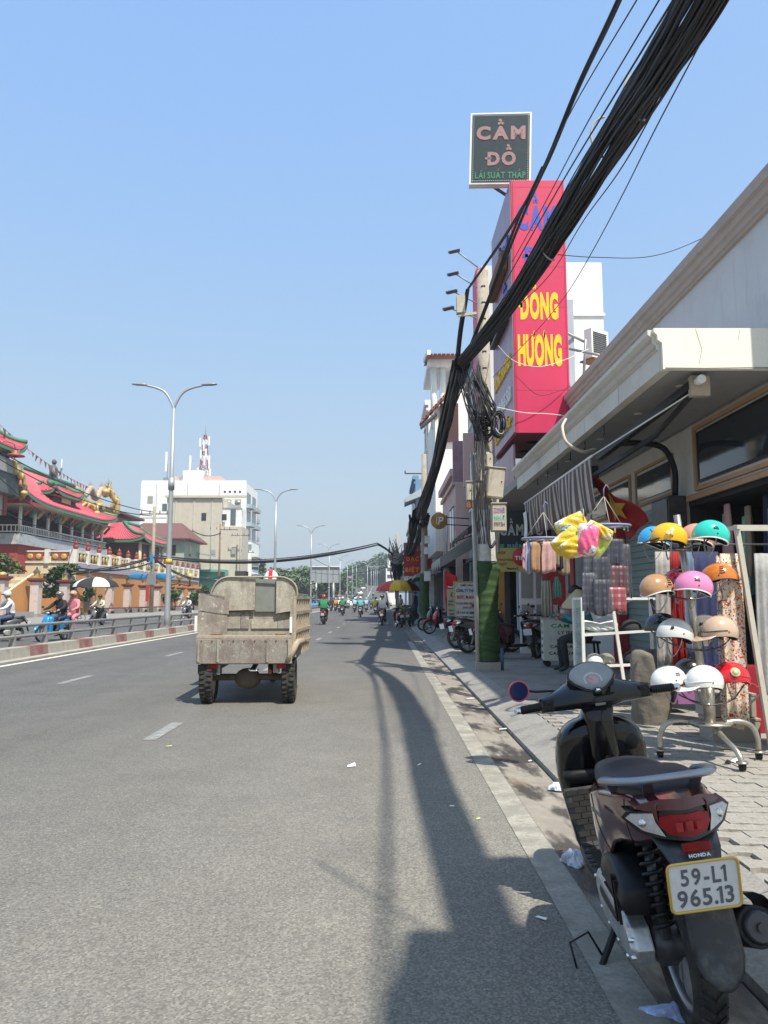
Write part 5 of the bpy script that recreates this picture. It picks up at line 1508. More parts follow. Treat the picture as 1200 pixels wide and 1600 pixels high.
# glass display shelf with caps
A = Vector((2.42,9.45,.12))
cs = thing('glass_display_shelf', 'white framed glass display shelf on casters filled with caps and helmets', 'display shelf', tuple(A))
W, Dp, Hh = .98,.42,1.30
def bars(pairs, t_, m_, nm):
 for a, b in pairs:
  m = MB(); m.bar(a, b, t_, t_); part(nm, m, m_, cs)
bars([((0,0,.1),(0,0, Hh)),((0, Dp,.1),(0, Dp, Hh)),((.50,.0,.1),(.38,0,1.16)),((W, Dp,.1),(W, Dp, Hh))],.035, 'white_paint', 'upright')
bars([((.84,-.02, Hh),(W + .06,-.06,.1))],.028, 'black_plastic', 'leaning_rod')
bars([((0,0, Hh),(.9,0, Hh)),((0,0, Hh),(0, Dp, Hh)),((0, Dp, Hh),(W, Dp, Hh)),((0,0,.1),(W + .06,0,.1)),((0, Dp,.1),(W, Dp,.1)),((0,0,.48),(W,0,.52)),((0,0,.86),(W,0,.92))],.03, 'white_paint', 'rail')
for z in (.12,.49,.88):
 S(MB().box(.01, W,.015, Dp, z, z + .012), 'glass_shelf', mat('shelf_glass',(.35,.48,.44),.06, var=0, alpha=.4), cs)
S(MB().box(-.002,.004,.015, Dp,.12, Hh), 'glass_side', 'shelf_glass', cs)
for x in (.06, W - .04):
 for y in (.04, Dp - .04):
  m = MB(); m.cyl((x - .015, y,.035),(x + .015, y,.035),.035, n=12); m.bar((x, y,.04),(x, y,.1),.04,.02); part('caster', m, 'black_plastic', cs)
def cap(label, loc, yaw, m_, s=1.0, group='caps on the glass shelf'):
 t = thing('cap', label, 'cap', tuple(loc), yaw, group); t.scale = (s,) * 3
 S(MB().grid(lambda u, v: (.10 * math.sin(u * PI / 2) * math.cos(2 * PI * v),.085 * math.sin(u * PI / 2) * math.sin(2 * PI * v),.11 * math.cos(u * PI / 2) ** .8 + .002),8,20), 'crown', m_, t, solid=.003)
 S(MB().grid(lambda u, v: (.085 * math.cos((v - .5) * 2.2) + u * .075 * math.cos((v - .5) * 1.8),.085 * math.sin((v - .5) * 2.2),.006 - u * .012),4,12), 'peak', m_, t, solid=.004)
 return t
cap('white cap on the middle shelf of the glass case', A + Vector((.18,.18,.505)), R(200), 'cloth_white',1.1)
cap('cream cap between the white and the black one on the middle shelf', A + Vector((.34,.24,.505)), R(190), 'cloth_cream',1.1)
cap('black dotted cap on the middle shelf of the glass case', A + Vector((.66,.18,.505)), R(20), 'cloth_black2',1.4)
cap('black cap on the top shelf under the plaid shorts', A + Vector((.66,.22,.895)), R(170), 'cloth_black2',1.3)
helmet('white lettered helmet on the bottom shelf of the glass case', 'white', A + Vector((.66,.16,.19)), R(190),0,0, 'plain', None, 'helmets inside the glass case',1.0)
helmet('dark grey helmet behind the white one on the bottom shelf', 'grey', A + Vector((.50,.28,.19)), R(170),0,0, 'plain', None, 'helmets inside the glass case',1.0)
for i,(x, z) in enumerate(((.14,.13),(.3,.13),(.16,.9),(.36,.9))):
 m = MB(); pillow(m, A + Vector((x,.2, z + .06)),.26,.12,.10, Matrix.Rotation(R(12 * (-1) ** i),3, 'Y')); solo('wrapped_cap', m, 'cloth_white', ['crumpled white plastic bundle low at the left of the case', 'crumpled white plastic bundle low in the middle of the case', 'folded white plastic pack on the top shelf, left', 'folded white plastic pack on the top shelf beside the upright'][i], 'bundle', 'white wrapped bundles in the glass case')
m = MB(); m.box(3.0,3.5,8.9,9.25,.23,.37); solo('box', m, mat('box_wine',(.16,.02,.04),.5, var=.2), 'low wine red box on the foot rail of the glass case', 'box')

# boxes, sack, bucket under the helmets
mat('cardboard',(.34,.30,.24),.85, var=.12, scale=4, dirt=(.22,.19,.15), damt=.4)
for i,(x, y, z, lab) in enumerate(((2.98,7.15,.12, 'lower of two grey cardboard boxes under the clothes rack'),(2.96,7.17,.34, 'upper of two grey cardboard boxes under the clothes rack'))):
 t = thing('cardboard_box', lab, 'box',(x + .22, y + .15, z),0, 'cardboard boxes')
 S(MB().box(-.22,.22,-.15,.15,0,.205), 'body', 'cardboard', t, bevel=.006)
 S(MB().box(-.225,.225,-.155,.155,.19,.213), 'lid', 'cardboard', t, bevel=.004)
def _sk(u, v):
 z = .12 + .74 * min(1, u * 1.15); k = (1 - max(0, u - .87) / .13) if u > .87 else 1; a = 2 * PI * v
 r = (.17 + .05 * math.sin(u * 3.0)) * k * (1 + .10 * math.sin(a * 5 + u * 6) * u + .06 * noise.noise(Vector((math.cos(a) * 3, math.sin(a) * 3, u * 7))) * 2)
 return (2.78 + r * math.cos(a) + .05 * u,8.2 + r * .8 * math.sin(a), z + .03 * math.sin(a * 2 + 1) * u)
m = MB(); m.grid(_sk,26,40); m.f = [tuple(reversed(f_)) for f_ in m.f]; solo('sack', m, mat('sack_beige',(.17,.15,.12),.85, var=.15, bump=.4, bscale=20), 'slumped beige woven sack behind the glass case', 'sack')
t = thing('bucket', 'pale blue plastic bucket with a red label at the right edge', 'bucket',(3.62,7.0,.12))
S(MB().lathe([(0,0),(.13,0),(.16,.30),(.165,.30),(.165,.32),(.15,.32),(.12,.02),(0,.02)], n=24), 'tub', mat('bucket_blue',(.30,.42,.48),.4, var=.1), t)
S(MB().lathe([(.1515,.16),(.158,.22)], n=8, a0=R(230), a1=R(300)), 'label', 'lens_red', t)
m = MB(); m.box(3.0,3.8,8.0,8.4,.35,.52); m2 = solo('crate', m, mat('crate_lilac',(.32,.13,.30),.5, var=.1), 'purple plastic crate in the shade behind the boxes', 'crate')
m = MB(); m.box(3.35,3.95,7.6,7.95,.12,.75); solo('bin', m, mat('bin_red',(.28,.01,.02),.5, var=.1), 'dark red bin in the shade behind the rack', 'bin')

# ---------------------------------------------------------------- orange juice and coffee cart
CX, CY = 3.10,15.1
ct = thing('drinks_cart', 'small white drinks cart with green and black lettering beside the seated woman', 'food cart',(CX, CY,.12), R(-6))
S(MB().box(0,.82,0,.50,.12,.92), 'cabinet', mat('cart_white',(.62,.63,.55),.5, var=.05, dirt=(.35,.33,.26), damt=.35, dscale=5), ct)
S(MB().box(-.02,.84,-.02,.52,.92,.945), 'counter', 'alloy', ct)
for s_, w_, h_, y_, c_ in (('CAM ÉP',.56,.10,.80, 'txt_green'),('LY 10K',.30,.065,.66, 'ink_black'),('LỚN 15K',.36,.075,.53, 'ink_black'),('CAFE ĐÁ 10K',.62,.075,.40, 'ink_black'),('CAFE SỮA 12K',.66,.075,.27, 'ink_black')):
 mat('txt_green',(.01,.20,.10),.5)
 text(s_, w_, h_, at((.43,-.001, y_)), c_, ct,.003,.03)
SIDE = Matrix(((0,0,-1,0),(-1,0,0,0),(0,1,0,0),(0,0,0,1)))
for s_, w_, h_, y_, c_ in (('ÉP',.2,.10,.80, 'txt_green'),('10K',.22,.06,.66, 'ink_black'),('15K',.22,.06,.53, 'ink_black'),('ĐÁ',.2,.07,.40, 'ink_black'),('SỮA',.28,.07,.27, 'ink_black')):
 text(s_, w_, h_, Matrix.Translation((-.001,.25, y_)) @ SIDE, c_, ct,.003,.03)
for x in (.08,.74):
 for y in (.08,.42):
  m = MB(); m.cyl((x, y - .02,.06),(x, y + .02,.06),.06, n=14); m.bar((x, y,.06),(x, y,.13),.05,.04); part('caster', m, 'black_plastic', ct)
m = MB(); m.cyl((.02,.25,.945),(.02,.25,1.75),.012, n=6); m.cyl((.02,.25,1.75),(.02,.25,1.75),.012, n=6); part('pole', m, 'alloy', ct)
zc = .12 + .945
def cpt(x, y, z=0):
 a = R(-6); return (CX + x * math.cos(a) - y * math.sin(a), CY + x * math.sin(a) + y * math.cos(a), zc + z)
t = thing('jar', 'white plastic jar with an orange lid on the drinks cart', 'jar', cpt(.40,.15)); S(MB().lathe([(0,0),(.095,0),(.10,.16),(0,.16)], n=20), 'body', 'white_paint', t); S(MB().lathe([(.105,.16),(.105,.20),(0,.215)], n=20), 'lid', mat('lid_orange',(.62,.24,.12),.5), t)
t = thing('glass_of_tea', 'glass of orange tea with a straw on the drinks cart', 'glass', cpt(.62,.13)); S(MB().lathe([(0,0),(.05,0),(.062,.17)], n=18), 'glass', 'gauge_glass', t); S(MB().lathe([(0,.01),(.047,.01),(.055,.12),(0,.12)], n=18), 'tea', mat('tea',(.42,.20,.04),.2), t); S(MB().cyl((0,0,.02),(.03,.02,.26),.004, n=6), 'straw', 'white_paint', t)
t = thing('glass_mug', 'clear glass mug beside the white jar', 'mug', cpt(.53,.2)); S(MB().lathe([(0,0),(.04,0),(.045,.2)], n=16), 'glass', 'gauge_glass', t); S(MB().tube([(.045,0,.04),(.08,0,.06),(.08,0,.13),(.045,0,.15)],.006,6), 'handle', 'gauge_glass', t)
t = thing('pot', 'small steel pot near the left end of the cart', 'pot', cpt(.22,.2)); S(MB().lathe([(0,0),(.08,0),(.085,.05),(.09,.055),(.08,.055),(.075,.01),(0,.01)], n=18), 'bowl', 'chrome', t); S(MB().bar((.08,0,.045),(.18,0,.06),.02,.01), 'handle', 'black_plastic', t)
m = MB(); hang(m, cpt(.08,.1,.72),.20,.70,(1,0,0),3,.03,.08,.8,5); solo('plastic_bag', m, mat('bag_milky',(.42,.40,.33),.3, var=.2, scale=9), 'long milky plastic bag hanging at the left end of the cart', 'plastic bag')
m = MB(); hang(m, cpt(.30,.2,.80),.16,.42,(1,0,0),3,.03,.06,.3,6); solo('straw_bag', m, mat('straw_green',(.22,.46,.38),.4, var=.25, scale=20), 'bag of pale green drinking straws above the cart', 'bag')
m = MB(); m.tube([cpt(.30,.1,0), cpt(.30,.1,.18), cpt(.30,.1,.22), cpt(.30,.1,.30)], [.04,.04,.015,.018],12); solo('bottle', m, mat('bottle_brown',(.09,.035,.01),.1, coat=.5), 'brown glass bottle standing under the straws', 'bottle')

# seated woman, her stool and hat
wx, wy = 3.66,13.9
p_ = person('seated', 'woman in a teal long-sleeved shirt and black trousers seated beside the drinks cart', 'tealshirt', 'black2',(wx, wy,.12), R(172), scale=1.12)
b_ = MB(); b_.ball((.115,0,1.19),(.055,.065,.075),12,8); b_.ball((.13,0,1.27),(.075,.09,.09),12,8)
part('hair_bun', b_, 'hair', p_)
st_ = thing('stool', 'low dark plastic stool under the seated woman', 'stool',(wx, wy,.12)); S(MB().box(-.17,.17,-.17,.17,.52,.56), 'seat', 'black_plastic', st_, bevel=.01)
for sx_ in (-1,1):
 for sy_ in (-1,1):
  S(MB().bar((sx_ * .16, sy_ * .16,0),(sx_ * .12, sy_ * .12,.53),.035,.035), 'leg', 'black_plastic', st_)
q = P(905,934,13.75)
m = MB(); m.M = Matrix.Translation(q) @ Matrix.Rotation(R(-18),4, 'Y') @ Matrix.Rotation(R(12),4, 'X'); m.lathe([(.34,-.07),(.22,.03),(.10,.11),(0,.17)], n=28); m.lathe([(.33,-.072),(.2,.02),(0,.155)], n=28)
solo('conical_hat', m, mat('straw',(.52,.42,.26),.7, var=.12, scale=30), 'pale conical straw hat held in front of the seated woman', 'hat')
q = P(868,955,13.6)
t = thing('drinking_glass', 'tall clear glass held up in the woman\'s hand', 'glass', tuple(q)); S(MB().lathe([(0,-.10),(.035,-.10),(.042,.12)], n=16), 'glass', 'gauge_glass', t)

# ---------------------------------------------------------------- litter on the ground
def blob(label, nm, cat, px, py, w, d, h, m_, z=.0, seed=1, group=None):
 c = G(px, py, z); rr_ = random.Random(seed); m = MB()
 ph = [rr_.uniform(0,6) for _ in range(6)]
 def f(u, v):
  a = 2 * PI * v; th = u * PI * .5
  k = 1 + .18 * math.sin(3 * a + ph[0] + u * 5) + .10 * math.sin(7 * a + ph[1] + u * 9) + .08 * math.sin(11 * a + ph[2])
  return (c.x + w / 2 * math.sin(th) * math.cos(a) * k, c.y + d / 2 * math.sin(th) * math.sin(a) * k, c.z + .004 + h * math.cos(th) * (1 + .25 * math.sin(5 * a + ph[3]) * math.sin(th)))
 m.grid(f,10,28, smooth=False); return solo(nm, m, m_, label, cat, group)
mat('film_white',(.58,.62,.68),.25, var=.25, scale=30, bump=.4, bscale=60)
mat('film_blue',(.40,.48,.70),.3, var=.3, scale=25, bump=.5, bscale=50)
blob('crumpled clear plastic bag in the gutter against the kerb', 'plastic_bag', 'plastic bag',872,1234,.14,.12,.05, 'film_white',-.02,2)
blob('crumpled clear plastic bag beside the scooter floorboard', 'plastic_bag', 'plastic bag',897,1350,.13,.14,.07, 'film_white',-.01,3)
blob('flat bluish plastic bag by the rear wheel of the near scooter', 'plastic_bag', 'plastic bag',1062,1592,.26,.12,.04, 'film_blue',-.02,4)
def scrap(label, px, py, w, d, ang, m_, z=.0, fold=.02, nm='paper_scrap', cat='litter', group='scraps of litter'):
 c = G(px, py, z); m = MB(Matrix.Translation(c + Vector((0,0,.006))) @ Matrix.Rotation(R(ang),4, 'Z'))
 m.add([(-w / 2,-d / 2,0),(w / 2,-d / 2,.004),(w / 2 * .9, d / 2, fold),(-w / 2 * .8, d / 2,.003),(0,0, fold * .6)], [(0,1,4),(1,2,4),(2,3,4),(3,0,4)])
 m.add([(-w / 2,-d / 2,-.001),(w / 2,-d / 2,.003),(w / 2 * .9, d / 2, fold - .001),(-w / 2 * .8, d / 2,.002)], [(3,2,1,0)])
 solo(nm, m, m_, label, cat, group)
scrap('white crumpled paper scrap alone on the asphalt in mid lane',549,1198,.075,.05,10, 'ink_white',0,.025)
scrap('white paper scrap on the sunlit pavers right of the scooter',1152,1191,.10,.06,20, 'ink_white',.125,.03)
scrap('yellow stick of card on the pavers under the helmet stand',1138,1171,.16,.03,5, 'bag_yellow',.125,.006)
scrap('black scrap touching the white paper on the pavers',1138,1193,.06,.04,40, 'ink_black',.125,.02)
for i,(px, py, w_, d_, a_, z_, lab) in enumerate(((735,1092,.12,.03,5,-.02, 'thin white scrap in the gutter near the wrapped pole'),(786,1140,.10,.03,10,-.02, 'white scrap in the gutter halfway along the kerb'),(846,1437,.06,.015,-50,.0, 'white twig-like scrap on the shaded asphalt'),
  (747,1281,.03,.012,30,0, 'yellow fleck on the asphalt beside the edge line'),(655,1196,.07,.012,60,0, 'pale straw lying in the pole shadow'),(706,1261,.04,.01,-40,0, 'short pale twig in the cable shadow'),(828,1190,.03,.02,10,-.02, 'small white fleck in the gutter'),(264,1167,.06,.02,0,0, 'small pale green scrap on the left lane'))):
 scrap(lab, px, py, w_, d_, a_, 'ink_white' if i not in (3,7) else 'bag_lime', z_,.008)

rr = random.Random(12)
cl = ['cloth_denim', 'bag_rose', 'cloth_white', 'cloth_navy', 'cloth_khaki', 'straw_green', 'cloth_pinkish', 'cardboard', 'cloth_ash']
names_ = ['denim', 'rose patterned', 'white', 'navy', 'khaki', 'pale green', 'dusty pink', 'card brown', 'ash grey']
for k in range(9):
 m = MB(); hang(m,(4.75 + .1 * (k % 2),8.75 + .3 * k,2.72 - .1 * (k % 3)),.24,.75 + .15 * (k % 3),(.25,1,0),2,.03,.06,.8,100 + k)
 solo('hanging_garment', m, cl[k], names_[k] + ' garment hanging just inside the dark shop opening', 'garment', 'garments inside the shop opening')
sf = thing('shop_shelf', 'tall dark shelf stacked with folded goods inside the shop', 'shelf',(5.6,10.4,.12))
for z in (.0,.55,1.1,1.65):
 S(MB().box(-.2,.2,-1.2,1.0, z, z + .03), 'board', 'dark_metal', sf)
for y in (-1.2,1.0):
 S(MB().box(-.2,.2, y, y + .03,0,2.3), 'side', 'dark_metal', sf)
for k in range(22):
 z = (.03,.58,1.13,1.68)[k % 4]; y = -1.1 + .19 * (k // 2); h_ = rr.uniform(.12,.36); m = MB(); m.box(5.42,5.62,10.4 + y,10.4 + y + .16,.12 + z,.12 + z + h_)
 solo('folded_goods', m, cl[k % 9], '%s folded goods %s of the %s inner shelf board' % (names_[k % 9], ['at the left end', 'left of the middle', 'in the middle', 'right of the middle', 'near the right end', 'at the right end'][k // 4], ['lowest', 'second', 'third', 'top'][k % 4]), 'goods', 'folded goods on the inner shelf')
# ---------------------------------------------------------------- utility poles on the right
PX, PY_ = 1.94,14.5
def upole(x, y, H, r0, r1, label, wrap=None, z0=.1, holes=True, group='concrete utility poles'):
 t = thing('utility_pole', label, 'utility pole',(x, y, z0),0, group)
 S(MB().tube([(0,0,0),(0,0, H * .5),(0,0, H)], [r0,(r0 + r1) / 2, r1],16), 'shaft', 'pole_concrete', t)
 if holes:
  for k in range(9):
   m = MB(); z = H - .35 - .33 * k; rr_ = r1 + (r0 - r1) * (1 - z / H); m.box(-.04,.04,-rr_ - .004,-rr_ + .02, z - .012, z + .012); part('step_hole', m, 'ink_black', t)
 if wrap:
  a, b, rw = wrap
  m = MB()
  def f(u, v):
   an = 2 * PI * v; z = a + (b - a) * u
   r = rw * (1 + .16 * math.exp(-((u - .93) / .07) ** 2) - .05 * u) + .008 * math.sin(an * 3 + u * 9) + .006 * math.sin(u * 70 + 2 * math.sin(an)) + (.012 * math.sin(an * 2 + 1) if u > .6 else 0)
   return (r * math.cos(an), r * math.sin(an), z)
  m.grid(f,60,28); part('green_wrap', m, 'green_wrap', t)
  for z in (a + .02, b - .03):
   S(MB().tube([(rw * 1.04 * math.cos(2 * PI * k / 20), rw * 1.04 * math.sin(2 * PI * k / 20), z) for k in range(20)],.008,6, closed=True), 'tie_wire', 'dark_metal', t)
 return t
def _gw(t, b, N, L):
 tc = N('ShaderNodeTexCoord'); v = tc.outputs['Object']
 mp = N('ShaderNodeMapping'); mp.inputs['Scale'].default_value = (1,1,5); L(v, mp.inputs[0])
 r = _ramp(N, [(.3,(.018,.045,.012)),(.55,(.038,.085,.02)),(.75,(.08,.14,.04))]); L(_noise(N, L, mp.outputs[0],6,8,.7), r.inputs[0])
 s_ = N('ShaderNodeSeparateXYZ'); L(v, s_.inputs[0])
 L(r.outputs[0], b.inputs['Base Color'])
 bp = N('ShaderNodeBump'); bp.inputs['Strength'].default_value = .7; bp.inputs['Distance'].default_value = .02
 L(_noise(N, L, mp.outputs[0],26,5,.7), bp.inputs['Height']); L(bp.outputs[0], b.inputs['Normal'])
nodes_mat('green_wrap', _gw,.8)
mat('box_cream',(.50,.45,.36),.6, var=.08, scale=4, dirt=(.28,.23,.16), damt=.6, dscale=5)
mat('rust',(.20,.09,.04),.8, var=.3, scale=14)
p1 = upole(PX, PY_,7.75,.18,.105, 'nearest concrete utility pole, wrapped in green netting and hung with meter boxes',(.18,2.02,.208))
S(MB().box(-.225,.20,-.20,.20,0,.17), 'plinth', 'kerb_concrete', p1)
S(MB().lathe([(.190,2.03),(.176,2.55),(.172,3.0)], n=24, a0=R(150), a1=R(345)), 'paper_poster', mat('poster_white',(.58,.58,.55),.7, var=.12, scale=5, dirt=(.30,.28,.24), damt=.7, dscale=9), p1)
for k,(a, z, sx_, sz_) in enumerate(((250,2.5,.10,.16),(285,2.75,.12,.05),(225,2.35,.05,.05),(265,2.9,.04,.02),(230,2.7,.04,.02))):
 m = MB(Matrix.Rotation(R(a + 90),4, 'Z')); m.box(-sx_ / 2, sx_ / 2,-.190,-.172, z, z + sz_); part('sticker', m, 'ink_white' if k < 1 else 'strap_grey', p1)
S(MB().cyl((-.20,-.10,.0),(-.26,-.08,4.1),.045, n=10), 'riser_pipe', mat('pipe_grey',(.38,.38,.36),.5, var=.1, dirt=(.2,.18,.15), damt=.5), p1)
S(MB().cyl((.20,-.12,2.2),(.20,-.12,3.6),.03, n=8), 'riser_pipe', 'pipe_grey', p1)
S(MB().cyl((.245,-.05,.0),(.245,-.05,.42),.035, n=10), 'blue_pipe', mat('pipe_blue',(.08,.13,.22),.5), p1)
def mbox(label, px0, py0, px1, py1, Y, dep, m_='box_cream', rot=0, cat='box', nm='meter_box', hood=True, group='meter boxes on the nearest pole'):
 a, b = P(px0, py1, Y), P(px1, py0, Y)
 w_, h_ = b.x - a.x, b.z - a.z
 t = thing(nm, label, cat,((a.x + b.x) / 2, Y, a.z),0, group); t.rotation_euler = (0, R(rot),0)
 S(MB().box(-w_ / 2, w_ / 2,0, dep,0, h_), 'case', m_, t, bevel=.006)
 S(MB().box(-w_ / 2 + .012, w_ / 2 - .012,-.012,-.002,.015, h_ - .03), 'door', m_, t, bevel=.003)
 if hood:
  S(MB().box(-w_ / 2 - .012, w_ / 2 + .012,-.03, dep, h_ + .002, h_ + .02), 'hood', m_, t)
 S(MB().ball((w_ / 2 - .05,-.018, h_ * .55),.012,8,5), 'latch', 'black_plastic', t)
 return t, w_, h_
mbox('large cream meter box tilted on the right of the pole',760,731,785,777,13.9,.22, rot=6)
b2, w_, h_ = mbox('cream meter box with a faded purple and green notice',769,787,791,830,13.8,.2)
for s_, z_, c_, hh in (('THUÊ',.80, 'notice_purple',.07),('CHUYỂN',.70, 'notice_purple',.05),('NHÀ',.50, 'notice_green',.11),('0909 1164',.25, 'notice_dark',.09)):
 mat('notice_purple',(.20,.10,.34),.6); mat('notice_green',(.06,.42,.36),.6); mat('notice_dark',(.12,.08,.10),.6)
 text(s_, w_ * .74, hh, at((0,-.013, h_ * z_)), c_, b2,.002,.04)
mbox('narrow cream box with a dark slot and rusty foot, left of the pole',729,753,739,782,13.9,.12)
m = MB(); a = P(734,788,13.9); m.box(a.x - .06, a.x + .06,13.9,14.02, a.z - .06, a.z + .055); solo('rusty_bracket', m, 'rust', 'rusty orange bracket under the narrow box on the pole', 'bracket')
mbox('small white junction cylinder box on the front of the pole',743,752,750,779,13.98,.1)
mbox('long cream conduit box above the large meter box',760,706,770,730,14.0,.12, hood=False)
mbox('long sandy conduit cover on the front of the pole',748,706,755,752,14.05,.10, hood=False, rot=-8)

p2 = upole(1.93,36.5,8.3,.18,.12, 'second concrete utility pole with green netting, beside the dark awnings',(.45,2.55,.215), holes=False)
S(MB().box(-.2,.2,-.2,.2,0,.4), 'plinth', 'kerb_concrete', p2)
mbox('upper white meter box on the second pole',664,838,671,849,36.0,.2, 'white_paint', group='boxes on the second pole')
mbox('lower white meter box on the second pole',663,855,670,866,36.0,.2, 'white_paint', group='boxes on the second pole')
mbox('white notice box just above the green netting of the second pole',663,893,673,908,36.0,.15, 'white_paint', group='boxes on the second pole')
p3 = upole(1.50,88,8.9,.2,.14, 'far utility pole smothered in cables where the cable crosses the road', None, holes=False)
p0 = upole(2.35,-7,8.0,.2,.14, 'utility pole behind the camera that carries the cable bundle', None, holes=False)

# ---------------------------------------------------------------- cable bundles
def bundle(label, nodes, R0, n, nm='cable_bundle', rc=(.010,.020), seed=1, cat='cables', group=None, wob=1.0):
 """many separate cables following a curve through nodes [(point, spread)]"""
 rr_ = random.Random(seed)
 t = thing(nm, label, cat, tuple(nodes[0][0]),0, group)
 O = Vector(nodes[0][0])
 cen = spline([p for p, s_ in nodes],7)
 sp = []
 for i in range(len(nodes) - 1):
  for k in range(7): sp.append(nodes[i][1] + (nodes[i + 1][1] - nodes[i][1]) * k / 7)
 sp.append(nodes[-1][1])
 for c in range(n):
  a = rr_.uniform(0,2 * PI); d = rr_.uniform(.15,1) ** .5
  ph1, ph2 = rr_.uniform(0,6), rr_.uniform(0,6); r_ = rr_.uniform(*rc)
  pts = []
  for i, p in enumerate(cen):
   T = (cen[min(i + 1, len(cen) - 1)] - cen[max(i - 1,0)]).normalized()
   u = T.cross(Vector((0,0,1))); u = u.normalized() if u.length > .05 else Vector((1,0,0)); v = T.cross(u)
   aa = a + .35 * math.sin(i * .22 + ph1) * wob; dd = d * (1 + .10 * math.sin(i * .5 + ph2) * wob)
   pts.append(p - O + (u * math.cos(aa) + v * math.sin(aa)) * (sp[i] * R0 * dd))
  S(MB().tube(pts, r_,6, caps=False), 'cable', 'cable', t)
 return t
A1 = P(722,566,14.3)                     # where the bundle is tied at the near pole
main = [(Vector((2.35,-7,6.9)),.9),(Vector((2.33,-1,5.95)),1.0),(P(1092,0,4.6),1.05),(P(975,190,6.6),1.08),(P(880,345,8.9),1.05),(P(800,470,11.4),.9),(A1,.72)]
bundle('thick black bundle of cables sweeping from the near pole over the camera', main,.150,120, seed=3, rc=(.006,.014))
m = MB()
down = [(A1,.72),(P(700,640,17.5),.60),(P(684,715,22),.62),(P(664,782,28),.80),(P(656,806,35.5),.95)]
bundle('thick black bundle of cables dropping from the near pole to the second pole', down,.235,60, seed=5, rc=(.010,.022))
dn2 = [(P(656,806,35.5),1.0),(P(650,835,42),.8),(P(635,868,58),.9),(P(618,874,88),1.3)]
bundle('cable bundle from the second pole to the far pole', dn2,.46,40, seed=6, rc=(.03,.06))
lp3 = thing('cable_tangle', 'dark mass of looped cables around the far utility pole', 'cables', tuple(P(618,880,88)))
rr = random.Random(31); O = P(618,880,88)
for k in range(30):
 a_, b_, c_ = rr.uniform(606,626), rr.uniform(610,628), rr.uniform(612,632); S(MB().tube([p - O for p in spline([P(a_, rr.uniform(838,880),88), P(b_, rr.uniform(870,905),87.6), P(c_, rr.uniform(850,900),87.8), P(618, rr.uniform(900,940),88)],5)], rr.uniform(.03,.06),5, caps=False), 'cable', 'cable', lp3)
A2 = P(731,452,14.4)
two = [(Vector((2.6,-6,8.3)),.5),(P(968,0,6.6),.8),(P(905,130,8.2),.9),(P(850,262,9.8),.7),(P(800,352,11.6),.6),(A2,.5)]
bundle('slimmer twisted cable pair running above the thick bundle', two,.040,5, seed=8, rc=(.012,.017), group='slim overhead cables')
tw2 = [(P(850,262,9.8),.6),(P(812,345,11.2),.8),(P(770,452,13),.6),(P(725,570,14.6),.6),(P(702,650,17),.5),(P(672,765,29),.5),(P(645,830,42),.6)]
bundle('slim cable branching down in front of the red sign', tw2,.045,4, seed=9, rc=(.014,.02), group='slim overhead cables')
tw3 = [(A2,.5),(P(722,500,14.8),.8),(P(712,600,16),.8),(P(693,690,22),.5),(P(668,770,31),.4)]
bundle('slim cables dropping from the pole top beside the thick bundle', tw3,.060,6, seed=10, rc=(.012,.018), group='slim overhead cables')
def wire(label, pts, r=.006, m_='cable', nm='wire', group='single overhead wires', sm=8):
 m = MB(); m.tube(spline(pts, sm), r,5, caps=False); solo(nm, m, m_, label, 'wire', group)
wire('thin wire crossing the sky left of the thick bundle, nearly parallel to it', [P(995,0,5), P(900,160,7), P(820,330,11), P(742,520,17)],.006)
wire('second thin wire just left of the thick bundle', [P(1030,0,5), P(930,170,7), P(850,320,10), P(800,410,13)],.007)
wire('thin wire hugging the left edge of the thick bundle', [P(1052,0,4.7), P(960,150,6.4), P(890,265,8.3), P(790,440,12)],.009)
wire('thin wire leaving the right side of the thick bundle by the corner cornice', [P(1130,0,4.9), P(1040,140,6), P(985,240,7), P(915,340,9), P(850,440,12), P(760,520,15)],.007)
wire('long slack thin wire right of the thick bundle', [P(1125,10,4.9), P(1030,190,6), P(975,300,7.5), P(930,385,9), P(870,480,12), P(770,590,16)],.006)
wire('single wire sagging from the bundle to the shop cornice', [P(872,398,9.2), P(930,402,10), P(1020,400,10.5), P(1085,378,10.8), P(1140,351,10.6)],.006)
wire('white cord sagging across the red sign below its yellow word', [P(778,540,17.4), P(800,562,17.6), P(840,573,17.7), P(880,563,17.8), P(920,545,18)],.008, 'white_paint')
wire('white cord crossing low over the red sign', [P(775,636,17.3), P(820,645,17.5), P(860,647,17.7), P(893,653,17.9), P(905,668,17.5)],.009, 'white_paint')
wire('black cord looping low across the red sign', [P(805,587,17.5), P(845,618,17.6), P(870,612,17.7), P(892,604,17.8)],.007)
wire('beige corrugated hose looping over the canopy edge', [P(884,655,11.3), P(879,672,11.0), P(886,692,10.9), P(905,704,10.9), P(930,702,11.2)],.025, 'box_cream', 'hose')
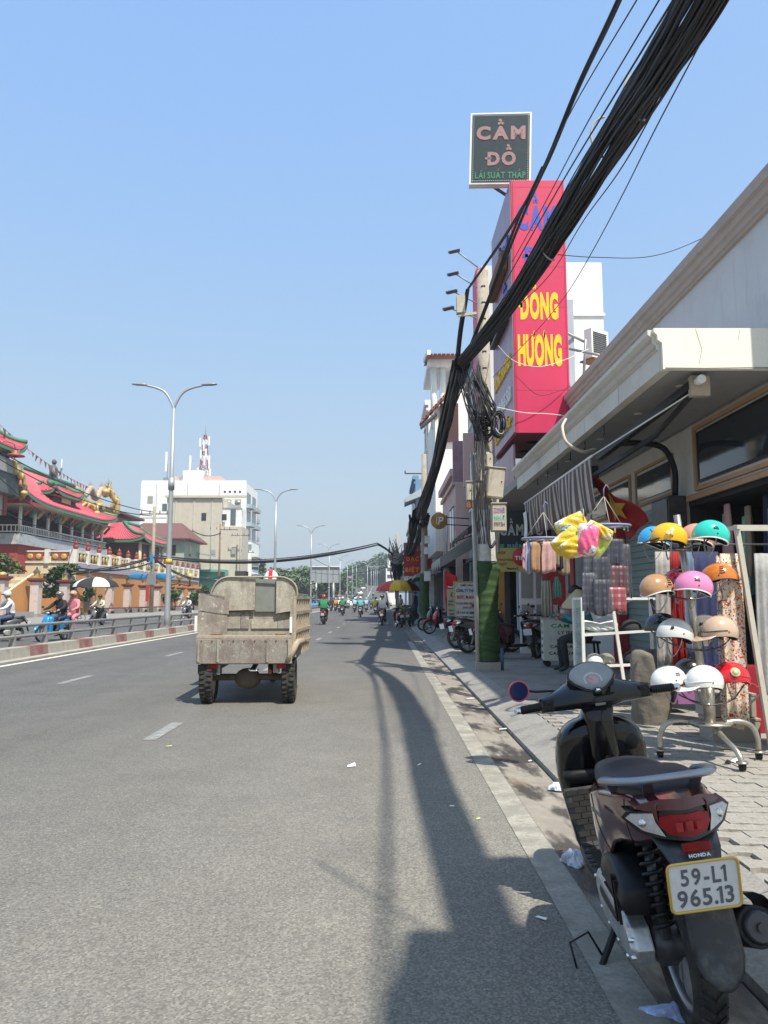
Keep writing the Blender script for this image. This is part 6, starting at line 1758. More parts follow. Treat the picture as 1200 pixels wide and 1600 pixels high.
# loose loops and coils at the near pole
rr = random.Random(21)
lp = thing('cable_tangle', 'tangle of loose black cable loops hanging on the right of the nearest pole', 'cables', tuple(P(757,640,14.2)))
O = P(757,640,14.2)
for k in range(34):
 x0 = rr.uniform(738,752); y0 = rr.uniform(570,600); x1 = rr.uniform(752,775); y1 = rr.uniform(640,680); x2 = rr.uniform(750,768); y2 = rr.uniform(600,650)
 m = MB(); m.tube([p - O for p in spline([P(x0, y0,14.25), P((x0 + x1) / 2 + rr.uniform(-4,6),(y0 + y1) / 2 + rr.uniform(-8,8),14.15), P(x1, y1,14.2), P((x1 + x2) / 2, y1 + rr.uniform(2,14),14.25), P(x2 - 8, y2 + 40,14.3)],5)], rr.uniform(.008,.016),5, caps=False)
 part('cable', m, 'cable', lp)
for k in range(16):
 x0 = rr.uniform(715,735); m = MB(); y1 = rr.uniform(640,700)
 m.tube([p - O for p in spline([P(x0, rr.uniform(572,600),14.2), P(x0 + rr.uniform(5,18),(600 + y1) / 2,14.1), P(rr.uniform(738,752), y1,14.2), P(rr.uniform(742,752), y1 + 60,14.2)],5)], rr.uniform(.007,.013),5, caps=False); part('cable', m, 'cable', lp)
for k in range(10):
 c = P(779 + rr.uniform(-3,3),662 + rr.uniform(-3,3),14.0 + rr.uniform(-.08,.08)) - O; ra = .16 + rr.uniform(-.03,.04)
 S(MB().tube([(c.x + ra * .62 * math.cos(2 * PI * q / 24), c.y + .1 * math.sin(2 * PI * q / 24 + k), c.z + ra * 1.35 * math.sin(2 * PI * q / 24)) for q in range(24)], rr.uniform(.009,.014),5, closed=True), 'coil', 'cable' if k else 'strap_grey', lp)
for k in range(14):
 x0 = rr.uniform(742,760); S(MB().tube([p - O for p in spline([P(x0,690,14.15), P(x0 + rr.uniform(-3,3),740,13.85), P(x0 + rr.uniform(-2,4),800,13.85), P(x0 + rr.uniform(0,10),850,13.9)],4)], rr.uniform(.006,.012),5, caps=False), 'cable', 'cable', lp)
S(MB().tube([p - O for p in spline([P(764,790,13.75), P(762,830,13.7), P(768,855,13.7), P(774,846,13.75)],6)],.028,8), 'cable', 'cable', lp)
for k, zf in enumerate((.2,.5,.78)):
 q = P(*((1000,150,6.3) if k == 0 else (945,215,7.4) if k == 1 else (862,380,9.6)))
 m = MB(); m.tube([(q.x + .02 + .16 * math.cos(a) , q.y + .05 * math.sin(a), q.z + .26 * math.sin(a)) for a in [PI * .5 + PI * i / 10 for i in range(11)]],.012,6); solo('cable_tie', m, 'strap_grey', ['grey tie loop highest on the thick cable bundle', 'grey tie loop in the middle of the thick cable bundle', 'grey tie loop nearest the red sign on the cable bundle'][k], 'cable tie', 'tie loops on the bundle')
m = MB(); q = P(728,470,14.3); m.box(q.x - .18, q.x - .02,14.25,14.4, q.z - .25, q.z + .10); m.bar((q.x - .15,14.3, q.z - .3),(q.x + .2,14.3, q.z - .25),.05,.05); solo('pole_bracket', m, 'box_cream', 'pale insulator bracket near the top of the nearest pole', 'bracket')

# ---------------------------------------------------------------- pawn shop with the tall red sign
nodes_mat('sign_red', _conc((.56,.022,.085),(.62,.034,.11),(.50,.07,.12),.9,.55,.3),.45)
mat('sign_side',(.34,.20,.24),.35,.3, var=.2, scale=2)
mat('sign_blue',(.05,.07,.42),.5, var=.05); mat('sign_yellow',(.80,.52,.01),.5, var=.04)
a, b = P(806,676,18.3), P(892,676,18.3)
zt = P(840,282,18.3).z
sg = thing('tall_box_sign', 'tall red box sign with blue and yellow lettering standing over the pawn shop', 'sign',(a.x,18.3, a.z))
SW, SH = b.x - a.x, zt - a.z
S(MB().box(0, SW,0,3.3,0, SH), 'box', 'sign_red', sg)
fs = S(MB().box(-.03,-.003,.02,3.3,.02, SH - .02), 'side_panel', 'sign_side', sg)
for k in range(6):
 S(MB().box(0, SW,-.0015,-.0005,1.05 * (k + 1),1.05 * (k + 1) + .012), 'panel_seam', 'deep_red2' if 'deep_red2' in MATS else mat('deep_red2',(.36,.015,.05),.6), sg)
for x in (.03, SW - .05):
 S(MB().box(x, x + .02,-.006,-.002,.02, SH - .02), 'edge_trim', 'deep_red2', sg)
def zpy(py): return P(840, py,18.3).z - a.z
for s_, y0, y1, c_, w_, cx_ in (('CẦM',300,360, 'sign_blue',.98,.62),('ĐỒ',368,416, 'sign_blue',.68,.60),('ĐÔNG',442,500, 'sign_yellow',.98,.62),('HƯƠNG',515,573, 'sign_yellow',1.08,.63)):
 text(s_, w_, zpy(y0) - zpy(y1), at((cx_,-.002,(zpy(y0) + zpy(y1)) / 2)), c_, sg,.006,.055, space=.06)
SIDEF = Matrix(((0,0,-1,0),(-1,0,0,0),(0,1,0,0),(0,0,0,1)))
for s_, z_, h_, c_ in (('CẦM', SH - 1.4,.9, 'sign_blue'),('ĐỒ', SH - 2.7,.9, 'sign_blue'),('ĐÔNG HƯƠNG',2.0,.5, 'sign_yellow'),('0909 965 513',1.1,.4, 'ink_white'),('LÃI THẤP',.45,.35, 'sign_yellow')):
 text(s_,2.6, h_, Matrix.Translation((-.031,1.65, z_)) @ SIDEF, c_, fs,.04,.04)
for z_, w_ in ((SH - 2.1,.12),(SH - 3.4,.1),(3.0,.1)):
 S(MB().box(-.20,-.05,.5,2.8, z_, z_ + .5), 'relief_letter_bar', ['black_plastic', 'rust', 'sign_red'][int(z_) % 3], fs)
for y in (1.0,2.2):
 S(MB().lathe([(0,-.03),(.20,-.03),(.20,-.005),(0,-.005)],(SW / 2, y,0), n=20), 'underside_lamp', 'white_paint', sg)
S(MB().box(.02, SW - .02,.02,3.28,-.03,-.002), 'underside', mat('deep_red',(.12,.012,.02),.6, var=.1), sg)
# LED board on top
q0, q1 = P(733,288,18.9), P(828,278,18.9)
lb = thing('led_board', 'dark LED board with pawn shop lettering jutting left above the red sign', 'sign',(q0.x,18.9, q0.z)); lb.rotation_euler = (0, R(2), R(-5))
BW, BH = q1.x - q0.x, P(780,177,18.9).z - q0.z
S(MB().box(0, BW,0,.22,0, BH), 'case', 'white_paint', lb)
fc = S(MB().box(.05, BW - .05,-.012,-.002,.05, BH - .05), 'face', mat('led_face',(.035,.05,.055),.3, var=.15, scale=6), lb)
mat('led_pink',(.30,.17,.17),.5, var=.3, scale=60); mat('led_green',(.03,.22,.11),.5, var=.4, scale=60)
text('CẦM', BW * .80, BH * .30, at((BW / 2,-.013, BH * .76)), 'led_pink', fc,.01,.05)
text('ĐỒ', BW * .50, BH * .30, at((BW / 2,-.013, BH * .40)), 'led_pink', fc,.01,.05)
text('LÃI SUẤT THẤP', BW * .82, BH * .14, at((BW / 2,-.013, BH * .14)), 'led_green', fc,.01,.03)
dm = MB()
for i in range(30):
 for zz in (.085, BH - .085): dm.box(.07 + i * (BW - .15) / 29,.085 + i * (BW - .15) / 29,-.016,-.0125, zz - .008, zz + .008)
 for xx in (.085, BW - .085): dm.box(xx - .008, xx + .008,-.016,-.0125,.09 + i * (BH - .19) / 29,.105 + i * (BH - .19) / 29)
o = part('led_dot', dm, 'ink_white', fc); o['kind'] = 'stuff'
m = MB(); m.bar((.4,.2,.2),(1.6,.6,-.4),.06,.06); m.bar((BW - .2,.2,.0),(BW + .1,.5,-.7),.06,.06); part('strut', m, 'dark_metal', lb)

# building behind the red sign and the white one with the air conditioner
wall('wall_white',(.82,.82,.79),.75,.3); wall('wall_pale_blue',(.36,.43,.48),.85,.3); wall('wall_pink',(.66,.46,.42),.8,.3); wall('wall_mint',(.40,.55,.50),.8,.3); wall('wall_beige',(.54,.50,.41),.75,.3)
wall('wall_blue',(.16,.28,.40),.8,.4); wall('roof_tile_red',(.30,.12,.085),.6,1.5); wall('roof_brown',(.16,.075,.065),.8,1.0); wall('wall_dim',(.34,.33,.30),.8,.3)
ps = thing('pawn_shop', 'pawn shop building under the red sign with dark and yellow signboards', 'shop',(4.6,18,0))
def bq(m, o, x0, x1, y0, y1, z0, z1): m.box(x0 - o[0], x1 - o[0], y0 - o[1], y1 - o[1], z0, z1)
o_ = (4.6,18)
m = MB(); bq(m, o_,4.65,9.0,17.95,23.9,3.4,6.2); part('upper_wall', m, 'wall_white', ps)
m = MB(); bq(m, o_,4.65,9.0,21.9,23.9,0,3.4); part('wall_panel', m, 'wall_white', ps)
m = MB(); bq(m, o_,3.2,4.6,18.2,24.0,4.15,4.35); part('balcony_slab', m, 'wall_dim', ps)
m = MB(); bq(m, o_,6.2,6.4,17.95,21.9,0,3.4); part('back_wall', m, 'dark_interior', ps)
m = MB(); bq(m, o_,3.25,3.30,19.0,23.8,4.35,5.3); part('balcony_panel', m, 'sign_side', ps)
for y0, y1, c_ in ((18.0,18.4, 'pillar_red'),(19.9,20.3, 'pillar_red'),(18.6,19.7, 'wall_dim'),(20.5,21.6, 'wall_dim')):
 m = MB(); bq(m, o_,4.9,5.0, y0, y1,.1,3.3); part('door_leaf' if 'dim' in c_ else 'door_post', m, c_, ps)
m = MB(); a_ = P(868,892,18.6); m.box(a_.x - 4.6 - .25, a_.x - 4.6 + .22,.55,.85,.1,2.9); part('red_pillar', m, 'pillar_red', ps)
m = MB(); a_ = P(838,892,18.9); m.box(a_.x - 4.6 - .42, a_.x - 4.6 + .30,.9,.98,.1,2.75); part('white_door', m, 'wall_white', ps, label='pale panelled door beside the red pillar')
for k in range(2):
 S(MB().box(a_.x - 4.6 - .38 + .36 * k, a_.x - 4.6 - .38 + .36 * k + .28,.885,.897,.3,1.3), 'door_panel', 'wall_dim', ps)
 S(MB().box(a_.x - 4.6 - .38 + .36 * k, a_.x - 4.6 - .38 + .36 * k + .28,.885,.897,1.45,2.5), 'door_panel', 'wall_dim', ps)
m = MB(); a_ = P(778,900,19.5); m.box(a_.x - 4.6 - .15, a_.x - 4.6 + .16,1.5,1.8,.1,2.7); part('orange_pillar', m, mat('pillar_orange',(.42,.20,.04),.6, var=.1), ps)
def board(label, px0, py0, px1, py1, Y, m_, lines, nm='signboard', dep=.12, frame_=None, bold=.04, group=None, rz=0):
 a, b = P(px0, py1, Y), P(px1, py0, Y); w_, h_ = b.x - a.x, b.z - a.z
 t = thing(nm, label, 'sign',(a.x, Y, a.z), rz, group)
 S(MB().box(0, w_,0, dep,0, h_), 'panel', m_, t)
 if frame_:
  for x0, x1, z0, z1 in ((-.03, w_ + .03, h_ + .001, h_ + .03),(-.03, w_ + .03,-.03,-.001),(-.03,-.001,0, h_),(w_ + .001, w_ + .03,0, h_)):
   S(MB().box(x0, x1,-.02, dep, z0, z1), 'frame_bar', frame_, t)
 for s_, cx, cy, tw, th, c_ in lines:
  text(s_, w_ * tw, h_ * th, at((w_ * cx,-.002, h_ * cy)), c_, t,.006, bold)
 return t, w_, h_
mat('board_dark',(.015,.028,.032),.4, var=.1); mat('txt_cyan',(.10,.34,.38),.5); mat('txt_pale',(.42,.42,.38),.5); mat('txt_red',(.50,.02,.03),.5); mat('board_yellow',(.46,.38,.12),.55, var=.08, dirt=(.3,.27,.12), damt=.3); mat('txt_brown',(.34,.06,.03),.5); mat('txt_navy',(.03,.05,.22),.5)
b3, w_, h_ = board('dark signboard with large pale letters behind the meter boxes',766,797,850,866,17.2, 'board_dark', [('CẦM ĐỒ',.58,.62,.80,.40, 'txt_pale'),('XE BIỂN SỐ',.47,.20,.84,.17, 'txt_cyan')], frame_='dark_metal')
for k in range(12):
 S(MB().box(w_ * .05 + k * w_ * .08, w_ * .05 + k * w_ * .08 + .07,-.008,-.002, h_ * .045, h_ * .07), 'led_bar', 'txt_green2' if 'txt_green2' in MATS else mat('txt_green2',(.04,.45,.16),.4), b3)
b4, w_, h_ = board('yellow banner with brown words and a red disc under the dark signboard',770,856,842,893,17.0, 'board_yellow', [('- HỘP',.17,.80,.22,.16, 'txt_brown'),('- CHUYỂN',.24,.52,.38,.15, 'txt_brown'),('- PHỤT',.18,.30,.24,.14, 'txt_brown'),('Nagoro 2',.42,.12,.24,.12, 'ink_black')])
S(MB().lathe([(0,-.012),(.20,-.012),(.20,-.003)],(w_ * .62,0, h_ * .62), axis='y', n=24), 'disc', 'txt_red', b4); text('TIỀN',.30,.14, at((w_ * .62,-.016, h_ * .62)), 'ink_white', b4,.004,.05)
whb = thing('white_building', 'white block behind the red sign with an air conditioner on its side', 'building',(6.2,26,0))
xa, xb = P(870,500,26).x, P(943,500,26).x; zt = P(900,410,26).z
S(MB().box(xa - 6.2, xb - 6.2,0,6,0, zt), 'wall', 'wall_white', whb)
zl_ = P(900,492,26).z; S(MB().box(xa - 6.25, xb - 6.2 + .05,-.06,-.002, zl_ - .05, zl_ + .05), 'ledge', 'wall_white', whb)
q = P(932,540,24.5)
ac = thing('air_conditioner', 'white outdoor air conditioner unit hung on the white wall', 'air conditioner',(q.x,24.5, q.z - .5)); ac.rotation_euler = (0,0, R(35))
S(MB().box(-.42,.42,-.16,.16,0,1.0), 'case', 'wall_white', ac, bevel=.02)
for k in range(12):
 S(MB().box(-.36,.30,-.185,-.161,.12 + .065 * k,.15 + .065 * k), 'grille_bar', 'dark_metal', ac)
S(MB().box(-.5,.5,-.3,.3,-.10,-.05), 'shelf', 'rust', ac)
for (p_, q_) in (((885,520,24),(925,540,24.6)),((890,545,24),(960,560,23)),((915,530,24),(912,590,24.2)),((935,560,24),(937,590,24.2))):
 m = MB(); m.cyl(P(*p_), P(*q_),.045, n=8); solo('steel_pipe', m, 'grey_steel', {885: 'sloping steel strut from the red sign to the air conditioner',890: 'long grey steel strut running towards the cornice',915: 'short upright pipe left of the air conditioner',935: 'short upright pipe under the air conditioner'}[p_[0]], 'pipe', 'steel struts by the air conditioner')

# white panel with a red edge and four floodlights
q0, q1 = P(747,640,23.5), P(768,415,23.5)
pn = thing('hoarding', 'tall pale hoarding with a red edge beside the concrete pole', 'hoarding',(q0.x,23.5, q0.z))
S(MB().box(.16, q1.x - q0.x + .6,0,1.4,0, q1.z - q0.z), 'panel', 'wall_pale_blue2' if 'wall_pale_blue2' in MATS else wall('wall_pale_blue2',(.62,.65,.67),.8,.3), pn)
S(MB().box(0,.155,-.02,1.0,-1, q1.z - q0.z - .1), 'edge_strip', 'sign_red', pn)
for k,(px, py) in enumerate(((710,395),(708,430),(706,458),(701,484))):
 q = P(px, py,23.2); e = P(747, py + 23 - 3 * k,23.5)
 t = thing('floodlight', 'floodlight on an outrigger arm beside the pole, ' + ['topmost', 'second from the top', 'third from the top', 'lowest'][k] + ' of four', 'floodlight', tuple(q),0, 'floodlights lighting the hoarding')
 m = MB(Matrix.Rotation(R(-14),4, 'Y') @ Matrix.Rotation(R(25),4, 'X')); m.box(-.17,.17,-.12,.12,0,.09); hd_ = part('head', m, 'dark_metal', t, bevel=.01)
 m = MB(Matrix.Rotation(R(-14),4, 'Y') @ Matrix.Rotation(R(25),4, 'X')); m.box(-.15,.15,-.10,.10,-.012,-.002); part('lens', m, 'lens_clear', hd_)
 S(MB().cyl((.12,.05,.04), tuple(e - q),.022, n=6), 'arm', 'grey_steel', t)

# ---------------------------------------------------------------- row of narrow houses further along the right
def windows(par, ox, oy, face_x, ys, zs, w_, h_, m_='window_glass', fr='white_paint', side=-1, depth=.06):
 for y in ys:
  for z in zs:
   wn_ = S(MB().box(face_x - ox - .03, face_x - ox + .05, y - oy - w_ / 2, y - oy + w_ / 2, z, z + h_), 'window', m_, par)
   for a, b, c, d in ((y - w_ / 2 - .08, y + w_ / 2 + .08, z + h_, z + h_ + .08),(y - w_ / 2 - .08, y + w_ / 2 + .08, z - .08, z)):
    S(MB().box(face_x - ox - .08, face_x - ox + .02, a - oy, b - oy, c, d), 'sill', fr, wn_)
   S(MB().box(face_x - ox - .05, face_x - ox - .031, y - oy - .03, y - oy + .03, z, z + h_), 'frame', fr, wn_)
def rhouse(label, y0, y1, x0, H, wm, floors=3, shop=True, depth=9, cols=2):
 t = thing('townhouse', label, 'house',(x0 + depth / 2,(y0 + y1) / 2,0)); ox, oy = x0 + depth / 2,(y0 + y1) / 2
 S(MB().box(x0 - ox, x0 + depth - ox, y0 - oy + .02, y1 - oy - .02,3.3, H), 'wall', wm, t)
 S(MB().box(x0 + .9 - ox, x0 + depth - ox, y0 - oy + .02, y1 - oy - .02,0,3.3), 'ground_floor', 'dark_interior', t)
 for y in (y0 + .15, y1 - .15):
  S(MB().box(x0 - ox, x0 + .3 - ox, y - .14 - oy, y + .14 - oy,0,3.3), 'pier', wm, t)
 fh = (H - 3.6) / floors
 n = cols; ys = [y0 + (y1 - y0) * (k + .5) / n for k in range(n)]
 windows(t, ox, oy, x0, ys, [3.9 + fh * k for k in range(floors)],(y1 - y0) / n * .55, fh * .55)
 for k in range(1, floors + 1):
  S(MB().box(x0 - .14 - ox, x0 - .002 - ox, y0 + .03 - oy, y1 - .03 - oy,3.3 + fh * k - .1,3.3 + fh * k + .08), 'ledge', wm, t)
 S(MB().box(x0 - .25 - ox, x0 + .3 - ox, y0 + .03 - oy, y1 - .03 - oy, H + .002, H + .35), 'parapet', wm, t)
 return t
rhouse('blue-grey house with tall slit windows right behind the hoarding',24.2,29.5,4.2,11.2, 'wall_pale_blue',3, depth=2.0)
rhouse('pale blue-grey house with a plain shaded street front',29.6,35.5,3.95,11.6, 'wall_pale_blue',3, depth=3.5)
rhouse('pinkish house with a jutting signboard front',35.6,43.5,3.35,7.2, 'wall_pink',1)
# tall white house with tiled roof terrace
wh = thing('tiled_roof_house', 'tall white house with red tiled roofs and a rooftop veranda', 'house',(5.4,46,0))
z1 = P(700,612,44).z
xl = P(680,700,44).x
S(MB().box(xl + .6 - 5.4,3.5,-2,6,0,4.2), 'ground_floor', 'dark_interior', wh)
m = MB(); m.add([(xl - 5.4,-2,4.2),(9 - 5.4,-2,4.2),(9 - 5.4,6,4.2),(xl - 5.4,6,4.2),(xl - 5.4,-2, P(675,640,44).z),(9 - 5.4,-2, P(740,590,44).z + 3),(9 - 5.4,6, P(740,590,44).z + 3),(xl - 5.4,6, P(675,640,44).z)],
             [(0,3,2,1),(4,5,6,7),(0,1,5,4),(1,2,6,5),(2,3,7,6),(3,0,4,7)]); part('wall', m, 'wall_white', wh)
# lean-to tile course on the sloping edge
ra, rb = P(658,660,43.6), P(712,600,43.6)
tl = MB()
for k in range(14):
 p = ra.lerp(rb,(k + .5) / 14); tl.cbox((p.x - 5.4,-2.3 + .2, p.z + .05 * (k % 2)),(.32,.9,.10), Matrix.Rotation(-math.atan2(rb.z - ra.z, rb.x - ra.x),3, 'Y'))
 part('tile', tl, 'roof_tile_red', wh); tl = MB()
S(MB().bar((ra.x - 5.4,-2.2, ra.z - .25),(ra.x - 5.4 + .9,-2.2, ra.z + .5),.8,.12), 'gutter', 'dark_metal', wh)
# veranda
c0, c1_ = P(676,640,46), P(676,578,46)
for px in (678,692):
 q = P(px,650,46); S(MB().cyl((q.x - 5.4,0, q.z - .8),(q.x - 5.4,0, P(px,572,46).z),.20, n=12), 'column', 'wall_white', wh)
zr = P(700,575,46).z
S(MB().box(P(668,575,46).x - 5.4,3.0,-.6,5, zr, zr + .4), 'beam', 'wall_white', wh)
S(MB().box(P(706,600,46).x - 5.4,3.0,.4,5, zr - 4, zr - .002), 'upper_wall', 'wall_white', wh)
zk = P(700,549,46).z
rf = S(MB().loft([[(P(666,575,46).x - 5.4,-1.2, zr + .42),(P(666,575,46).x - 5.4,-1.0, zr + .30),(P(666,575,46).x - 5.4,3.0, zk)], [(3.4,-1.2, zr + .42),(3.4,-1.0, zr + .30),(3.4,3.0, zk)]][::-1], smooth=False), 'roof', 'roof_tile_red', wh)
x0 = P(668,575,46).x - 5.4
tm = MB(); tm.tube([(0,0,0),(0,.60,0)],.085,6); 
sl_ = Vector((0,4.2, zk - zr - .42)).normalized(); Ls = math.hypot(4.2, zk - zr - .42)
tile_mb = MB(); tile_mb.bar((0,0,0), tuple(sl_ * (Ls / 7 + .05)),.20,.06); tile_me = tile_mb.mesh('tile', 'roof_tile_red')
for i in range(15):
 for j in range(7):
  o = bpy.data.objects.new('tile', tile_me); link(o, rf); p = Vector((x0 + .15 + i * .26,-1.2, zr + .46)) + sl_ * (Ls * j / 7); o.location = (p.x, p.y, p.z + .05); o.rotation_euler = (-.05,0,0)
m = MB(); m.add([(x0 - .1,-1.3, zr + .42),(x0 + .12,-1.3, zr + .42),(x0 + .12,3, zk + .2),(x0 - .1,3, zk + .2),(x0 - .1,-1.3, zr + .72),(x0 + .12,-1.3, zr + .72),(x0 + .12,3, zk + .5),(x0 - .1,3, zk + .5)], [(0,3,2,1),(4,5,6,7),(0,1,5,4),(1,2,6,5),(2,3,7,6),(3,0,4,7)]); part('verge_board', m, 'wall_white', wh)
board('brown sign with orange letters on the white gable wall',689,630,716,690,43.8, mat('board_brown',(.07,.03,.03),.5), [('BÚN',.4,.80,.6,.18, 'txt_orange' if 'txt_orange' in MATS else mat('txt_orange',(.75,.22,.01),.5)),('TT',.4,.45,.5,.2, 'txt_orange')], dep=.1)
rhouse('narrow white house behind the cables with a tiled balcony roof',52.5,58,3.1,15.0, 'wall_white',4)
rhouse('dull blue house with a curved cornice far along the right',70,80,2.9,12.5, 'wall_blue',3)
rhouse('grey house between the white and the blue one',59,69,3.3,8.5, 'wall_dim',2)
rhouse('far beige house at the end of the right-hand row',81,92,2.9,9.0, 'wall_beige',2)
rhouse('last pale house visible on the right-hand row',93,112,3.0,7.0, 'wall_white',1, cols=3)
m = MB(); q = P(640,775,69.5); m.loft([[(q.x - .4,69.3, q.z - .6),(q.x - .4,69.3, q.z - .2),(q.x + 1.6,69.3, q.z + 1.0),(q.x + 1.6,69.3, q.z + .2)], [(q.x - .4,73, q.z - .6),(q.x - .4,73, q.z - .2),(q.x + 1.6,73, q.z + 1.0),(q.x + 1.6,73, q.z + .2)]], smooth=False); solo('sloping_eave', m, 'wall_pale_blue', 'grey-blue sloping eave jutting from the far blue house', 'eave')
m = MB(); q = P(633,740,60); m.bar(tuple(q), tuple(P(662,740,60)),.12,.08); m.cyl(tuple(q),(q.x, q.y, q.z + .25),.05, n=6); solo('outrigger_bar', m, 'dark_metal', 'thin dark bar jutting left from the houses above the blue one', 'bar')

# signs and awnings along the row
q = P(686,814,32)
t = thing('round_sign', 'round gold sign with a white monogram jutting over the pavement', 'sign', tuple(q))
S(MB().lathe([(0,-.08),(.34,-.08),(.345,-.06),(.345,.06),(.34,.08),(0,.08)], axis='y', n=36), 'disc', mat('sign_gold',(.40,.24,.05),.4,.2, var=.08), t)
text('P',.20,.34, at((.04,-.081,0)), 'ink_white', t,.01,.02, shear=.2)
S(MB().tube([(-.02 + .0,-.09,-.14),(-.12,-.09,-.12),(-.10,-.09,.14),(.02,-.09,.15)],.018,6), 'monogram_stroke', 'ink_white', t)
for z in (-.15,.15):
 S(MB().cyl((.3,0, z),(1.3,.3, z - .02),.025, n=6), 'bracket', 'dark_metal', t)
bd, w_, h_ = board('upright red sign with yellow words over the street food stall',631,848,657,900,52, mat('board_red',(.34,.012,.018),.5, var=.08), [('BÚN',.5,.82,.72,.17, 'txt_orange'),('ĐẶC',.5,.52,.78,.20, 'txt_orange'),('BIỆT',.5,.20,.84,.20, 'txt_orange')], dep=.25, bold=.05)
S(MB().box(w_ + .1, w_ + .8,.5,.6,.3, h_), 'rear_panel', 'board_red', bd)
for k in range(4):
 S(MB().box(-.05,.02,-.02,.2, h_ * (.1 + .27 * k), h_ * (.1 + .27 * k) + .12), 'edge_lamp', 'ink_white', bd)
mat('awn_dark',(.035,.032,.03),.8, var=.3, scale=3); mat('awn_grey',(.30,.31,.29),.7, var=.12, scale=2, dirt=(.16,.15,.13), damt=.5)
def awning(label, y0, y1, xa, za, xb, zb, m_, val=.15, group='awnings over the far pavement'):
 t = thing('awning', label, 'awning',((xa + xb) / 2,(y0 + y1) / 2, min(za, zb)),0, group); o = ((xa + xb) / 2,(y0 + y1) / 2, min(za, zb))
 S(MB().loft([[(xa - o[0], y - o[1], za - o[2]),(xb - o[0], y - o[1], zb - o[2]),(xb - o[0], y - o[1], zb - o[2] + .05),(xa - o[0], y - o[1], za - o[2] + .05)] for y in (y1, y0)], smooth=False), 'canvas', m_, t)
 S(MB().grid(lambda u, v: (xa - o[0] - .02, y0 - o[1] + (y1 - y0) * u, za - o[2] - val * v * (1 + .3 * math.sin(u * 30))),30,2), 'valance', m_, t, solid=.01)
 m = MB(); d_ = min(.55,(xb - xa) * .3); m.add([(xa - o[0], y0 - o[1] - .01, za - o[2]),(xb - o[0], y0 - o[1] - .01, zb - o[2]),(xb - o[0], y0 - o[1] - .01, zb - o[2] - d_),(xa - o[0], y0 - o[1] - .01, za - o[2] - val)], [(3,2,1,0)]); part('side_cloth', m, m_, t, solid=.01)
 for y in (y0 + .1,(y0 + y1) / 2, y1 - .1):
  S(MB().bar((xa - o[0], y - o[1], za - o[2] - .03),(xb - o[0], y - o[1], zb - o[2] - .4),.04,.04), 'strut', 'dark_metal', t)
 return t
awning('large dark awning sloping over the pavement beyond the near pole',23.0,28.5,2.55,3.55,4.6,4.7, 'awn_dark')
awning('second dark awning below the first, with a pale edge',21.5,27.0,2.9,2.75,4.7,3.5, 'awn_dark',.06)
awning('weathered grey awning reaching out over the second pole',29.0,34.5,2.15,3.0,4.2,4.35, 'awn_grey',.35)
awning('dark awning deeper in the row behind the second pole',36,42,2.3,2.9,3.8,3.6, 'awn_dark')
awning('pale awning over the food stalls far along the row',46,52,1.9,2.9,3.4,3.5, 'awn_grey')
awning('brown awning at the far food stalls',54,62,1.7,2.8,3.3,3.4, 'awn_dark')
for k,(px, py0, py1, Y) in enumerate(((738,690,770,30),(720,700,760,35))):
 a_ = P(px, py1, Y); b_ = P(px, py0, Y); m = MB(); m.box(a_.x - .5, a_.x + .9, Y - 1.6, Y - 1.4, a_.z, b_.z); solo('wall_sign', m, ['wall_pink', 'sign_side'][k], ['faded pinkish sign panel above the dark awnings', 'mauve sign panel higher up behind the pole'][k], 'sign')
# feather flag, standing boards
t = thing('feather_flag', 'red feather flag standing on the pavement by the boards', 'flag', tuple(G(706,975,.12).xyz) if False else (P(700,960,27).x,27,.12))
S(MB().tube(spline([(0,0,0),(-.05,0,1.2),(-.12,0,2.0),(-.02,0,2.35),(.25,0,2.2)],5),.012,6), 'pole', 'dark_metal', t)
m = MB(); m.grid(lambda u, v: (-.05 - .07 * math.sin(u * 2) + v * (.10 + .36 * math.sin(min(1,(1 - u) * 1.0 + .0) * PI * .0 + u * 1.9) ),.05 * math.sin(u * 8 + v * 3),.85 + 1.5 * u - .25 * v * u),14,5); part('cloth', m, mat('flag_bright',(.62,.015,.02),.6, var=.08), t, solid=.005)
S(MB().tube([(.0,-.06,1.75),(.1,-.08,1.73),(.3,-.06,1.78)],.02,5), 'stripe', 'ink_white', t)
board('standing white board with navy and red company lettering',711,910,744,968,22.5, 'poster_white', [('THÉP VINA',.55,.93,.6,.06, 'ink_black'),('CÔNG TY TNHH',.52,.79,.92,.11, 'txt_navy'),('ĐỨC MẠNH',.54,.61,.90,.13, 'txt_red'),('VLXD ĐỨC MẠNH',.52,.44,.92,.10, 'txt_brown'),('CHUYÊN',.6,.33,.5,.06, 'txt_brown'),('SẮT ĐÁ XI MĂNG',.52,.20,.9,.08, 'ink_black'),('CÁT THÉP GẠCH',.52,.07,.9,.07, 'ink_black')], dep=.05, frame_='board_yellow', bold=.05)
board('small cream standing board with an emblem left of the company board',699,920,715,966,22.9, mat('board_cream',(.40,.36,.26),.6, var=.1), [('C',.5,.80,.4,.16, 'txt_brown'),('CHUYÊN',.5,.58,.85,.07, 'ink_black'),('MUA BÁN',.5,.47,.85,.07, 'ink_black'),('SỬA',.4,.28,.5,.06, 'ink_black'),('XE',.4,.14,.4,.06, 'ink_black')], dep=.05)

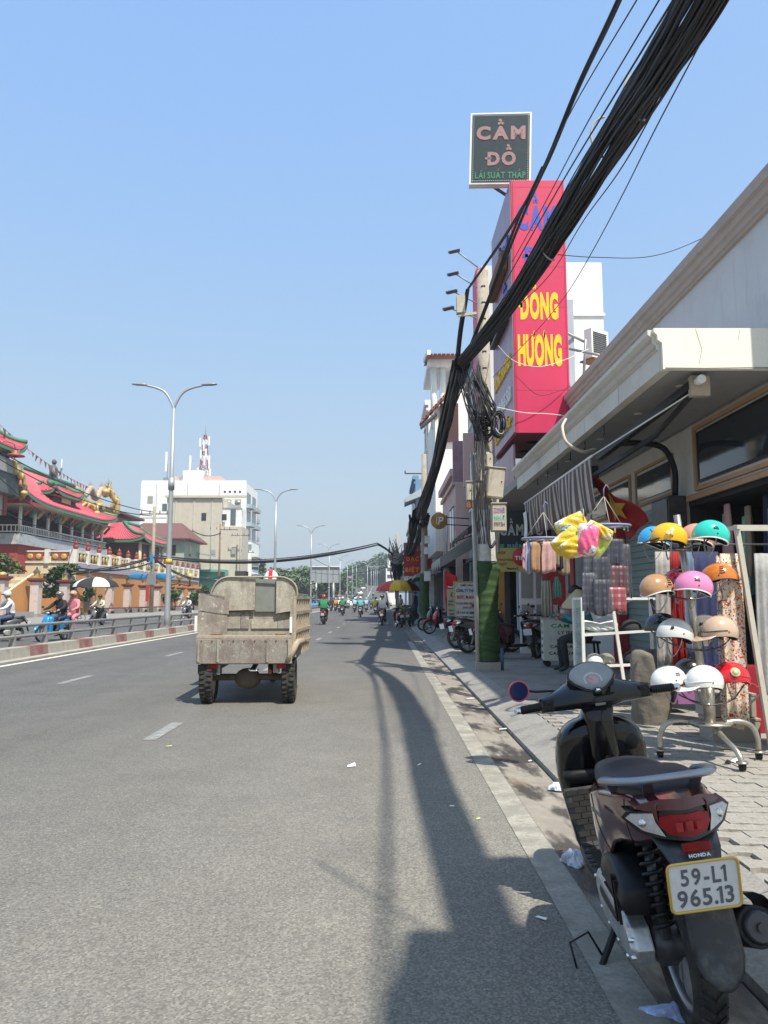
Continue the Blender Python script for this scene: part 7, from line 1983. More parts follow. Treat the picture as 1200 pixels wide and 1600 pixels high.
# umbrella stall
t = thing('parasol', 'large yellow and red market parasol shading the food stall at the kerb', 'parasol',(P(622,950,56).x,56,.02))
gores = 12
mat('para_yellow',(.72,.46,.01),.6, var=.04); mat('para_red',(.52,.03,.02),.6, var=.04)
for k in range(gores):
 a0, a1 = 2 * PI * k / gores + .1,2 * PI * (k + 1) / gores + .1
 m = MB()
 def f(u, v):
  a = a0 + (a1 - a0) * v; r = 1.62 * math.sin(u * PI / 2 * .98) * (1 - .04 * math.sin(v * PI)); return (r * math.cos(a), r * math.sin(a),2.05 + .80 * math.cos(u * PI / 2) - .0)
 m.grid(f,6,3); part('panel', m, 'para_yellow' if (k // 2) % 2 == 0 else 'para_red', t)
S(MB().cyl((0,0,0),(0,0,2.86),.03, n=8), 'pole', 'grey_steel', t)
S(MB().box(-.22,.22,-.22,.22,0,.12), 'foot', 'kerb_concrete', t)
fs_ = thing('food_stall', 'dark steel food stall cart under the far parasol', 'food cart',(1.6,54,.05))
S(MB().box(-.7,.7,-.4,.4,.35,1.0), 'cabinet', 'dark_metal', fs_); S(MB().box(-.75,.75,-.45,.45,1.0,1.04), 'counter', 'alloy', fs_)
for x in (-.6,.6):
 S(MB().cyl((x,-.4,.25),(x,-.34,.25),.25, n=16), 'wheel', 'rubber', fs_)
 S(MB().cyl((x,.3,1.04),(x,.3,1.9),.02, n=6), 'post', 'dark_metal', fs_)
S(MB().box(-.8,.8,-.5,.5,1.9,1.95), 'roof', 'awn_dark', fs_)
# ---------------------------------------------------------------- three-wheeled cargo truck
nodes_mat('dirty_sheet', _conc((.26,.245,.215),(.37,.345,.30),(.15,.115,.10),3.0,.46),.75)
nodes_mat('dirty_sheet_red', _conc((.21,.18,.165),(.33,.295,.26),(.13,.085,.08),4.2,.44),.75)
nodes_mat('mud_cream', _conc((.32,.265,.20),(.44,.37,.28),(.28,.22,.17),4,.5),.85)
nodes_mat('pale_sheet', _conc((.37,.35,.285),(.48,.45,.36),(.27,.23,.18),3.0,.49),.7)
def _rusty(base):
 def f(t, b, N, L):
  base(t, b, N, L)
  tc = N('ShaderNodeTexCoord'); mp = N('ShaderNodeMapping'); mp.inputs['Scale'].default_value = (6,6,1.5); L(tc.outputs['Object'], mp.inputs[0])
  old = b.inputs['Base Color'].links[0].from_socket
  r = _ramp(N, [(.46,.0),(.70,.55)]); L(_noise(N, L, mp.outputs[0],1.0,7,.7), r.inputs[0])
  c = _mix(N, L, r.outputs[0], old,(.11,.075,.065))
  r2 = _ramp(N, [(.58,.0),(.74,.45)]); L(_noise(N, L, mp.outputs[0],1.7,9,.8), r2.inputs[0])
  c = _mix(N, L, r2.outputs[0], c,(.50,.47,.40))
  r3 = _ramp(N, [(.62,.0),(.66,.9)]); L(_noise(N, L, tc.outputs['Object'],14,5,.6), r3.inputs[0])
  L(_mix(N, L, r3.outputs[0], c,(.52,.48,.40)), b.inputs['Base Color'])
 return f
for n_, a_ in (('dirty_sheet_red',((.25,.225,.195),(.36,.33,.28),(.15,.11,.10),4.2,.46)),('dirty_sheet',((.29,.275,.235),(.40,.38,.32),(.18,.145,.125),3.0,.48)),('pale_sheet',((.37,.35,.285),(.48,.45,.36),(.27,.23,.18),3.0,.49))):
 nodes_mat(n_, _rusty(_conc(*a_)),.75)
TX, TY = -1.86,10.7
tk = thing('cargo_tricycle', 'dirty open-bed cargo truck with a round cab roof driving away in the left lane', 'truck',(TX, TY,0), R(3)); tk.scale = (.92,.92,.96)
W2 = .74
for s_, xx in ((-1,-.60),(1,.60)):
 m = rim_mb(.33,.18,6,24); m.M = None
 o = part('rear_wheel', m, 'mud_cream', tk, loc=(xx,.15,.33)); o.rotation_euler = (0,0, R(90))
 ty = tyre_mb(.33,.20,36); 
 for k in range(30):
  a = 2 * PI * k / 30
  for q in (-1,1):
   c = Vector((.333 * math.sin(a + q * .05), q * .05,.333 * math.cos(a + q * .05))); ty.bar(c - Vector((0,.035,0)), c + Vector((0,.035,0)),.022,.045 * .6)
 part('tyre', ty, 'rubber', o)
m = MB(); m.cyl((-.6,.15,.36),(.6,.15,.36),.05, n=10); m.ball((-.02,.15,.34),(.20,.16,.15),14,8); m.cyl((-.02,.2,.36),(-.02,1.6,.5),.04, n=8); part('axle', m, mat('axle_brown',(.09,.065,.045),.8, var=.3, scale=8), tk)
S(MB().box(-.45,-.38,-.1,2.2,.50,.58), 'chassis_beam', 'dark_metal', tk)
S(MB().box(.38,.45,-.1,2.2,.50,.58), 'chassis_beam', 'dark_metal', tk)
S(MB().box(-.66,.66,-.10,2.0,.56,.60), 'bed_floor', 'dirty_sheet', tk)
m = MB()
m.add([(-.74,-.20,.575),(.66,-.20,.575),(.66,-.16,.575),(-.74,-.16,.575),(-.74,-.22,.92),(.64,-.22,.92),(.64,-.18,.92),(-.74,-.18,.92)], [(0,3,2,1),(4,5,6,7),(0,1,5,4),(1,2,6,5),(2,3,7,6),(3,0,4,7)])
tg = part('tailgate', m, 'dirty_sheet_red', tk, bevel=.006)
S(MB().box(-.74,.64,-.215,-.10,.925,.965), 'tailgate_ledge', 'mud_cream', tk, bevel=.004)
S(MB().box(.60,.655,-.235,-.222,.58,.92), 'edge_strip', 'mud_cream', tg)
for x in (-.55,.40):
 S(MB().box(x, x + .16,-.13,-.10,.966,.985), 'hinge', 'rust', tk)
# left side wall seen from inside, right side wall with ribs
m = MB(); m.add([(-.72,-.10,.97),(-.70,2.0,.97),(-.70,2.0,1.52),(-.72,-.10,1.56),(-.68,-.10,.97),(-.66,2.0,.97),(-.66,2.0,1.52),(-.68,-.10,1.56)], [(0,1,2,3)[::-1],(4,5,6,7),(0,4,7,3)[::-1],(3,7,6,2)[::-1],(1,5,6,2),(0,1,5,4)]); sl1 = part('side_wall', m, 'dirty_sheet_red', tk)
m = MB(); m.add([(-.735,-.14,1.32),(-.30,-.06,1.26),(-.30,-.06,1.45),(-.735,-.14,1.56),(-.735,-.12,1.32),(-.30,-.04,1.26),(-.30,-.04,1.45),(-.735,-.12,1.56)], [(0,1,2,3),(7,6,5,4),(0,4,5,1),(3,2,6,7),(0,3,7,4),(1,5,6,2)]); part('flap', m, 'dirty_sheet_red', sl1)
m = MB(); m.add([(-.735,-.13,.97),(-.32,-.05,.97),(-.32,-.05,1.255),(-.735,-.13,1.31),(-.735,-.11,.97),(-.32,-.03,.97),(-.32,-.03,1.255),(-.735,-.11,1.31)], [(0,1,2,3),(7,6,5,4),(0,4,5,1),(3,2,6,7),(0,3,7,4),(1,5,6,2)]); part('flap', m, 'dirty_sheet_red', sl1)
m = MB(); m.add([(.66,-.16,.80),(.80,2.0,.80),(.80,2.0,1.50),(.66,-.16,1.54),(.62,-.16,.80),(.76,2.0,.80),(.76,2.0,1.50),(.62,-.16,1.54)], [(0,1,2,3),(4,5,6,7)[::-1],(0,4,7,3)[::-1] ,(3,7,6,2)[::-1],(1,5,6,2),(0,1,5,4)]); sr = part('side_wall', m, 'dirty_sheet', tk)
for k in range(7):
 y = -.12 + .30 * k; x = .665 + .14 * (y + .16) / 2.16
 S(MB().bar((x + .02, y,.66),(x + .02, y,1.52),.05,.04), 'rib', 'mud_cream', sr)
for z in (.82,1.02,1.28,1.5):
 S(MB().bar((.69,-.14, z),(.83,1.95, z),.045,.05), 'rail', 'mud_cream' if z < 1.1 else 'dirty_sheet', sr)
for x, z0, z1 in ((-.755,1.02,1.24),(.635,1.0,1.22)):
 S(MB().box(x - .018, x + .018,-.20,-.15, z0, z1), 'latch', 'white_paint', tk, bevel=.004)
S(MB().tube([(.60,-.20,.60),(.69,-.18,.80),(.72,-.1,.86),(.80,.4,.86)],.05,8), 'mudguard_frame', 'mud_cream', tk)
m = MB(); zz = [(-.72,.56),(-.44,.56),(-.44,.42)] + [(-.44 - .28 * k / 10,.40 if k % 2 else .435) for k in range(11)]; m.prism(zz,-.13,-.115, 'y'); part('mud_flap', m, 'rubber', tk)
m = MB(); m.box(-.46,-.40,-.12,.1,.42,.56); m.box(.38,.46,-.12,.1,.44,.56); part('spring_hanger', m, 'dirty_sheet', tk)
S(MB().tube([(.02,-.16,.50),(.05,-.18,.475),(.14,-.18,.475),(.17,-.16,.50)],.012,6), 'tow_hook', 'chrome', tk)
CMX = Matrix.Translation((-.87 + .5 * 1.225,0,0)) @ Matrix.Diagonal((1.225,1,1,1))
# headboard and rounded cab roof behind the bed
m = MB(CMX); arch = [(-.42,1.30),(-.42,1.62)] + [(-.42 + .20 - .20 * math.cos(R(a)) - .0,1.62 + .22 * math.sin(R(a))) for a in range(15,91,15)]
arch = [(-.46,.60),(-.46,1.55)] + [(-.46 + .22 * (1 - math.cos(R(a))),1.55 + .26 * math.sin(R(a))) for a in range(15,91,15)] + [(.62 - .22 * (1 - math.cos(R(a))),1.55 + .26 * math.sin(R(a))) for a in range(90,14,-15)] + [(.62,1.55),(.62,.60)]
m.prism([(x, z) for x, z in arch],1.98,2.02, 'y'); hb_ = part('headboard', m, 'dirty_sheet', tk)
m = MB(CMX); m.prism([(x, z) for x, z in [(-.52,1.28),(-.52,1.60)] + [(-.50 + .24 * (1 - math.cos(R(a))),1.60 + .24 * math.sin(R(a))) for a in range(15,91,15)] + [(.10,1.84),(.10,1.30)]],1.90,1.93, 'y'); part('cab_back_sheet', m, 'pale_sheet', tk)
m = MB(CMX); m.box(.102,.398,1.935,1.97,1.27,1.815); part('cab_back_centre', m, mat('sheet_teal_grey',(.20,.215,.19),.7, var=.15, scale=4), tk)
m = MB(CMX); m.prism([(x, z) for x, z in [(.40,1.24),(.40,1.84)] + [(.70 - .26 * (1 - math.cos(R(a))),1.60 + .24 * math.sin(R(a))) for a in range(75,-1,-15)] + [(.72,1.3)]],1.88,1.91, 'y'); part('cab_back_sheet', m, 'pale_sheet', tk)
for x0, x1, z0, z1, c_ in ((-.42,-.10,.99,1.26, 'dirty_sheet'),(-.10,.02,.99,1.28, 'dirty_sheet_red'),(.05,.42,.99,1.14, 'pale_sheet'),(.42,.60,.99,1.24, 'dirty_sheet')):
 m = MB(CMX); m.box(x0, x1 - .006,1.955,1.979, z0, z1); part('patch_panel', m, c_, hb_)
m = MB(CMX); m.loft([[(-.50,2.05,1.50)] + [(-.50 + .24 * (1 - math.cos(R(a))),2.05,1.56 + .24 * math.sin(R(a))) for a in range(15,91,15)] + [(.68 - .24 * (1 - math.cos(R(a))),2.05,1.56 + .24 * math.sin(R(a))) for a in range(90,14,-15)] + [(.68,2.05,1.50)],
                 [(-.50,3.0,1.46)] + [(-.50 + .24 * (1 - math.cos(R(a))),3.0,1.52 + .24 * math.sin(R(a))) for a in range(15,91,15)] + [(.68 - .24 * (1 - math.cos(R(a))),3.0,1.52 + .24 * math.sin(R(a))) for a in range(90,14,-15)] + [(.68,3.0,1.46)]], caps=True); part('cab_roof', m, 'pale_sheet', tk)
m = MB(CMX); m.box(-.46,.64,2.1,3.0,.45,1.45); part('cab', m, 'dirty_sheet', tk, bevel=.04)
o = part('front_wheel', rim_mb(.30,.14,6,20), 'mud_cream', tk, loc=(.08,3.2,.30)); o.rotation_euler = (0,0, R(90)); part('tyre', tyre_mb(.30,.14,24), 'rubber', o)
S(MB().tube([(.08,3.2,.3),(.08,3.0,.8),(.08,2.9,1.0)],.05,8), 'fork', 'dark_metal', tk)
for x in (-.70,-.42,.30,.62):
 S(MB().bar((x,-.222,.60),(x,-.222,.91),.03,.012), 'stiffener', 'dirty_sheet', tg)
for k in range(9):
 S(MB().ball((-.66 + .155 * k,-.226,.895),.010,6,4), 'rivet', 'rust', tg)
m = MB(CMX); m.tube([(-.52,1.88,1.27),(-.52,1.88,1.60)] + [(-.50 + .24 * (1 - math.cos(R(a))),1.88,1.60 + .25 * math.sin(R(a))) for a in range(15,91,15)] + [(.70 - .26 * (1 - math.cos(R(a))),1.86,1.60 + .25 * math.sin(R(a))) for a in range(90,-1,-15)] + [(.72,1.86,1.3)],.014,6); part('roof_edge_tube', m, 'mud_cream', tk)
for s_ in (-1,1):
 S(MB().box(s_ * .5 - .07, s_ * .5 + .07,-.15,-.11,.50,.56), 'tail_lamp', 'lens_red', tk)
S(MB().tube([(.30,.6,.5),(.32,.1,.46),(.33,-.10,.45)],.03,8), 'exhaust', 'rust', tk)
S(MB().ball((.05,1.2,.66),(.45,.5,.16),14,7), 'sand_heap', mat('sand',(.36,.30,.21),.9, var=.15, bump=.4, bscale=40), tk)
# things on the roof and the driver's helmet
t = thing('helmet', 'white helmet with a broad red stripe resting on the truck cab', 'helmet',(TX - .02, TY + 2.15,1.735)); t.rotation_euler = (0,0, R(92))
S(MB().grid(lambda u, v: (.14 * math.sin(u * PI * .52) * math.cos(2 * PI * v),.13 * math.sin(u * PI * .52) * math.sin(2 * PI * v),.17 * math.cos(u * PI * .52)),10,24), 'shell', 'helmet_white', t)
S(MB().grid(lambda u, v: (.143 * math.sin((2 * u - 1) * PI * .5),.034 * (2 * v - 1),.173 * math.cos((2 * u - 1) * PI * .5) * (1 - .03 * (2 * v - 1) ** 2)),20,4), 'stripe', 'helmet_red', t)
m = MB(); m.box(TX - .62, TX - .42, TY + 2.0, TY + 2.3,1.735,1.79); solo('battery_box', m, 'dirty_sheet', 'small dusty box on the truck cab roof', 'box')
m = MB(); m.box(TX - .60, TX - .43, TY + 2.0, TY + 2.3,1.795,1.88); solo('cab_lamp', m, 'dark_metal', 'dark lamp block standing on the dusty box on the truck roof', 'lamp')

# ---------------------------------------------------------------- traffic
SCO = {}
def bike(label, paint, loc, rz, group, **k):
 key = paint
 if key not in SCO:
  SCO[key] = None
  o = scooter(label, paint, loc, rz, group, black_front=(paint != 'paint_blue'), **k); SCO[key] = o; return o
 tr = tree_of(SCO[key]); c = copy_tree(tr); c.location = loc; c.rotation_euler = (-k.get('lean',0),0, rz); c['label'] = label; c['group'] = group
 return c
def rider(px, py, label_b, label_p, paint, shirt, pants, helmet_, away=True, Y=None, pose_='rider', group='motor scooters in traffic', gp='riders in traffic', rz=None, X=None, z=None):
 if Y is None: g_ = G(px, py,0)
 else: g_ = Vector(((px - 600) / 1200 * (Y * math.cos(TILT)), Y, deck(Y)))
 rz_ = rz if rz is not None else (PI / 2 if away else -PI / 2)
 fx = math.cos(rz_); fy = math.sin(rz_)
 b_ = bike(label_b, paint,(g_.x, g_.y, g_.z), rz_, group)
 p_ = person('rider', label_p, shirt, pants,(g_.x + fx * .30, g_.y + fy * .30, g_.z + .02), rz_, gp, helmet=helmet_)
 return g_
rider(505,976, 'scooter with red tail light under the green-jacketed rider', 'rider in a bright green jacket and red helmet seen from behind', 'paint_red', 'green', 'black2', 'helmet_red')
rider(535,962, 'scooter ridden by the green-shirted rider in the middle of the pack', 'green-shirted rider with a white helmet in the middle of the pack', 'paint_grey', 'green', 'black2', 'helmet_white')
rider(563,964, 'scooter under the pale turquoise rider', 'rider in a pale turquoise jacket and white helmet', 'paint_white', 'teal', 'dark', 'helmet_white')
rider(587,961, 'scooter under the lime-vested rider', 'rider in a lime vest and orange trousers with a black helmet', 'paint_grey', 'lime', 'orange', 'helmet_black')
rider(597,977, 'scooter of the dark-jacketed rider near the kerb', 'rider in a dark grey jacket and black helmet near the food stall', 'paint_grey', 'grey', 'black2', 'helmet_black')
rider(524,955, 'small distant scooter left of the green-shirted one', 'rider in an orange shirt left of the pack', 'paint_red', 'orange', 'dark', 'helmet_beige')
rider(530,957, 'distant scooter under the cream-shirted rider', 'rider in a cream shirt close behind the pack', 'paint_white', 'cream', 'dark', 'helmet_white')
rider(554,957, 'distant scooter under the pale blue rider', 'rider in a pale blue shirt beside the white car', 'paint_grey', 'skyblue', 'dark', 'helmet_white')
rider(572,956, 'distant scooter just right of the turquoise rider', 'rider in a blue top right of the turquoise one', 'paint_white', 'skyblue', 'jean', 'helmet_pearl')
rider(580,953, 'far scooter between the lime and turquoise riders', 'far rider in grey between the lime and turquoise ones', 'paint_grey', 'grey', 'dark', 'helmet_grey')
rider(517,955, 'far scooter nearest the median among the pack', 'far rider in dark clothes nearest the median', 'paint_grey', 'dark', 'dark', 'helmet_black')
rider(544,951, 'far scooter close to the white car on its left', 'far rider in white near the white car', 'paint_white', 'white', 'jean', 'helmet_white')
far = [(516,172, 'brown', 'black'),(521,190, 'teal', 'white'),(529,205, 'orange', 'wine'),(534,180, 'teal', 'black'),(541,225, 'pink', 'white'),(547,195, 'green', 'black'),(552,250, 'grey', 'red'),(556,182, 'skyblue', 'blue'),(583,212, 'navy', 'white'),(588,160, 'cream', 'black'),(594,150, 'lime', 'white'),(538,265, 'white', 'black'),(544,288, 'blue', 'white')]
for i,(px, Y, sh_, hc_) in enumerate(far):
 rider(px,0, 'tiny scooter on the bridge ramp, under the rider in %s with the %s helmet' % (sh_, hc_), 'tiny rider in %s with a %s helmet on the bridge ramp' % (sh_, hc_), ['paint_grey', 'paint_red', 'paint_white'][i % 3], sh_, 'dark', 'helmet_' + hc_, Y=Y)
def car(label, px, Y, paint, rz, kind='car', w=1.75, h=1.5, L_=4.2, group='cars in traffic', X=None):
 x = (px - 600) / 1200 * Y
 t = thing('car', label, 'car' if kind == 'car' else kind,(x, Y, deck(Y)), rz, group)
 sec = [(-L_ / 2,.55, w / 2 * .90,.25),(-L_ / 2 + .15,.68, w / 2,.38),(-L_ * .2,.70, w / 2,.42),(L_ * .25,.68, w / 2,.40),(L_ / 2 - .2,.58, w / 2 * .95,.28),(L_ / 2,.50, w / 2 * .85,.18)]
 S(MB().loft([sring(x_,0, zc, wy, hz,16,4) for x_, zc, wy, hz in sec]), 'body', paint, t)
 cb_ = S(MB().loft([sring(x_,0, zc, wy, hz,14,3.5) for x_, zc, wy, hz in ((-L_ / 2 + .25,1.08, w * .36,.12),(-L_ * .32,1.12, w * .42, h - 1.16),(L_ * .10,1.12, w * .43, h - 1.14),(L_ * .27,1.04, w * .38,.10))]), 'cabin', 'glass_dark', t)
 S(MB().loft([sring(x_,0, h - .04, wy,.045,12,3.5) for x_, wy in ((-L_ * .33, w * .36),(-L_ * .2, w * .39),(L_ * .12, w * .38),(L_ * .16, w * .34))]), 'roof', paint, t)
 for sx_ in (-L_ * .31, L_ * .31):
  for sy_ in (-1,1):
   wh_ = S(MB().cyl((sx_, sy_ * (w / 2 - .18),.31),(sx_, sy_ * (w / 2 + .01),.31),.31, n=16), 'wheel', 'rubber', t); S(MB().cyl((sx_, sy_ * (w / 2 + .005),.31),(sx_, sy_ * (w / 2 + .02),.31),.19, n=12), 'rim', 'alloy', wh_)
 for s_ in (-1,1):
  S(MB().cbox((-L_ / 2 + .02, s_ * w * .38,.78),(.08,.28,.14)), 'tail_light', 'lens_red', t)
  S(MB().cbox((L_ / 2 - .10, s_ * w * .36,.66),(.14,.32,.12)), 'headlight', 'lens_clear', t)
 S(MB().box(-L_ / 2 - .01,-L_ / 2 + .01,-.26,.26,.55,.68), 'number_plate', 'plate_white', t)
 S(MB().box(L_ / 2 - .02, L_ / 2 + .01,-.26,.26,.42,.54), 'number_plate', 'plate_white', t)
 return t
car('white hatchback driving away among the motor scooters',548.5,138, 'paint_white', PI / 2)
car('white car climbing the bridge ramp ahead of the pack',563,240, 'paint_white', PI / 2)
car('second white car further up the bridge ramp',567.5,290, 'paint_white', PI / 2)
car('small white van coming down the ramp near the bend',546,330, 'paint_white',-PI / 2, h=1.9)
car('dark car on the opposite side of the median behind the lamps',494,132, 'paint_grey',-PI / 2)
car('blue car on the opposite side of the median',487,108, 'paint_blue',-PI / 2)
car('tiny white car near the crest of the bridge',571,340, 'paint_white', PI / 2)

# left carriageway: riders coming towards the camera
gl_ = 'scooters on the opposite carriageway'; pl_ = 'riders on the opposite carriageway'
def lrider(X, Y, lb, lp, paint, shirt, pants, hel, rz=-PI / 2 - .12, pose_='rider'):
 b_ = bike(lb, paint,(X, Y,0), rz, gl_); fx, fy = math.cos(rz), math.sin(rz)
 return person('rider', lp, shirt, pants,(X + fx * .30, Y + fy * .30,.02), rz, pl_, helmet=hel)
lrider(-12.8,27.0, 'grey scooter of the white-shirted rider at the left edge', 'rider in a white shirt with a silver helmet at the left edge', 'paint_grey', 'white', 'jean', 'helmet_pearl', rz=-PI / 2 - .75)
lrider(-14.0,26.6, 'green and pink scooter cut by the left edge', 'rider in dark clothes cut by the left edge', 'paint_red', 'navy', 'dark', 'helmet_grey', rz=-PI / 2 - .6)
lrider(-11.35,27.6, 'bright blue scooter facing the camera behind the railing', 'rider in a black jacket and grey helmet on the blue scooter', 'paint_blue', 'black', 'jean', 'helmet_grey', rz=-PI / 2 - .25)
person('pillion', 'pillion passenger in pink behind the black-jacketed rider', 'pink', 'pink',(-11.35 + .0,27.75,.02),-PI / 2 - .25, pl_, helmet='helmet_peach')
lrider(-16.0,44, 'black scooter with a red load of the cream-shirted rider', 'rider in a cream shirt and dark cap beyond the railing', 'paint_grey', 'cream', 'dark', 'helmet_black', rz=-PI / 2 - .1)
lrider(-14.6,58, 'dark scooter of the white-shirted rider right of the lamp post', 'rider in a white shirt right of the big lamp post', 'paint_grey', 'white', 'jean', 'helmet_beige')
# street vendor with a black and white umbrella over a bicycle
vx, vy = -18.3,46.0
bc = thing('bicycle', 'old bicycle of the street vendor under the black and white umbrella', 'bicycle',(vx, vy,.0),-PI / 2 - .3)
for x in (-.52,.52):
 m = MB(); m.tube([(x + .33 * math.cos(2 * PI * k / 24),0,.33 + .33 * math.sin(2 * PI * k / 24)) for k in range(24)],.018,6, closed=True)
 wh_ = part('wheel', m, 'rubber', bc)
 m = MB()
 for k in range(8): a = PI * k / 4; m.tube([(x,0,.33),(x + .32 * math.cos(a),0,.33 + .32 * math.sin(a))],.003,4)
 part('spokes', m, 'alloy', wh_)
m = MB()
for a, b in (((-.52,0,.33),(-.12,0,.30)),((-.12,0,.30),(-.22,0,.85)),((-.52,0,.33),(-.22,0,.75)),((-.12,0,.30),(.38,0,.78)),((-.22,0,.75),(.36,0,.85)),((.52,0,.33),(.36,0,.98))): m.cyl(a, b,.018, n=6)
m.cyl((.34,-.28,1.0),(.34,.28,1.0),.012, n=6); part('frame', m, 'dark_metal', bc)
S(MB().ball((-.24,0,.90),(.13,.08,.04),10,6), 'saddle', 'seat_vinyl', bc)
S(MB().box(-.75,-.35,-.25,.25,.66,.95), 'basket', mat('basket_yellow',(.5,.38,.10),.7, var=.2), bc)
person('stand', 'street vendor in a light blue shirt and white cap standing under the umbrella', 'blue', 'navy',(vx - .4, vy + .5,0),-PI / 2, pl_, helmet='cloth_white')
um = thing('umbrella', 'black and white striped umbrella on a thin pole by the orange wall', 'umbrella',(vx + .9, vy + .6,0))
for k in range(8):
 a0, a1 = 2 * PI * k / 8 + .2,2 * PI * (k + 1) / 8 + .2; m = MB()
 m.grid(lambda u, v: (1.35 * math.sin(u * 1.5) * math.cos(a0 + (a1 - a0) * v) * (1 - .05 * math.sin(PI * v)),1.35 * math.sin(u * 1.5) * math.sin(a0 + (a1 - a0) * v) * (1 - .05 * math.sin(PI * v)),2.15 + .65 * math.cos(u * 1.5)),5,3); part('panel', m, 'cloth_black2' if k % 2 else 'cloth_white', um)
S(MB().cyl((0,0,0),(0,0,2.85),.02, n=6), 'pole', 'grey_steel', um)

# parked scooters along the right pavement
gp_ = 'scooters parked along the right pavement'
z_ = .118
bike('dark scooter parked nose-in just beyond the wrapped pole, its rear wheel to the street', 'paint_grey',(2.05,19.0, z_), R(22), gp_, lean=.10)
bike('maroon and black scooter parked nose-in directly behind the wrapped pole', 'paint_maroon',(2.35,17.2, z_), R(12), gp_, lean=.10)
bike('black scooter with a white mudguard parked furthest left in the nose-in row', 'paint_grey',(1.95,20.9, z_), R(30), gp_, lean=.10)
bike('black scooter parked behind the drinks cart with its mirror showing', 'paint_grey',(3.4,17.3, z_), R(60), gp_, lean=.08)
bike('scooter with a red tail light parked at the kerb beside the parasol', 'paint_red',(.90,40.0,.0), R(100), gp_, lean=.1)
bike('black scooter parked right of the red-lit one by the parasol', 'paint_grey',(1.38,41.0,.0), R(80), gp_, lean=.1)
bike('red scooter parked by the feather flag', 'paint_red',(2.9,30.0, z_), R(200), gp_, lean=.1)
bike('dark scooter parked on the pavement beyond the second pole', 'paint_grey',(2.9,33, z_), R(190), gp_, lean=.1)
person('stand', 'man in dark clothes standing at the food stall beside the second pole', 'dark', 'navy',(2.05,50.0,.1), R(160), 'people on the far pavement', scale=1.08)
person('stand', 'person in a cream shirt behind the parked scooters at the stall', 'cream', 'brown',(1.2,58.0,.1), R(40), 'people on the far pavement')
m = MB(); m.box(P(584,0,1).x * 0 + -.62 + 1.5,1.9 - .62,44.6,45.1,.0,1.1); solo('green_crate_stack', m, mat('crate_green',(.08,.10,.03),.7, var=.2), 'stack of dull green crates beside the far parasol', 'crates')
# ---------------------------------------------------------------- left side: temple compound
wall('temple_orange',(.56,.27,.09),.85,.25); wall('temple_cream',(.66,.56,.36),.85,.3); wall('temple_grey',(.36,.35,.40),.8,.6); wall('temple_red',(.36,.07,.06),.8,.4); wall('marble',(.56,.48,.45),.6,2.5); wall('cap_red',(.20,.055,.045),.8,2); wall('rubble_grey',(.33,.33,.32),.6,1.5)
mat('tile_pink',(.50,.10,.13),.45, var=.12, scale=2); mat('eave_green',(.05,.22,.12),.5, var=.1); mat('gold',(.52,.38,.14),.5,.2, var=.2, scale=3); mat('wood_dark',(.07,.05,.045),.7, var=.2); mat('eave_under',(.42,.33,.24),.7, var=.1)
mat('lantern_red',(.34,.07,.045),.5, var=.1); mat('post_white',(.68,.66,.60),.6, var=.05); mat('stone_dark',(.10,.12,.12),.7, var=.3, scale=3)
XP = -28.0
def ypx(px, X=XP): return X * 1200 / (px - 600) * (1 / math.cos(TILT)) * 1.0
cw = thing('compound_wall', 'temple street wall of orange panels between speckled marble pillars', 'wall',(XP,75,.09))
ys = [51.0 + 5.55 * k for k in range(-1,13)]
pil = []
for k, y in enumerate(ys):
 t = thing('gate_pillar', 'speckled marble pillar of the temple wall, number %d counted from the left edge' % (k + 1), 'pillar',(XP, y,.09),0, 'marble pillars of the temple street wall')
 ordn = ['cut by the left edge', 'beside the curved stair wall', 'between the spiked gate and the orange building', 'behind the black-jacketed rider', 'left of the black and white umbrella', 'right of the black and white umbrella', 'midway along the orange building', 'just left of the wooden utility pole', 'just behind the utility pole', 'hidden partly by the big lamp post', 'right of the big lamp post', 'in front of the green shrubs', 'beside the gold globes', 'last one of the street wall']
 t['label'] = 'speckled marble pillar of the temple street wall, ' + ordn[k]
 S(MB().box(-.33,.33,-.33,.33,0,2.75), 'shaft', 'marble', t)
 S(MB().box(-.42,.42,-.42,.42,-.02,.25), 'base', 'rubble_grey', t)
 m = MB(); m.add([(-.34,-.34,2.752),(.34,-.34,2.752),(.34,.34,2.752),(-.34,.34,2.752),(-.55,-.55,2.95),(.55,-.55,2.95),(.55,.55,2.95),(-.55,.55,2.95)], [(0,3,2,1),(4,5,6,7),(0,1,5,4),(1,2,6,5),(2,3,7,6),(3,0,4,7)]); m.box(-.55,.55,-.55,.55,2.95,3.08); part('cap', m, 'cap_red', t)
 if k >= 3:
  m = MB(); m.box(-.2,.2,-.2,.2,3.10,3.25); m.box(-.18,.18,-.18,.18,3.25,3.55); part('lantern_body', m, 'gold', t)
  S(MB().lathe([(.36,3.55),(.30,3.62),(.12,3.78),(.03,4.0)], n=4, smooth=False), 'lantern_roof', 'wood_dark', t)
 elif k == 2:
  S(MB().ball((0,0,3.2),(.3,.3,.2),12,8), 'finial', 'gold', t)
for k in range(len(ys) - 1):
 y0, y1 = ys[k] + .34, ys[k + 1] - .34
 h = 1.95 if k < 2 else .42
 pn_ = S(MB().box(-.12,.12, y0 - 75, y1 - 75,0, h), 'panel', 'temple_orange' if k < 2 else 'rubble_grey', cw)
 if k < 2:
  for j in range(26):
   y = y0 + .1 + (y1 - y0 - .2) * j / 25
   S(MB().bar((.14, y - 75,.05),(.14, y - 75,1.95),.035,.05), 'corrugation', 'temple_orange', pn_)
   S(MB().tube([(.0, y - 75,1.952),(.0, y - 75,2.45),(0, y - 75,2.62)], [.02,.02,.002],5), 'spear', 'rubble_grey', pn_)
  S(MB().box(-.05,.05, y0 - 75, y1 - 75,2.35,2.40), 'rail', 'gold', pn_)
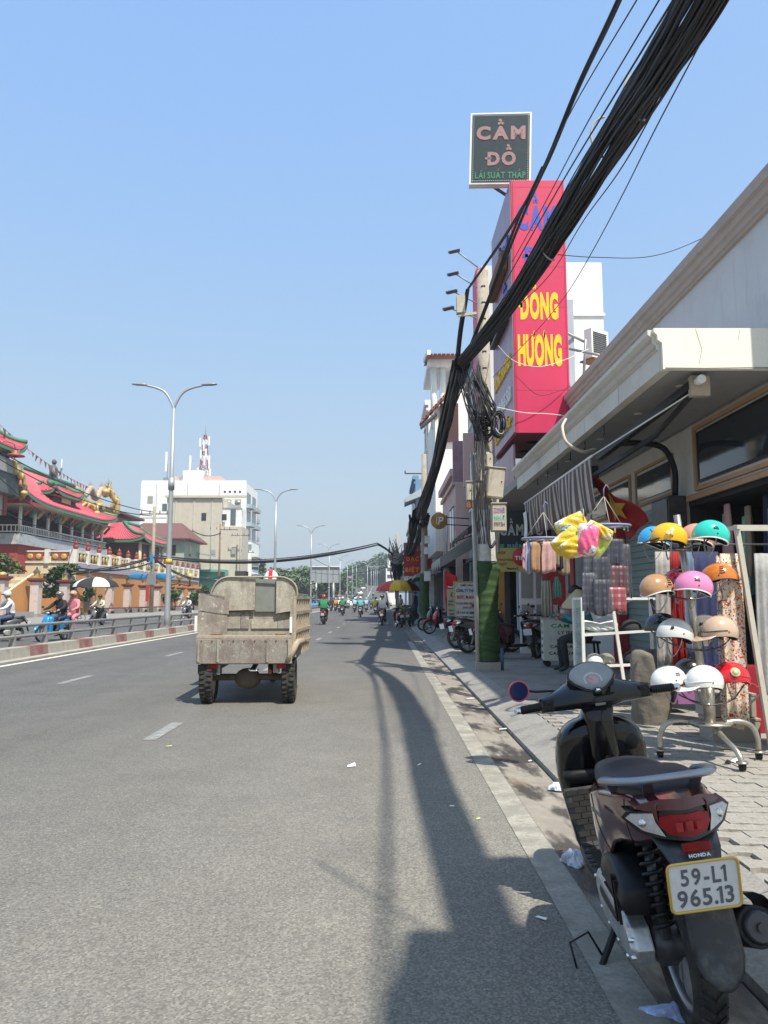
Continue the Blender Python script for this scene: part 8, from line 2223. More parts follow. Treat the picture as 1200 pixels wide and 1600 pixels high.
# bench-like plinth at the foot of the wall
m = MB(); m.box(XP + .5, XP + 1.2,66,118,.55,.68)
solo('stone_ledge', m, 'cap_red', 'long dark stone ledge at the foot of the orange temple wall', 'ledge')
# orange annex with terrace balustrade
ax = thing('temple_annex', 'orange temple annex with a terrace balustrade and red urns on its parapet', 'building',(-34,92,0))
XA = -29.4; YA0, YA1 = 73.5,122
def ab_(m, x0, x1, y0, y1, z0, z1): m.box(x0 + 34, x1 + 34, y0 - 92, y1 - 92, z0, z1)
m = MB(); ab_(m,-45, XA, YA0, YA1,0,4.25); part('wall', m, 'temple_orange', ax)
m = MB(); ab_(m,-45, XA + .005, YA0 - .12, YA0 - .002,2.6,5.6); part('cream_end_wall', m, 'temple_cream', ax)
m = MB(); ab_(m,-45, XA + .15, YA0 - .001, YA1,4.252,4.75); part('fascia', m, 'temple_grey', ax)
m = MB(); ab_(m,-45, XA + .02, YA0, YA1,4.752,4.9); part('terrace', m, 'temple_grey', ax)
ny = 16
for k in range(ny + 1):
 y = YA0 + (YA1 - YA0) * k / ny
 m = MB(); ab_(m, XA - .35, XA + .08, y - .22, y + .22,4.90,6.25); ps_ = part('balustrade_post', m, 'post_white', ax)
 S(MB().lathe([(.14,6.25),(.24,6.4),(.27,6.62),(.12,6.78),(.26,6.85),(.08,7.02),(.02,7.15)],(XA - .13 + 34, y - 92,0), n=10), 'urn', 'lantern_red', ps_)
 if k < ny:
  y2 = YA0 + (YA1 - YA0) * (k + 1) / ny
  for z0, z1 in ((4.95,5.08),(6.0,6.13)):
   m = MB(); ab_(m, XA - .2, XA - .05, y + .22, y2 - .22, z0, z1); part('balustrade_rail', m, 'post_white', ax)
  m = MB(); ab_(m, XA - .20, XA - .16, y + .3, y2 - .3,5.2,5.9); fr_ = part('carved_panel', m, 'wood_dark', ax)
  for j in range(3):
   yc = y + .5 + j * .9; S(MB().ball((XA - .12 + 34, yc - 92,5.55),(.08,.34,.38),10,6), 'carving', 'gold', fr_)
for k in range(6):
 x = XA - .35 - 2.4 * k
 m = MB(); ab_(m, x - .2, x + .2, YA0 - .35, YA0 + .05,4.90,6.25); part('balustrade_post', m, 'post_white', ax)
 for z0, z1 in ((4.95,5.08),(6.0,6.13)):
  m = MB(); ab_(m, x - 2.2, x - .2, YA0 - .25, YA0 - .1, z0, z1); part('balustrade_rail', m, 'post_white', ax)
 m = MB(); ab_(m, x - 2.0, x - .4, YA0 - .2, YA0 - .15,5.2,5.9); cp_ = part('carved_panel', m, 'lantern_red', ax)
 for j in range(2):
  S(MB().ball((x - .8 - .8 * j + 34, YA0 - .24 - 92,5.55),(.3,.06,.28),10,6), 'carving', 'gold', cp_)
# grey rockery wall behind the first gate
m = MB(); rr = random.Random(4)
for k in range(46):
 m.ball((-31 + rr.uniform(-3,2.4),70.5 + rr.uniform(-.6,1.2),2.3 + rr.uniform(-.3,1.1)),(rr.uniform(.3,.8),.4, rr.uniform(.2,.55)),7,5)
o = solo('rockery', m, 'rubble_grey', 'grey rockery of piled stones behind the spiked gate', 'rockery', kind='stuff')
# curved stair with striped steps at far left
st = thing('curved_stair', 'curved orange and green stair wall with pale steps at the left edge', 'stair',(-31,58,0))
for k in range(12):
 S(MB().box(-2.6 + .25 * k * .0,2.0,6.5 - .5 * k,7.0 - .5 * k,.1,3.6 - .28 * k), 'step', 'temple_cream' if k % 2 else 'eave_under', st)
S(MB().prism([(-6,.1),(7,.1),(7,3.6),(5,3.4),(2.5,2.5),(0,1.5),(-3,.8),(-6,.5)],2.02,2.25, 'x'), 'side_wall', 'temple_orange', st)
S(MB().tube([(2.14,7,3.65),(2.14,5,3.45),(2.14,2.5,2.55),(2.14,0,1.55),(2.14,-3,.85),(2.14,-6,.55)],.10,8), 'handrail', 'temple_cream', st)

# temple hall with sweeping roofs
def temple_roof(par, x0, x1, y0, y1, ze, rx0, rx1, ry0, ry1, zr, ribs=True, up=.9, label=None):
 """hipped roof: eaves rectangle, ridge rectangle, concave slope, upturned corners; ribs and eave boards are parts"""
 ox, oy = par.location.x, par.location.y
 def edge(u, side):
  lift = up * (abs(2 * u - 1) ** 5)
  if side == 'E': a = Vector((x1, y0 + (y1 - y0) * u, ze + lift)); b = Vector((rx1, ry0 + (ry1 - ry0) * u, zr))
  elif side == 'W': a = Vector((x0, y0 + (y1 - y0) * u, ze + lift)); b = Vector((rx0, ry0 + (ry1 - ry0) * u, zr))
  elif side == 'S': a = Vector((x0 + (x1 - x0) * u, y0, ze + lift)); b = Vector((rx0 + (rx1 - rx0) * u, ry0, zr))
  else: a = Vector((x0 + (x1 - x0) * u, y1, ze + lift)); b = Vector((rx0 + (rx1 - rx0) * u, ry1, zr))
  return a, b
 def pt(u, v, side, off=.0):
  a, b = edge(u, side); p = a.lerp(b, v); p.z -= (zr - ze) * .22 * math.sin(PI * v) * .9; p.z += off
  return (p.x - ox, p.y - oy, p.z)
 for side in 'ESWN':
  m = MB(); nu = 24
  m.grid(lambda u, v: pt(u, v, side), nu,6)
  if side in 'EN' and side == 'N' or side == 'W': m.f = [tuple(reversed(f)) for f in m.f]
  sl_ = part('roof_slope', m, 'tile_pink', par, solid=.12)
  if ribs and side in 'ES':
   Ln = (y1 - y0) if side == 'E' else (x1 - x0)
   n = int(Ln / .42)
   for k in range(n):
    u = (k + .5) / n
    S(MB().tube([pt(u, v / 5, side,.09) for v in range(6)],.075,5, smooth=False), 'tile', 'tile_pink', sl_)
  if side in 'ESN':
   S(MB().loft([[Vector(pt(k / 24,0, side, z)) + Vector((.04 if side == 'E' else 0,-.04 if side == 'S' else (.04 if side == 'N' else 0),0)) for z in (-.38,-.12)] for k in range(25)], caps=False, closed=False, smooth=False), 'eave_board', 'eave_green', par, solid=.10)
 m = MB(); m.add([(x0 - ox + .3, y0 - oy + .3, ze - .4),(x1 - ox - .1, y0 - oy + .1, ze - .4),(x1 - ox - .1, y1 - oy - .1, ze - .4),(x0 - ox + .3, y1 - oy - .3, ze - .4)], [(0,3,2,1)]); part('eave_underside', m, 'eave_under', par)
 for ca, cb in (((0, 'S'),0),((1, 'S'),0),((1, 'E'),0)):
  S(MB().tube([Vector(pt(ca[0], v / 8, ca[1],.16)) for v in range(9)], [.22] * 9,6), 'hip_ridge', 'eave_green', par)
 S(MB().tube([(rx1 - ox, ry0 - oy, zr + .15),(rx1 - ox, ry1 - oy, zr + .15)],.28,6), 'main_ridge', 'eave_green', par)
 return pt
hall = thing('temple_hall', 'temple hall with pink tiled sweeping roofs, green eaves and a shaded upper balcony', 'temple',(-42,82,0))
YH0, YH1 = 70.0,94.5
pt = temple_roof(hall,-52,-33.0, YH0, YH1,10.7,-43,-38.2,76,93.5,15.2)
def hb_x(m, x0, x1, y0, y1, z0, z1): m.box(x0 + 42, x1 + 42, y0 - 82, y1 - 82, z0, z1)
m = MB(); hb_x(m,-50,-37.5,73,93,0,10.4); part('inner_wall', m, 'wood_dark', hall)
m = MB(); hb_x(m,-50,-34.2,71.6,93.6,3.6,6.6); part('lower_wall', m, 'temple_red', hall)
m = MB(); hb_x(m,-50,-33.9,71.2,94,6.602,7.6); part('balcony_band', m, wall('painted_band',(.42,.44,.46),.45,1.6), hall)
for k in range(8):
 y = 72 + 3 * k
 S(MB().cyl((-34.3 + 42, y - 82,7.6),(-34.3 + 42, y - 82,10.35),.17, n=10), 'column', 'post_white', hall)
for x in (-37,-40,-43,-46):
 S(MB().cyl((x + 42,71.6 - 82,7.6),(x + 42,71.6 - 82,10.35),.17, n=10), 'column', 'post_white', hall)
for z in (7.75,8.35):
 m = MB(); hb_x(m,-34.15,-34.05,71.4,94, z, z + .09); part('balcony_rail', m, 'post_white', hall)
 m = MB(); hb_x(m,-50,-34.05,71.35,71.45, z, z + .09); part('balcony_rail', m, 'post_white', hall)
for k in range(60):
 S(MB().cyl((-34.1 + 42,71.8 + .37 * k - 82,7.75),(-34.1 + 42,71.8 + .37 * k - 82,8.35),.05, n=5), 'baluster', 'post_white', hall)
for k in range(30):
 S(MB().cyl((-34.4 - .4 * k + 42,71.4 - 82,7.75),(-34.4 - .4 * k + 42,71.4 - 82,8.35),.05, n=5), 'baluster', 'post_white', hall)
rr = random.Random(8)
for k in range(16):
 m = MB(); y = 72.5 + 1.4 * k; m.bar((-34.2 + 42, y - 82,9.4),(-33.6 + 42, y + .2 - 82,10.2),.2,.25); part('roof_bracket', m, ['lantern_red', 'eave_green', 'gold', 'wood_dark'][k % 4], hall)
# pent roof and statue on the slope
dr = thing('roof_porch', 'small two-tiered porch roof with upturned ends on the temple roof slope', 'roof porch',(-36.2,84,0))
temple_roof(dr,-37.6,-34.6,80.2,87.6,12.9,-36.8,-36.2,82,86,14.0, up=.7)
S(MB().box(-1.2,1.0,-3,3,11.8,12.8), 'base', 'wood_dark', dr)
S(MB().box(1.02,1.1,-1.0,1.4,12.0,12.6), 'plaque', 'temple_cream', dr)
s_ = thing('guardian_statue', 'grey guardian statue standing on the porch roof', 'statue',(-36.4,83.5,14.1))
m = MB(); m.loft([sring(z, xc,0, hx, hy,12,2.2, ax='z') for z, xc, hx, hy in ((0,0,.55,.6),(.3,0,.45,.5),(.8,0,.42,.55),(1.3,.05,.38,.6),(1.7,.0,.42,.62),(2.0,0,.25,.35),(2.15,0,.16,.18))]); m.ball((.05,0,2.45),(.27,.26,.32),10,8); m.tube([(.1,.5,1.7),(.4,.8,1.3),(.6,.7,1.9)],.13,6); m.tube([(.1,-.5,1.7),(.3,-.85,1.2),(.5,-.6,.7)],.13,6); part('figure', m, 'stone_dark', s_)
S(MB().cyl((.55,.75,.4),(.55,.75,2.9),.05, n=6), 'staff', 'post_white', s_)
def dragon(label, pts, r, seed=1, mt='gold'):
 t = thing('dragon_ornament', label, 'ornament', tuple(pts[0]),0, 'gilded roof dragons'); O = Vector(pts[0])
 P_ = spline([Vector(p) - O for p in pts],7); n = len(P_)
 P_ = [p + Vector((0,0, r * 1.3 * math.sin(i * .8))) for i, p in enumerate(P_)]
 S(MB().tube(P_, [r * (.35 + .65 * math.sin(PI * (i + .6) / (n + .3)) ** .5) for i in range(n)],8), 'body', mt, t)
 m = MB()
 for i in range(1, n - 1):
  p = P_[i]; d = (P_[i + 1] - P_[i - 1]).normalized(); m.add([tuple(p + d * -r * .8 + Vector((0,0, r * .7))), tuple(p + d * r * .8 + Vector((0,0, r * .7))), tuple(p + Vector((0,0, r * 2.3)) - d * r), tuple(p + Vector((.06,0, r * .7)))], [(0,1,2),(1,3,2),(3,0,2)])
 part('fins', m, mt, t)
 e = P_[-1]; d = (P_[-1] - P_[-2]).normalized()
 m = MB(); m.ball(e + d * r,(r * 1.5, r * 1.7, r * 1.2),10,7); m.tube([e, e + d * r * 2.6 + Vector((0,0,-.1))], [r * .9, r * .4],6)
 for q in (-1,1): m.tube([e + Vector((0,0, r)), e + Vector((q * r * .6,-r, r * 2)), e + Vector((q * r * 1.1,-r * 2, r * 3))], [.09,.06,.02],5)
 part('head', m, mt, t); return t
def tp(px, py, X):   # point on the plane x = X
 Y = X / ((px - 600) / 1200) * math.cos(TILT); q = P(px, py, Y); k = X / q.x; return P(px, py, Y * k)
dragon('gilded dragon curling at the far upturned corner of the temple roof', [tp(128,792,-36), tp(150,792,-35.6), tp(168,798,-34.6), tp(182,798,-33.4), tp(181,780,-33.4), tp(168,768,-34)],.34)
dragon('gilded dragon along the far verge of the temple roof', [tp(108,775,-38), tp(118,780,-37), tp(135,788,-36), tp(150,795,-35)],.28)
dragon('gilded dragon on the near hip of the temple roof', [tp(-20,728,-39), tp(5,746,-37), tp(20,756,-35.5), tp(31,766,-34)],.30)
dragon('small gilded creature on the ridge left of the statue', [tp(48,764,-38), tp(56,758,-38), tp(64,765,-38)],.22)
dragon('weathered stone dragons along the far roof ridge', [tp(112,772,-44), tp(135,768,-44), tp(150,772,-44), tp(165,768,-44), tp(172,764,-44)],.5, mt='eave_under')
# grey-brown hall roof behind
bh = thing('rear_hall', 'weathered grey-brown temple hall roof behind the pink one', 'temple',(-44,104,0))
S(MB().box(-5,7,-6,6,0,13.0), 'wall', 'wall_dim', bh)
zt_ = tp(150,778,-40).z
S(MB().prism([(-7,13.0),(8.6,13.0),(8.6,13.3),(1, zt_),(-7,13.4)],-9,9, 'y'), 'roof', 'roof_brown', bh)
# near pagoda tower at the very left
pg = thing('pagoda', 'two-tiered temple pagoda with red roofs cut by the left edge', 'temple',(-36.5,66,0))
zt1 = tp(22,696,-33).z
S(MB().box(-3.2,2.2,-3,2.6,9, zt1 + .3), 'tower', 'painted_band', pg)
for x, y in ((2.3,-3.1),(2.3,2.7),(-3.3,-3.1)):
 S(MB().cyl((x, y,9),(x, y, zt1),.2, n=8), 'column', 'lantern_red', pg)
temple_roof(pg,-41,-32.9,62,69.6, zt1 - .3,-37.5,-36,65,67, zt1 + 2.6, up=.9)
z2 = tp(30,722,-33).z
S(MB().box(-4.3,3.4,-4.2,3.6, z2 - 1.2, z2), 'grey_cornice', 'rubble_grey', pg)
S(MB().box(-4.0,3.2,-4.0,3.4, z2 - 3.0, z2 - 1.2), 'painted_frieze', 'stone_dark', pg)
q = tp(24,712,-32.5)
t = thing('hanging_lantern', 'red wheel-shaped lantern jutting from the pagoda corner', 'lantern', tuple(q)); S(MB().lathe([(.1,.5),(.35,.35),(.3,.2),(.75,.05),(.8,-.05),(.3,-.1)], n=14), 'shade', 'lantern_red', t); S(MB().tube(spline([(0,0,.5),(-.1,-.2,1.0),(-.9,-.6,1.1),(-1.4,-.8,.5)],5),.04,5), 'arm', 'dark_metal', t)
dragon('gilded dragon climbing the pagoda corner', [tp(22,722,-33), tp(26,735,-33), tp(32,742,-33), tp(38,752,-33), tp(38,765,-33)],.22)
# lower pavilion roof with red tiles
pv_ = thing('pavilion', 'small red-roofed temple pavilion at the end of the terrace', 'temple',(-33.5,101,0))
temple_roof(pv_,-38.5,-30.4,97,109,9.1,-36,-34,100,106,11.4, up=.5)
S(MB().box(-3.6,2.2,-3,6,4.8,8.9), 'wall', 'wood_dark', pv_)
for x, y in ((2.4,-3.2),(2.4,1),(2.4,6.5),(-3.6,-3.2)):
 S(MB().cyl((x, y,4.8),(x, y,8.9),.22, n=8), 'column', 'temple_cream', pv_)
S(MB().prism([(-4.5,4.9),(2.9,4.9),(1.8,6.2),(-1,7.2),(-4,6.2)],-3.4,-3.2, 'y'), 'orange_awning', mat('awn_orange',(.62,.24,.02),.7), pv_)
# bunting
m = MB(); a_, b_ = tp(-10,655,-34), tp(140,762,-36); line = curve3(a_, b_,.6,24); m.tube(line,.02,4); bt = solo('bunting', m, 'dark_metal', 'string of small faded pennants across the sky above the temple', 'bunting')
rr = random.Random(5)
off = Vector(bt.location)
for k in range(1,24):
 p = line[k] - off; m = MB(); s1 = rr.uniform(.25,.4); m.add([(p.x, p.y - .28, p.z),(p.x, p.y + .28, p.z),(p.x + rr.uniform(-.15,.15), p.y + rr.uniform(-.2,.2), p.z - s1 * 1.8)], [(0,1,2)]); part('pennant', m, ['lantern_red', 'cloth_pink', 'cloth_brown'][k % 3], bt, solid=.02)

# ---------------------------------------------------------------- buildings beyond the temple
def block(label, x0, x1, y0, y1, H, wm, name='building', cat='building'):
 t = thing(name, label, cat,((x0 + x1) / 2,(y0 + y1) / 2,0)); ox, oy = t.location.x, t.location.y
 S(MB().box(x0 - ox, x1 - ox, y0 - oy, y1 - oy,0, H), 'wall', wm, t); return t, ox, oy
bt_, ox, oy = block('house with a brown hipped roof and pale green walls beyond the terrace',-40,-30.5,117,127,10.8, wall('wall_sage',(.36,.42,.34),.8,.3), 'brown_roof_house', 'house')
S(MB().loft([[(-5.8,-6,10.6),(5.8,-6,10.6),(5.8,6,10.6),(-5.8,6,10.6)], [(-5.8,-6,10.8),(5.8,-6,10.8),(5.8,6,10.8),(-5.8,6,10.8)], [(-3,-.5,13.6),(3,-.5,13.6),(3,.5,13.6),(-3,.5,13.6)]], smooth=False), 'roof', 'roof_brown', bt_)
for x, z, w_, h_ in ((-2.2,6.2,4.0,2.2),(3.0,8.2,1.0,1.6)):
 S(MB().box(x - w_ / 2, x + w_ / 2,-5.06,-5.002, z, z + h_), 'window', 'glass_dark', bt_)
S(MB().box(4.752,4.80,-2,-.8,8.2,9.8), 'window', 'glass_dark', bt_)
bb, ox, oy = block('plain beige concrete block standing before the white tower',-37.3,-27.8,131,144,19.0, 'wall_beige')
S(MB().box(4.752,8.2,-6.3,0,0,14.0), 'lower_wing', 'wall_beige', bb)
S(MB().box(4.752,8.0,-5.9,-2,14.0,17.3), 'roof_room', 'wall_white', bb)
S(MB().box(6.1,7.0,-5.95,-5.902,14.2,17.0), 'door', 'window_glass', bb)
rr = random.Random(77)
for k in range(7):
 m = MB(); x = -4 + 1.75 * k; z = rr.choice((9.2,12.2,15.0)); m.box(x, x + .8,-6.56,-6.502, z, z + rr.uniform(.7,1.3)); part('window', m, 'glass_dark' if k % 2 else 'wall_dim', bb)
for k in range(3):
 S(MB().cyl((-3.2 + 3.1 * k,-6.6,.2),(-3.2 + 3.1 * k,-6.6,18.8),.06, n=6), 'drain_pipe', 'pipe_grey', bb)
S(MB().box(-5.0,9.0,-6.9,-6.502,18.9,19.3), 'coping', 'wall_beige', bb)
wt, ox, oy = block('large white apartment tower with a row of small square vents near its top',-50.5,-28.6,158,172,25.6, 'wall_white', 'white_tower')
for k in range(4):
 m = MB(); x = 6.3 + k * 1.05; m.box(x, x + .4,-7.05,-7.002,23.6,24.0); part('vent', m, 'ink_black', wt)
for x in (6.6,8.6):
 rc_ = S(MB().box(x, x + 1.3,-7.05,-7.002,20.2,22.2), 'recess', 'wall_dim', wt)
 S(MB().ball((x + .65,-7.1,21.6),(.6,.2,.35),12,6), 'tank', 'alloy', rc_)
for k in range(5):
 m = MB(); x = -9.5 + 3.1 * k; m.box(x, x + 1.1,-7.06,-7.002,21.4 - (k % 2) * 1.6,22.9 - (k % 2) * 1.6); part('window', m, 'window_glass' if k % 2 else 'wall_dim', wt)
for k in range(4):
 S(MB().box(-10.9 + k * .01,10.9,-7.05,-7.002,6.0 + 4.1 * k,6.12 + 4.1 * k), 'string_course', 'wall_dim', wt)
for x in (-7.6,-1.2,5.4):
 S(MB().cyl((x,-7.08,2),(x,-7.08,25.4),.08, n=6), 'drain_pipe', 'pipe_grey', wt)
for k in range(5):
 S(MB().box(-9 + 2.2 * k,-8 + 2.2 * k,-5,-4,25.7,26.6 + .4 * (k % 3)), 'roof_box', ['wall_dim', 'alloy', 'wall_pink'][k % 3], wt)
S(MB().box(-10.9,10.9,-6.9,-6.6,25.602,26.2), 'parapet', 'wall_white', wt)
S(MB().box(-2.5,1.8,-6.5,-2,25.602,28.4), 'stair_head', 'wall_white', wt)
S(MB().box(1.802,5.5,-6.5,-2,25.602,27.2), 'pink_room', 'wall_pink', wt)
for k in range(6):
 for j in range(2):
  wd = S(MB().box(10.95,11.05,-6 + j * 6.5,-2 + j * 6.5,2.2 + 3.8 * k,4.8 + 3.8 * k), 'window', 'window_glass', wt)
  S(MB().box(10.952,12.1,-6.6 + j * 6.5,-1.4 + j * 6.5,1.5 + 3.8 * k,2.3 + 3.8 * k), 'balcony', 'wall_pale_blue', wd)
pt_, ox, oy = block('narrow pink and white house at the right end of the tower row',-36.5,-31.2,172.5,190,24.8, 'wall_pink', 'pink_house', 'house')
m = MB(); m.box(-2.7,2.2,-6.9,-6.752,18,20.5); m.box(.2,2.7,-6.9,-6.752,8,17); part('white_panel', m, 'wall_white', pt_)
for k in range(5):
 S(MB().box(2.702,3.6,-6,5,3 + 4.2 * k,4 + 4.2 * k), 'balcony', 'wall_pale_blue', pt_); S(MB().box(2.70,2.78,-5,4,4.1 + 4.2 * k,6.4 + 4.2 * k), 'window', 'glass_dark', pt_)
for k in range(12):
 S(MB().bar((-2.4 + .42 * k,-6.5,24.8),(-2.4 + .42 * k,-6.5,27.6),.22,.08), 'rusty_cladding', 'rust', pt_)
# roof-top antennas
an = thing('lattice_mast', 'red and white lattice mast with panel antennas on the tower roof', 'mast',(-37.9,160,26))
zb_ = [0,2,4,6,8]
for k in range(8):
 z = k * 1.1 + 1.5; hw = .95 - .09 * k; m = MB()
 for a in range(4):
  c0 = ((-1,-1),(1,-1),(1,1),(-1,1))[a]; c1 = ((-1,-1),(1,-1),(1,1),(-1,1))[(a + 1) % 4]; h2 = hw - .09
  m.bar((c0[0] * hw, c0[1] * hw, z),(c0[0] * h2, c0[1] * h2, z + 1.1),.10,.10); m.bar((c0[0] * hw, c0[1] * hw, z),(c1[0] * h2, c1[1] * h2, z + 1.1),.07,.07); m.bar((c1[0] * hw, c1[1] * hw, z),(c0[0] * h2, c0[1] * h2, z + 1.1),.07,.07)
 part('lattice_section', m, mat('mast_red',(.36,.05,.05),.6) if k % 3 else 'ink_white', an)
S(MB().cyl((0,0,10),(0,0,13.5),.05, n=6), 'spike', 'grey_steel', an)
for x, y, z in ((-.9,-.6,7.6),(1.0,-.6,7.9),(-.9,.6,3.2),(1.1,-.6,2.9),(.2,-1.0,3.6),(-.6,-1.0,5.0),(.5,-1.0,5.2),(-1.2,-.8,1.2),(1.4,-.8,.9),(.0,-1.1,6.6)):
 S(MB().box(x - .16, x + .16, y - .1, y + .1, z, z + 1.9), 'panel_antenna', 'ink_white', an)
for k,(px, Y, h) in enumerate(((255,160,6.4),(293,160,5.6),(323,160,5.6))):
 x = (px - 600) / 1200 * Y; t = thing('antenna_panel', ['tall white panel antenna at the left of the tower roof', 'white panel antenna left of the lattice mast', 'white panel antenna right of the lattice mast'][k], 'antenna',(x, Y,26.2),0, 'white panel antennas on the tower roof')
 S(MB().cyl((.3 * (1 if k != 2 else -1),0,0),(.2 * (1 if k != 2 else -1),0, h),.07, n=6), 'mast', 'grey_steel', t); S(MB().box(-.2,.2,-.12,.12, h * .35, h), 'panel', 'ink_white', t); m = MB(); m.box(-.5,.5,-.3,.3,0,.9); m.bar((-.7,0, h * .8),(.9,0, h * .8),.05,.05); part('cabinet', m, 'grey_steel', t)
m = MB(); m.cyl((-42.4,160,26.9),(-39.8,160,26.9),.8, n=16); solo('water_tank', m, 'alloy', 'horizontal steel water tank on the tower roof', 'tank')
# smaller houses in front, stepping towards the road
lows = [('teal-walled shop with green awnings beyond the temple wall',-33,-26.5,128,136,6.5, wall('wall_teal',(.14,.34,.30),.8,.4)),('white narrow house left of the utility pole',-30.5,-26.8,137,147,9.5, 'wall_mint'),('white shophouse with balconies below the tower',-29,-25.6,148,157,12.5, 'wall_white'),
  ('beige low shop with a corrugated roof beside the temple',-38,-31,126.5,130.5,7.6, 'wall_dim')]
for lab, x0, x1, y0, y1, H, wm in lows:
 t, ox, oy = block(lab, x0, x1, y0, y1, H, wm, 'shophouse', 'house')
 n = max(1, int(H / 3.4))
 for k in range(n):
  z = .8 + 3.3 * k; w_ = x1 - x0
  S(MB().box(-w_ * .3, w_ * .3, y0 - oy - .05, y0 - oy - .002, z, min(z + 2.0, H - .3)), 'window', 'glass_dark' if k == 0 else 'window_glass', t)
  S(MB().box(x1 - ox + .002, x1 - ox + .06, y0 - oy + 1, y1 - oy - 1, z, min(z + 2.1, H - .3)), 'window', 'glass_dark', t)
  m = MB(); m.box(x1 - ox + .061, x1 - ox + .9, y0 - oy + .5, y1 - oy - .5, z + 2.25, z + 2.4) if z + 2.4 < H else m.box(x1 - ox + .061, x1 - ox + .5, y0 - oy + .5, y1 - oy - .5, H - .25, H - .1); part('canopy', m, ['wall_teal', 'wall_pale_blue', 'awn_grey'][k % 3], t)
 S(MB().box(-(x1 - x0) / 2 - .3,(x1 - x0) / 2 + .3, y0 - oy - .6, y0 - oy - .002, H - .4, H - .1), 'eave', wm, t)
for k,(x0, x1, Y, z, c_) in enumerate(((-32,-27,127,4.6, 'wall_teal'),(-28.5,-25.5,136,3.6, 'wall_teal'),(-33.5,-28,125,8.6, 'wall_pale_blue'),(-31,-26,134,8.0, 'awn_grey'),(-27.5,-24,150,4.2, 'wall_teal'))):
 m = MB(); m.add([(x0, Y, z + .9),(x1, Y, z),(x1, Y + 3, z),(x0, Y + 3, z + .9),(x0, Y, z + 1.05),(x1, Y, z + .15),(x1, Y + 3, z + .15),(x0, Y + 3, z + 1.05)], [(0,3,2,1),(4,5,6,7),(0,1,5,4),(1,2,6,5),(2,3,7,6),(3,0,4,7)])
 solo('sloping_canopy', m, c_, ['dark teal canopy over the low shop', 'lower teal canopy nearer the road', 'pale blue-grey canopy beside the brown-roofed house', 'weathered grey canopy above the teal shop', 'small teal canopy furthest along the row'][k], 'canopy', 'canopies of the low shops')

# ---------------------------------------------------------------- trees
def leafmat(name, c0, c1):
 def f(t, b, N, L):
  tc = N('ShaderNodeTexCoord'); r = _ramp(N, [(.3, c0),(.7, c1)]); L(_noise(N, L, tc.outputs['Object'],.9,5,.7), r.inputs[0]); L(r.outputs[0], b.inputs['Base Color'])
 return nodes_mat(name, f,.7)
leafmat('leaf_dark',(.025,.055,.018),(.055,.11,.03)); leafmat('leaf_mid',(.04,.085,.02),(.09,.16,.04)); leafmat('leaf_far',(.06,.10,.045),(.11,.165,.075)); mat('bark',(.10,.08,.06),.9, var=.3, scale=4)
def foliage(m, blobs, n, sz, rnd):
 rr_ = random.Random(rnd)
 tot = sum(b[3] * b[3] for b in blobs)
 for (x, y, z, r_, fz) in blobs:
  for k in range(int(n * r_ * r_ / tot)):
   d = Vector((rr_.gauss(0,1), rr_.gauss(0,1), rr_.gauss(0,1))).normalized() * r_ * rr_.uniform(.55,1.08)
   p = Vector((x, y, z)) + Vector((d.x, d.y, d.z * fz)); s_ = sz * rr_.uniform(.6,1.4)
   a = Vector((rr_.uniform(-1,1), rr_.uniform(-1,1), rr_.uniform(-.6,.6))).normalized(); b = a.cross(Vector((rr_.uniform(-1,1), rr_.uniform(-1,1),1))).normalized()
   m.add([p - a * s_, p + b * s_ * .5, p + a * s_, p - b * s_ * .5], [(0,1,2,3)])
def tree(label, x, y, h, w_, nb, n, sz, mt='leaf_dark', rnd=1, name='tree', cat='tree', group=None, z0=.0, shape='round'):
 t = thing(name, label, cat,(x, y, z0),0, group); rr_ = random.Random(rnd)
 m = MB(); m.tube([(0,0,0),(rr_.uniform(-.1,.1) * h * .2,0, h * .3),(0,0, h * .6)], [h * .03, h * .022, h * .012],7)
 blobs = []
 for k in range(nb):
  a = rr_.uniform(0,2 * PI); d = rr_.uniform(0, w_ * .36)
  if shape == 'layer': z = h * (.4 + .55 * k / nb); d = w_ * .4 * (1 - .7 * k / nb) * rr_.uniform(.3,1); blobs.append((d * math.cos(a), d * math.sin(a), z, w_ * .22,.35))
  else: z = h * rr_.uniform(.45,.85); blobs.append((d * math.cos(a), d * math.sin(a), z, w_ * rr_.uniform(.16,.28),.75))
  m.tube([(0,0, h * .35),(blobs[-1][0] * .6, blobs[-1][1] * .6, z * .9)], [h * .012, h * .005],5)
 part('trunk', m, 'bark', t)
 m = MB(); foliage(m, blobs, n, sz, rnd); part('crown', m, mt, t); return t
tree('layered bonsai pine in front of the cream temple wall',-29.2,70,4.9,4.6,9,2400,.16, 'leaf_dark',3, shape='layer')
tree('rounded clipped tree at the left edge before the temple',-33.2,66,5.4,5.2,8,2400,.18, 'leaf_mid',4)
tree('small pale shrub right of the bonsai pine',-27.6,72.5,3.3,2.0,4,500,.14, 'leaf_mid',5)
tree('bushy green shrub behind the big lamp post',-27.3,101,3.0,3.4,6,1100,.18, 'leaf_mid',6, group='shrubs at the end of the temple wall')
tree('bushy green shrub right of the big lamp post',-25.6,104,2.9,4.2,7,1200,.2, 'leaf_mid',7, group='shrubs at the end of the temple wall')
tree('tall narrow plant between the gold globes and the canopies',-26.0,112,3.8,2.8,5,800,.2, 'leaf_dark',8, group='shrubs at the end of the temple wall')
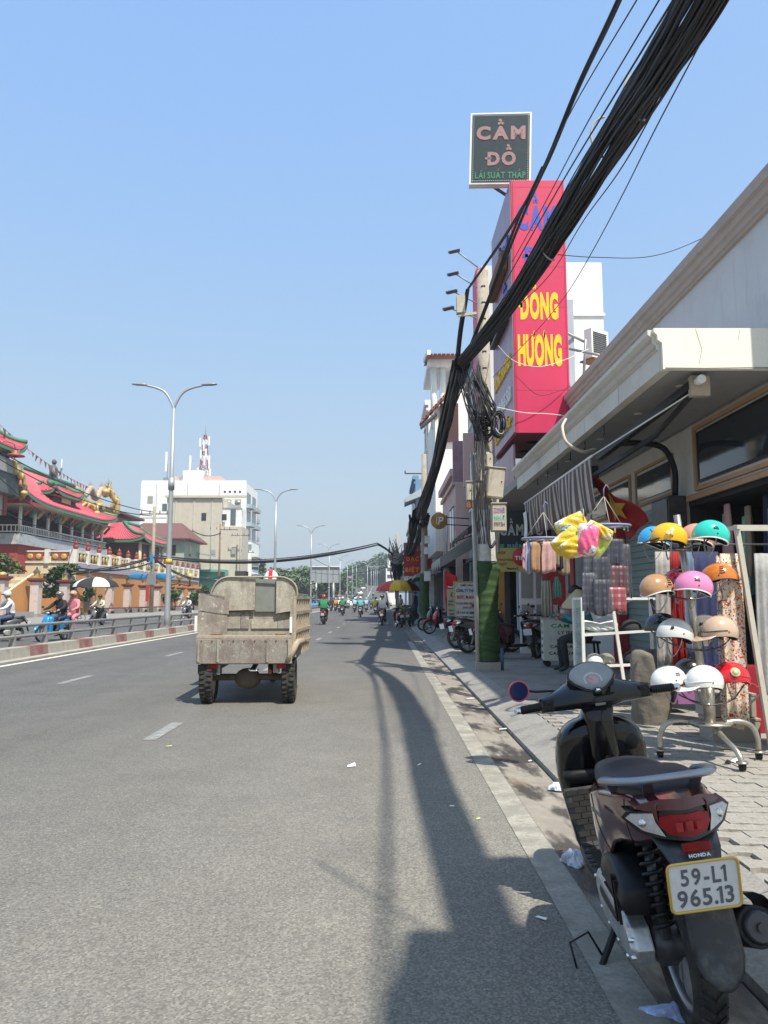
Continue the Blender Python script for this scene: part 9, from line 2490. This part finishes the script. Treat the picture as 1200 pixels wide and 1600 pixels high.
for k,(px, py_, Y, h, w_, lab) in enumerate(((445,0,200,8.2,15, 'broad dark tree just right of the truck, beyond the opposite road'),(470,0,215,10.0,17, 'tallest dark tree behind the truck, left of the billboard'),(500,0,230,9.6,16, 'dark tree under the left half of the billboard'),(520,0,250,10,14, 'dark tree under the right half of the billboard'),(428,0,225,9.4,14, 'dark tree partly hidden by the truck cab'),(545,0,330,12,16, 'tree beyond the crest of the opposite road'))):
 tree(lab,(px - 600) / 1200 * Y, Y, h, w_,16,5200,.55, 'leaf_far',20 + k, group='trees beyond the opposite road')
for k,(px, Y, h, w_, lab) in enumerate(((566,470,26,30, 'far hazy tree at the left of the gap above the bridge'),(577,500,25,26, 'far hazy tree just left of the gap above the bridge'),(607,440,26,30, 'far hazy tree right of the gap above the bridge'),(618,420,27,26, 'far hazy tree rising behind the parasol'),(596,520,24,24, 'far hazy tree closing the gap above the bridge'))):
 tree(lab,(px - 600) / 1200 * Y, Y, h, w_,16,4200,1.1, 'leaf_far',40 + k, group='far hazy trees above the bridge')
for k,(x, y, h) in enumerate(((-30.6,176,4.5),(-30.4,184,5.5),(-27.2,172,4))):
 tree(['climbing plant on the pink house balcony', 'large potted shrub by the pink house', 'green creeper mass below the slanted canopies'][k], x + (.8 if k < 2 else 0), y, h,4,6,900,.28, 'leaf_mid',60 + k, name='shrub', cat='shrub', group='greenery on the far houses', z0=5.5 if k < 2 else 0)

# ---------------------------------------------------------------- billboard, far buildings, left-hand poles and cables
bl = thing('billboard', 'back of a large grey billboard standing above the trees', 'billboard',(-15.4,200,0))
zb0, zb1 = P(500,925,200).z, P(500,886,200).z
hw = (528 - 483) / 1200 * 200 / 2
pb = S(MB().box(-hw, hw,0,.5, zb0 + 2.4, zb1), 'panel', mat('board_grey',(.30,.33,.35),.7, var=.08), bl)
for k in range(6):
 S(MB().box(-hw + k * hw / 2.5 - .06,-hw + k * hw / 2.5 + .06,-.15,-.002, zb0 + 2.4, zb1), 'rib', 'grey_steel', pb)
S(MB().box(-hw - .2, hw + .2,-.4,.6, zb1 + .01, zb1 + .3), 'top_beam', 'ink_white', bl)
for x in (-hw * .6, hw * .6):
 S(MB().cyl((x,.3,0),(x,.3, zb0 + 2.5),.35, n=10), 'post', 'grey_steel', bl)
fb_, ox, oy = block('grey concrete building beyond the billboard near the crest',(537 - 600) / 1200 * 300,(549 - 600) / 1200 * 300,300,312, P(540,897,300).z, 'wall_dim', 'far_building')
for k in range(3):
 S(MB().box(-1.7,1.7,-6.05,-6.002,7 + 1.9 * k,8 + 1.9 * k), 'window', 'glass_dark', fb_)
fb2, ox, oy = block('low pink and white house just beyond the grey one at the crest',(551 - 600) / 1200 * 330,(561 - 600) / 1200 * 330,330,340, P(540,904,330).z, 'wall_pink', 'far_building')
S(MB().box(-1.5,1.5,-5.05,-5.002,9.5,11), 'window', 'glass_dark', fb2)
fb3, ox, oy = block('tall white apartment block far off above the parasol',(603 - 600) / 1200 * 260,(618 - 600) / 1200 * 260,260,275, P(610,888,260).z, 'wall_white', 'far_building')
for k in range(4):
 S(MB().box(-1.2,1.2,-7.56,-7.502,4 + 2.4 * k,5.2 + 2.4 * k), 'window', 'window_glass', fb3)
S(MB().box(-1.0,.4,-7.4,-4, P(610,888,260).z + .002, P(610,872,260).z), 'stair_tower', 'wall_white', fb3)
LP = []
for k,(px, top, Y, lab) in enumerate(((239,793,84, 'concrete utility pole with blue placards in front of the orange annex'),(343,820,112, 'thin brown utility pole before the white tower'),(375,830,130, 'utility pole with a crossarm at the right of the tower'),(383,857,138, 'second short brown pole right of the tower'),(418,870,150, 'dark pole with a crossarm rising behind the truck'))):
 x = (px - 600) / 1200 * Y; z = P(px, top, Y).z; r_ = .20 if k == 0 else .15
 t = thing('utility_pole', lab, 'utility pole',(x, Y,.08),0, 'utility poles along the opposite pavement'); LP.append(Vector((x, Y, z)))
 S(MB().tube([(0,0,0),(0,0, z * .5),(0,0, z)], [r_ * 1.2, r_, r_ * .7],10), 'shaft', 'pole_concrete' if k != 1 and k != 3 else mat('pole_brown',(.22,.14,.10),.8, var=.2), t)
 ca = S(MB().bar((-1.6 if k != 1 else 0,0, z - .8),(2.6 if k == 1 else 1.6,0, z - .8),.10,.10), 'crossarm', 'dark_metal', t)
 for q in (-1.4,-.5,.6,1.4):
  S(MB().cyl((q,0, z - .76),(q,0, z - .4),.06, n=6), 'insulator', 'stone_dark', ca)
 if k == 0:
  S(MB().box(-.5,.5,-.35,-.2,3.0,4.2), 'control_box', 'grey_steel', t)
  for sx_ in (-1,1):
   S(MB().loft([sring(sx_ * x_,-.3,3.9,.06, hz,10) for x_, hz in ((.5,.2),(1.2,.35),(2.2,.25),(2.6,.02))][::sx_]), 'blue_placard', 'paint_blue', t)
  S(MB().box(-.5,-.2,-.5,-.36,1.2,2.9), 'red_board', 'pillar_red', t)
  S(MB().box(-.2,.1,-.4,-.25,5.0,6.3), 'blue_board', 'paint_blue', t)
def span(label, a, b, sag, r_, n=1, jit=.0, group='cables across the left side', nm='overhead_cable'):
 m = MB(); rr_ = random.Random(len(label))
 for k in range(n):
  d = Vector((0, rr_.uniform(-jit, jit), rr_.uniform(-jit, jit))); m.tube([p + d for p in curve3(a, b, sag * rr_.uniform(.9,1.1) if n > 1 else sag,22)], r_,5, caps=False)
 solo(nm, m, 'cable', label, 'cable', group)
X0 = P(618,850,88)
span('heavy cable bundle crossing high over the road from the far pole to the left', P(616,868,88), P(590,850,84),-.1,.05,6,.10)
span('heavy cable bundle spanning the road above the truck', P(590,850,84), P(235,868,84),1.2,.05,8,.14)
span('heavy cable bundle running along the temple wall towards the left edge', P(237,872,84), P(-60,896,60),.9,.06,5,.10)
span('second cable bundle lower along the orange annex wall', P(237,880,83.5), P(120,888,70),.5,.05,3,.10)
span('upper cable crossing the temple roof towards the left edge', P(239,800,84), P(-30,688,52),.8,.045)
span('cable just below the upper one across the temple roof', P(237,806,84), P(-30,700,52),1.0,.045)
span('third cable crossing the temple balcony to the left edge', P(150,838,80), P(-30,718,50),1.0,.04)
span('thin pale cord crossing the temple balcony', P(170,850,82), P(-20,786,56),.6,.03)
span('cable bundle from the left utility pole behind the big lamp', P(240,872,84), P(345,900,112),1.2,.07,3,.1)
span('cable bundle running from the brown pole towards the truck cab', P(343,893,112), P(380,910,138),.8,.07,3,.1)
span('pair of wires between the two brown poles', P(300,828,100), P(345,832,112),.6,.04,2,.2)
span('thin cable crossing the road low in the distance', P(480,893,180), P(606,886,150),1.0,.05)
span('thin slack cable below the heavy bundle over the road', P(600,862,86), P(490,872,86),1.6,.025)
gl2 = thing('globe_lamp_cluster', 'cluster of gold globes on the last temple pillars', 'ornament',(-26.2,98,3.2))
for x in (-1.3,.2,1.5):
 S(MB().ball((x,0,1.2),.45,14,9), 'globe', 'gold', gl2); S(MB().cyl((x,0,0),(x,0,.8),.10, n=8), 'stem', 'cap_red', gl2)
S(MB().tube([(-1.3,0,0),(0,0,.35),(1.5,0,0)],.12,6), 'arm', 'cap_red', gl2)

# ---------------------------------------------------------------- added out of view: sheets cut to cast shade on the near road
cn = thing('blocker', 'unseen tarpaulin slung high from the pole behind the camera over the kerb', 'blocker',(2.2,1.0,5.2))
for poly in ([(.10,3.45),(-.05,2.2),(-.1,1.5),(1.9,1.5),(1.7,3.3),(.95,3.35),(.75,3.55),(.52,3.48)], [(.42,4.32),(.70,4.42),(1.0,4.36),(1.5,4.25),(1.6,3.31),(1.0,3.37),(.98,3.72),(.72,3.95),(.5,4.05)]):
 S(MB().prism([(x + 1.66 - 2.2, y - 2.55 - 1.0) for x, y in poly],0,.02, 'z'), 'sheet', 'awn_grey', cn)
m = MB(); m.cyl((-.9,.8,.01),(.6,-1.6,.3),.01, n=5); m.cyl((.6,.7,.01),(.2,-5.5,1.2),.01, n=5); part('rope', m, 'strap_grey', cn)

# ---------------------------------------------------------------- air
hz_ = bpy.data.materials.new('air_haze'); hz_.use_nodes = True
_t = hz_.node_tree; _t.nodes.clear(); _o = _t.nodes.new('ShaderNodeOutputMaterial'); _v = _t.nodes.new('ShaderNodeVolumePrincipled')
_v.inputs['Color'].default_value = (.80,.88,.95,1); _v.inputs['Density'].default_value = HAZE; _v.inputs['Anisotropy'].default_value = .3
_t.links.new(_v.outputs[0], _o.inputs['Volume']); MATS['air_haze'] = hz_
if HAZE > 0:
 m = MB(); m.box(-700,700,-60,1000,-1.3,60); o = struct('haze', m, 'air_haze'); o['kind'] = 'stuff'
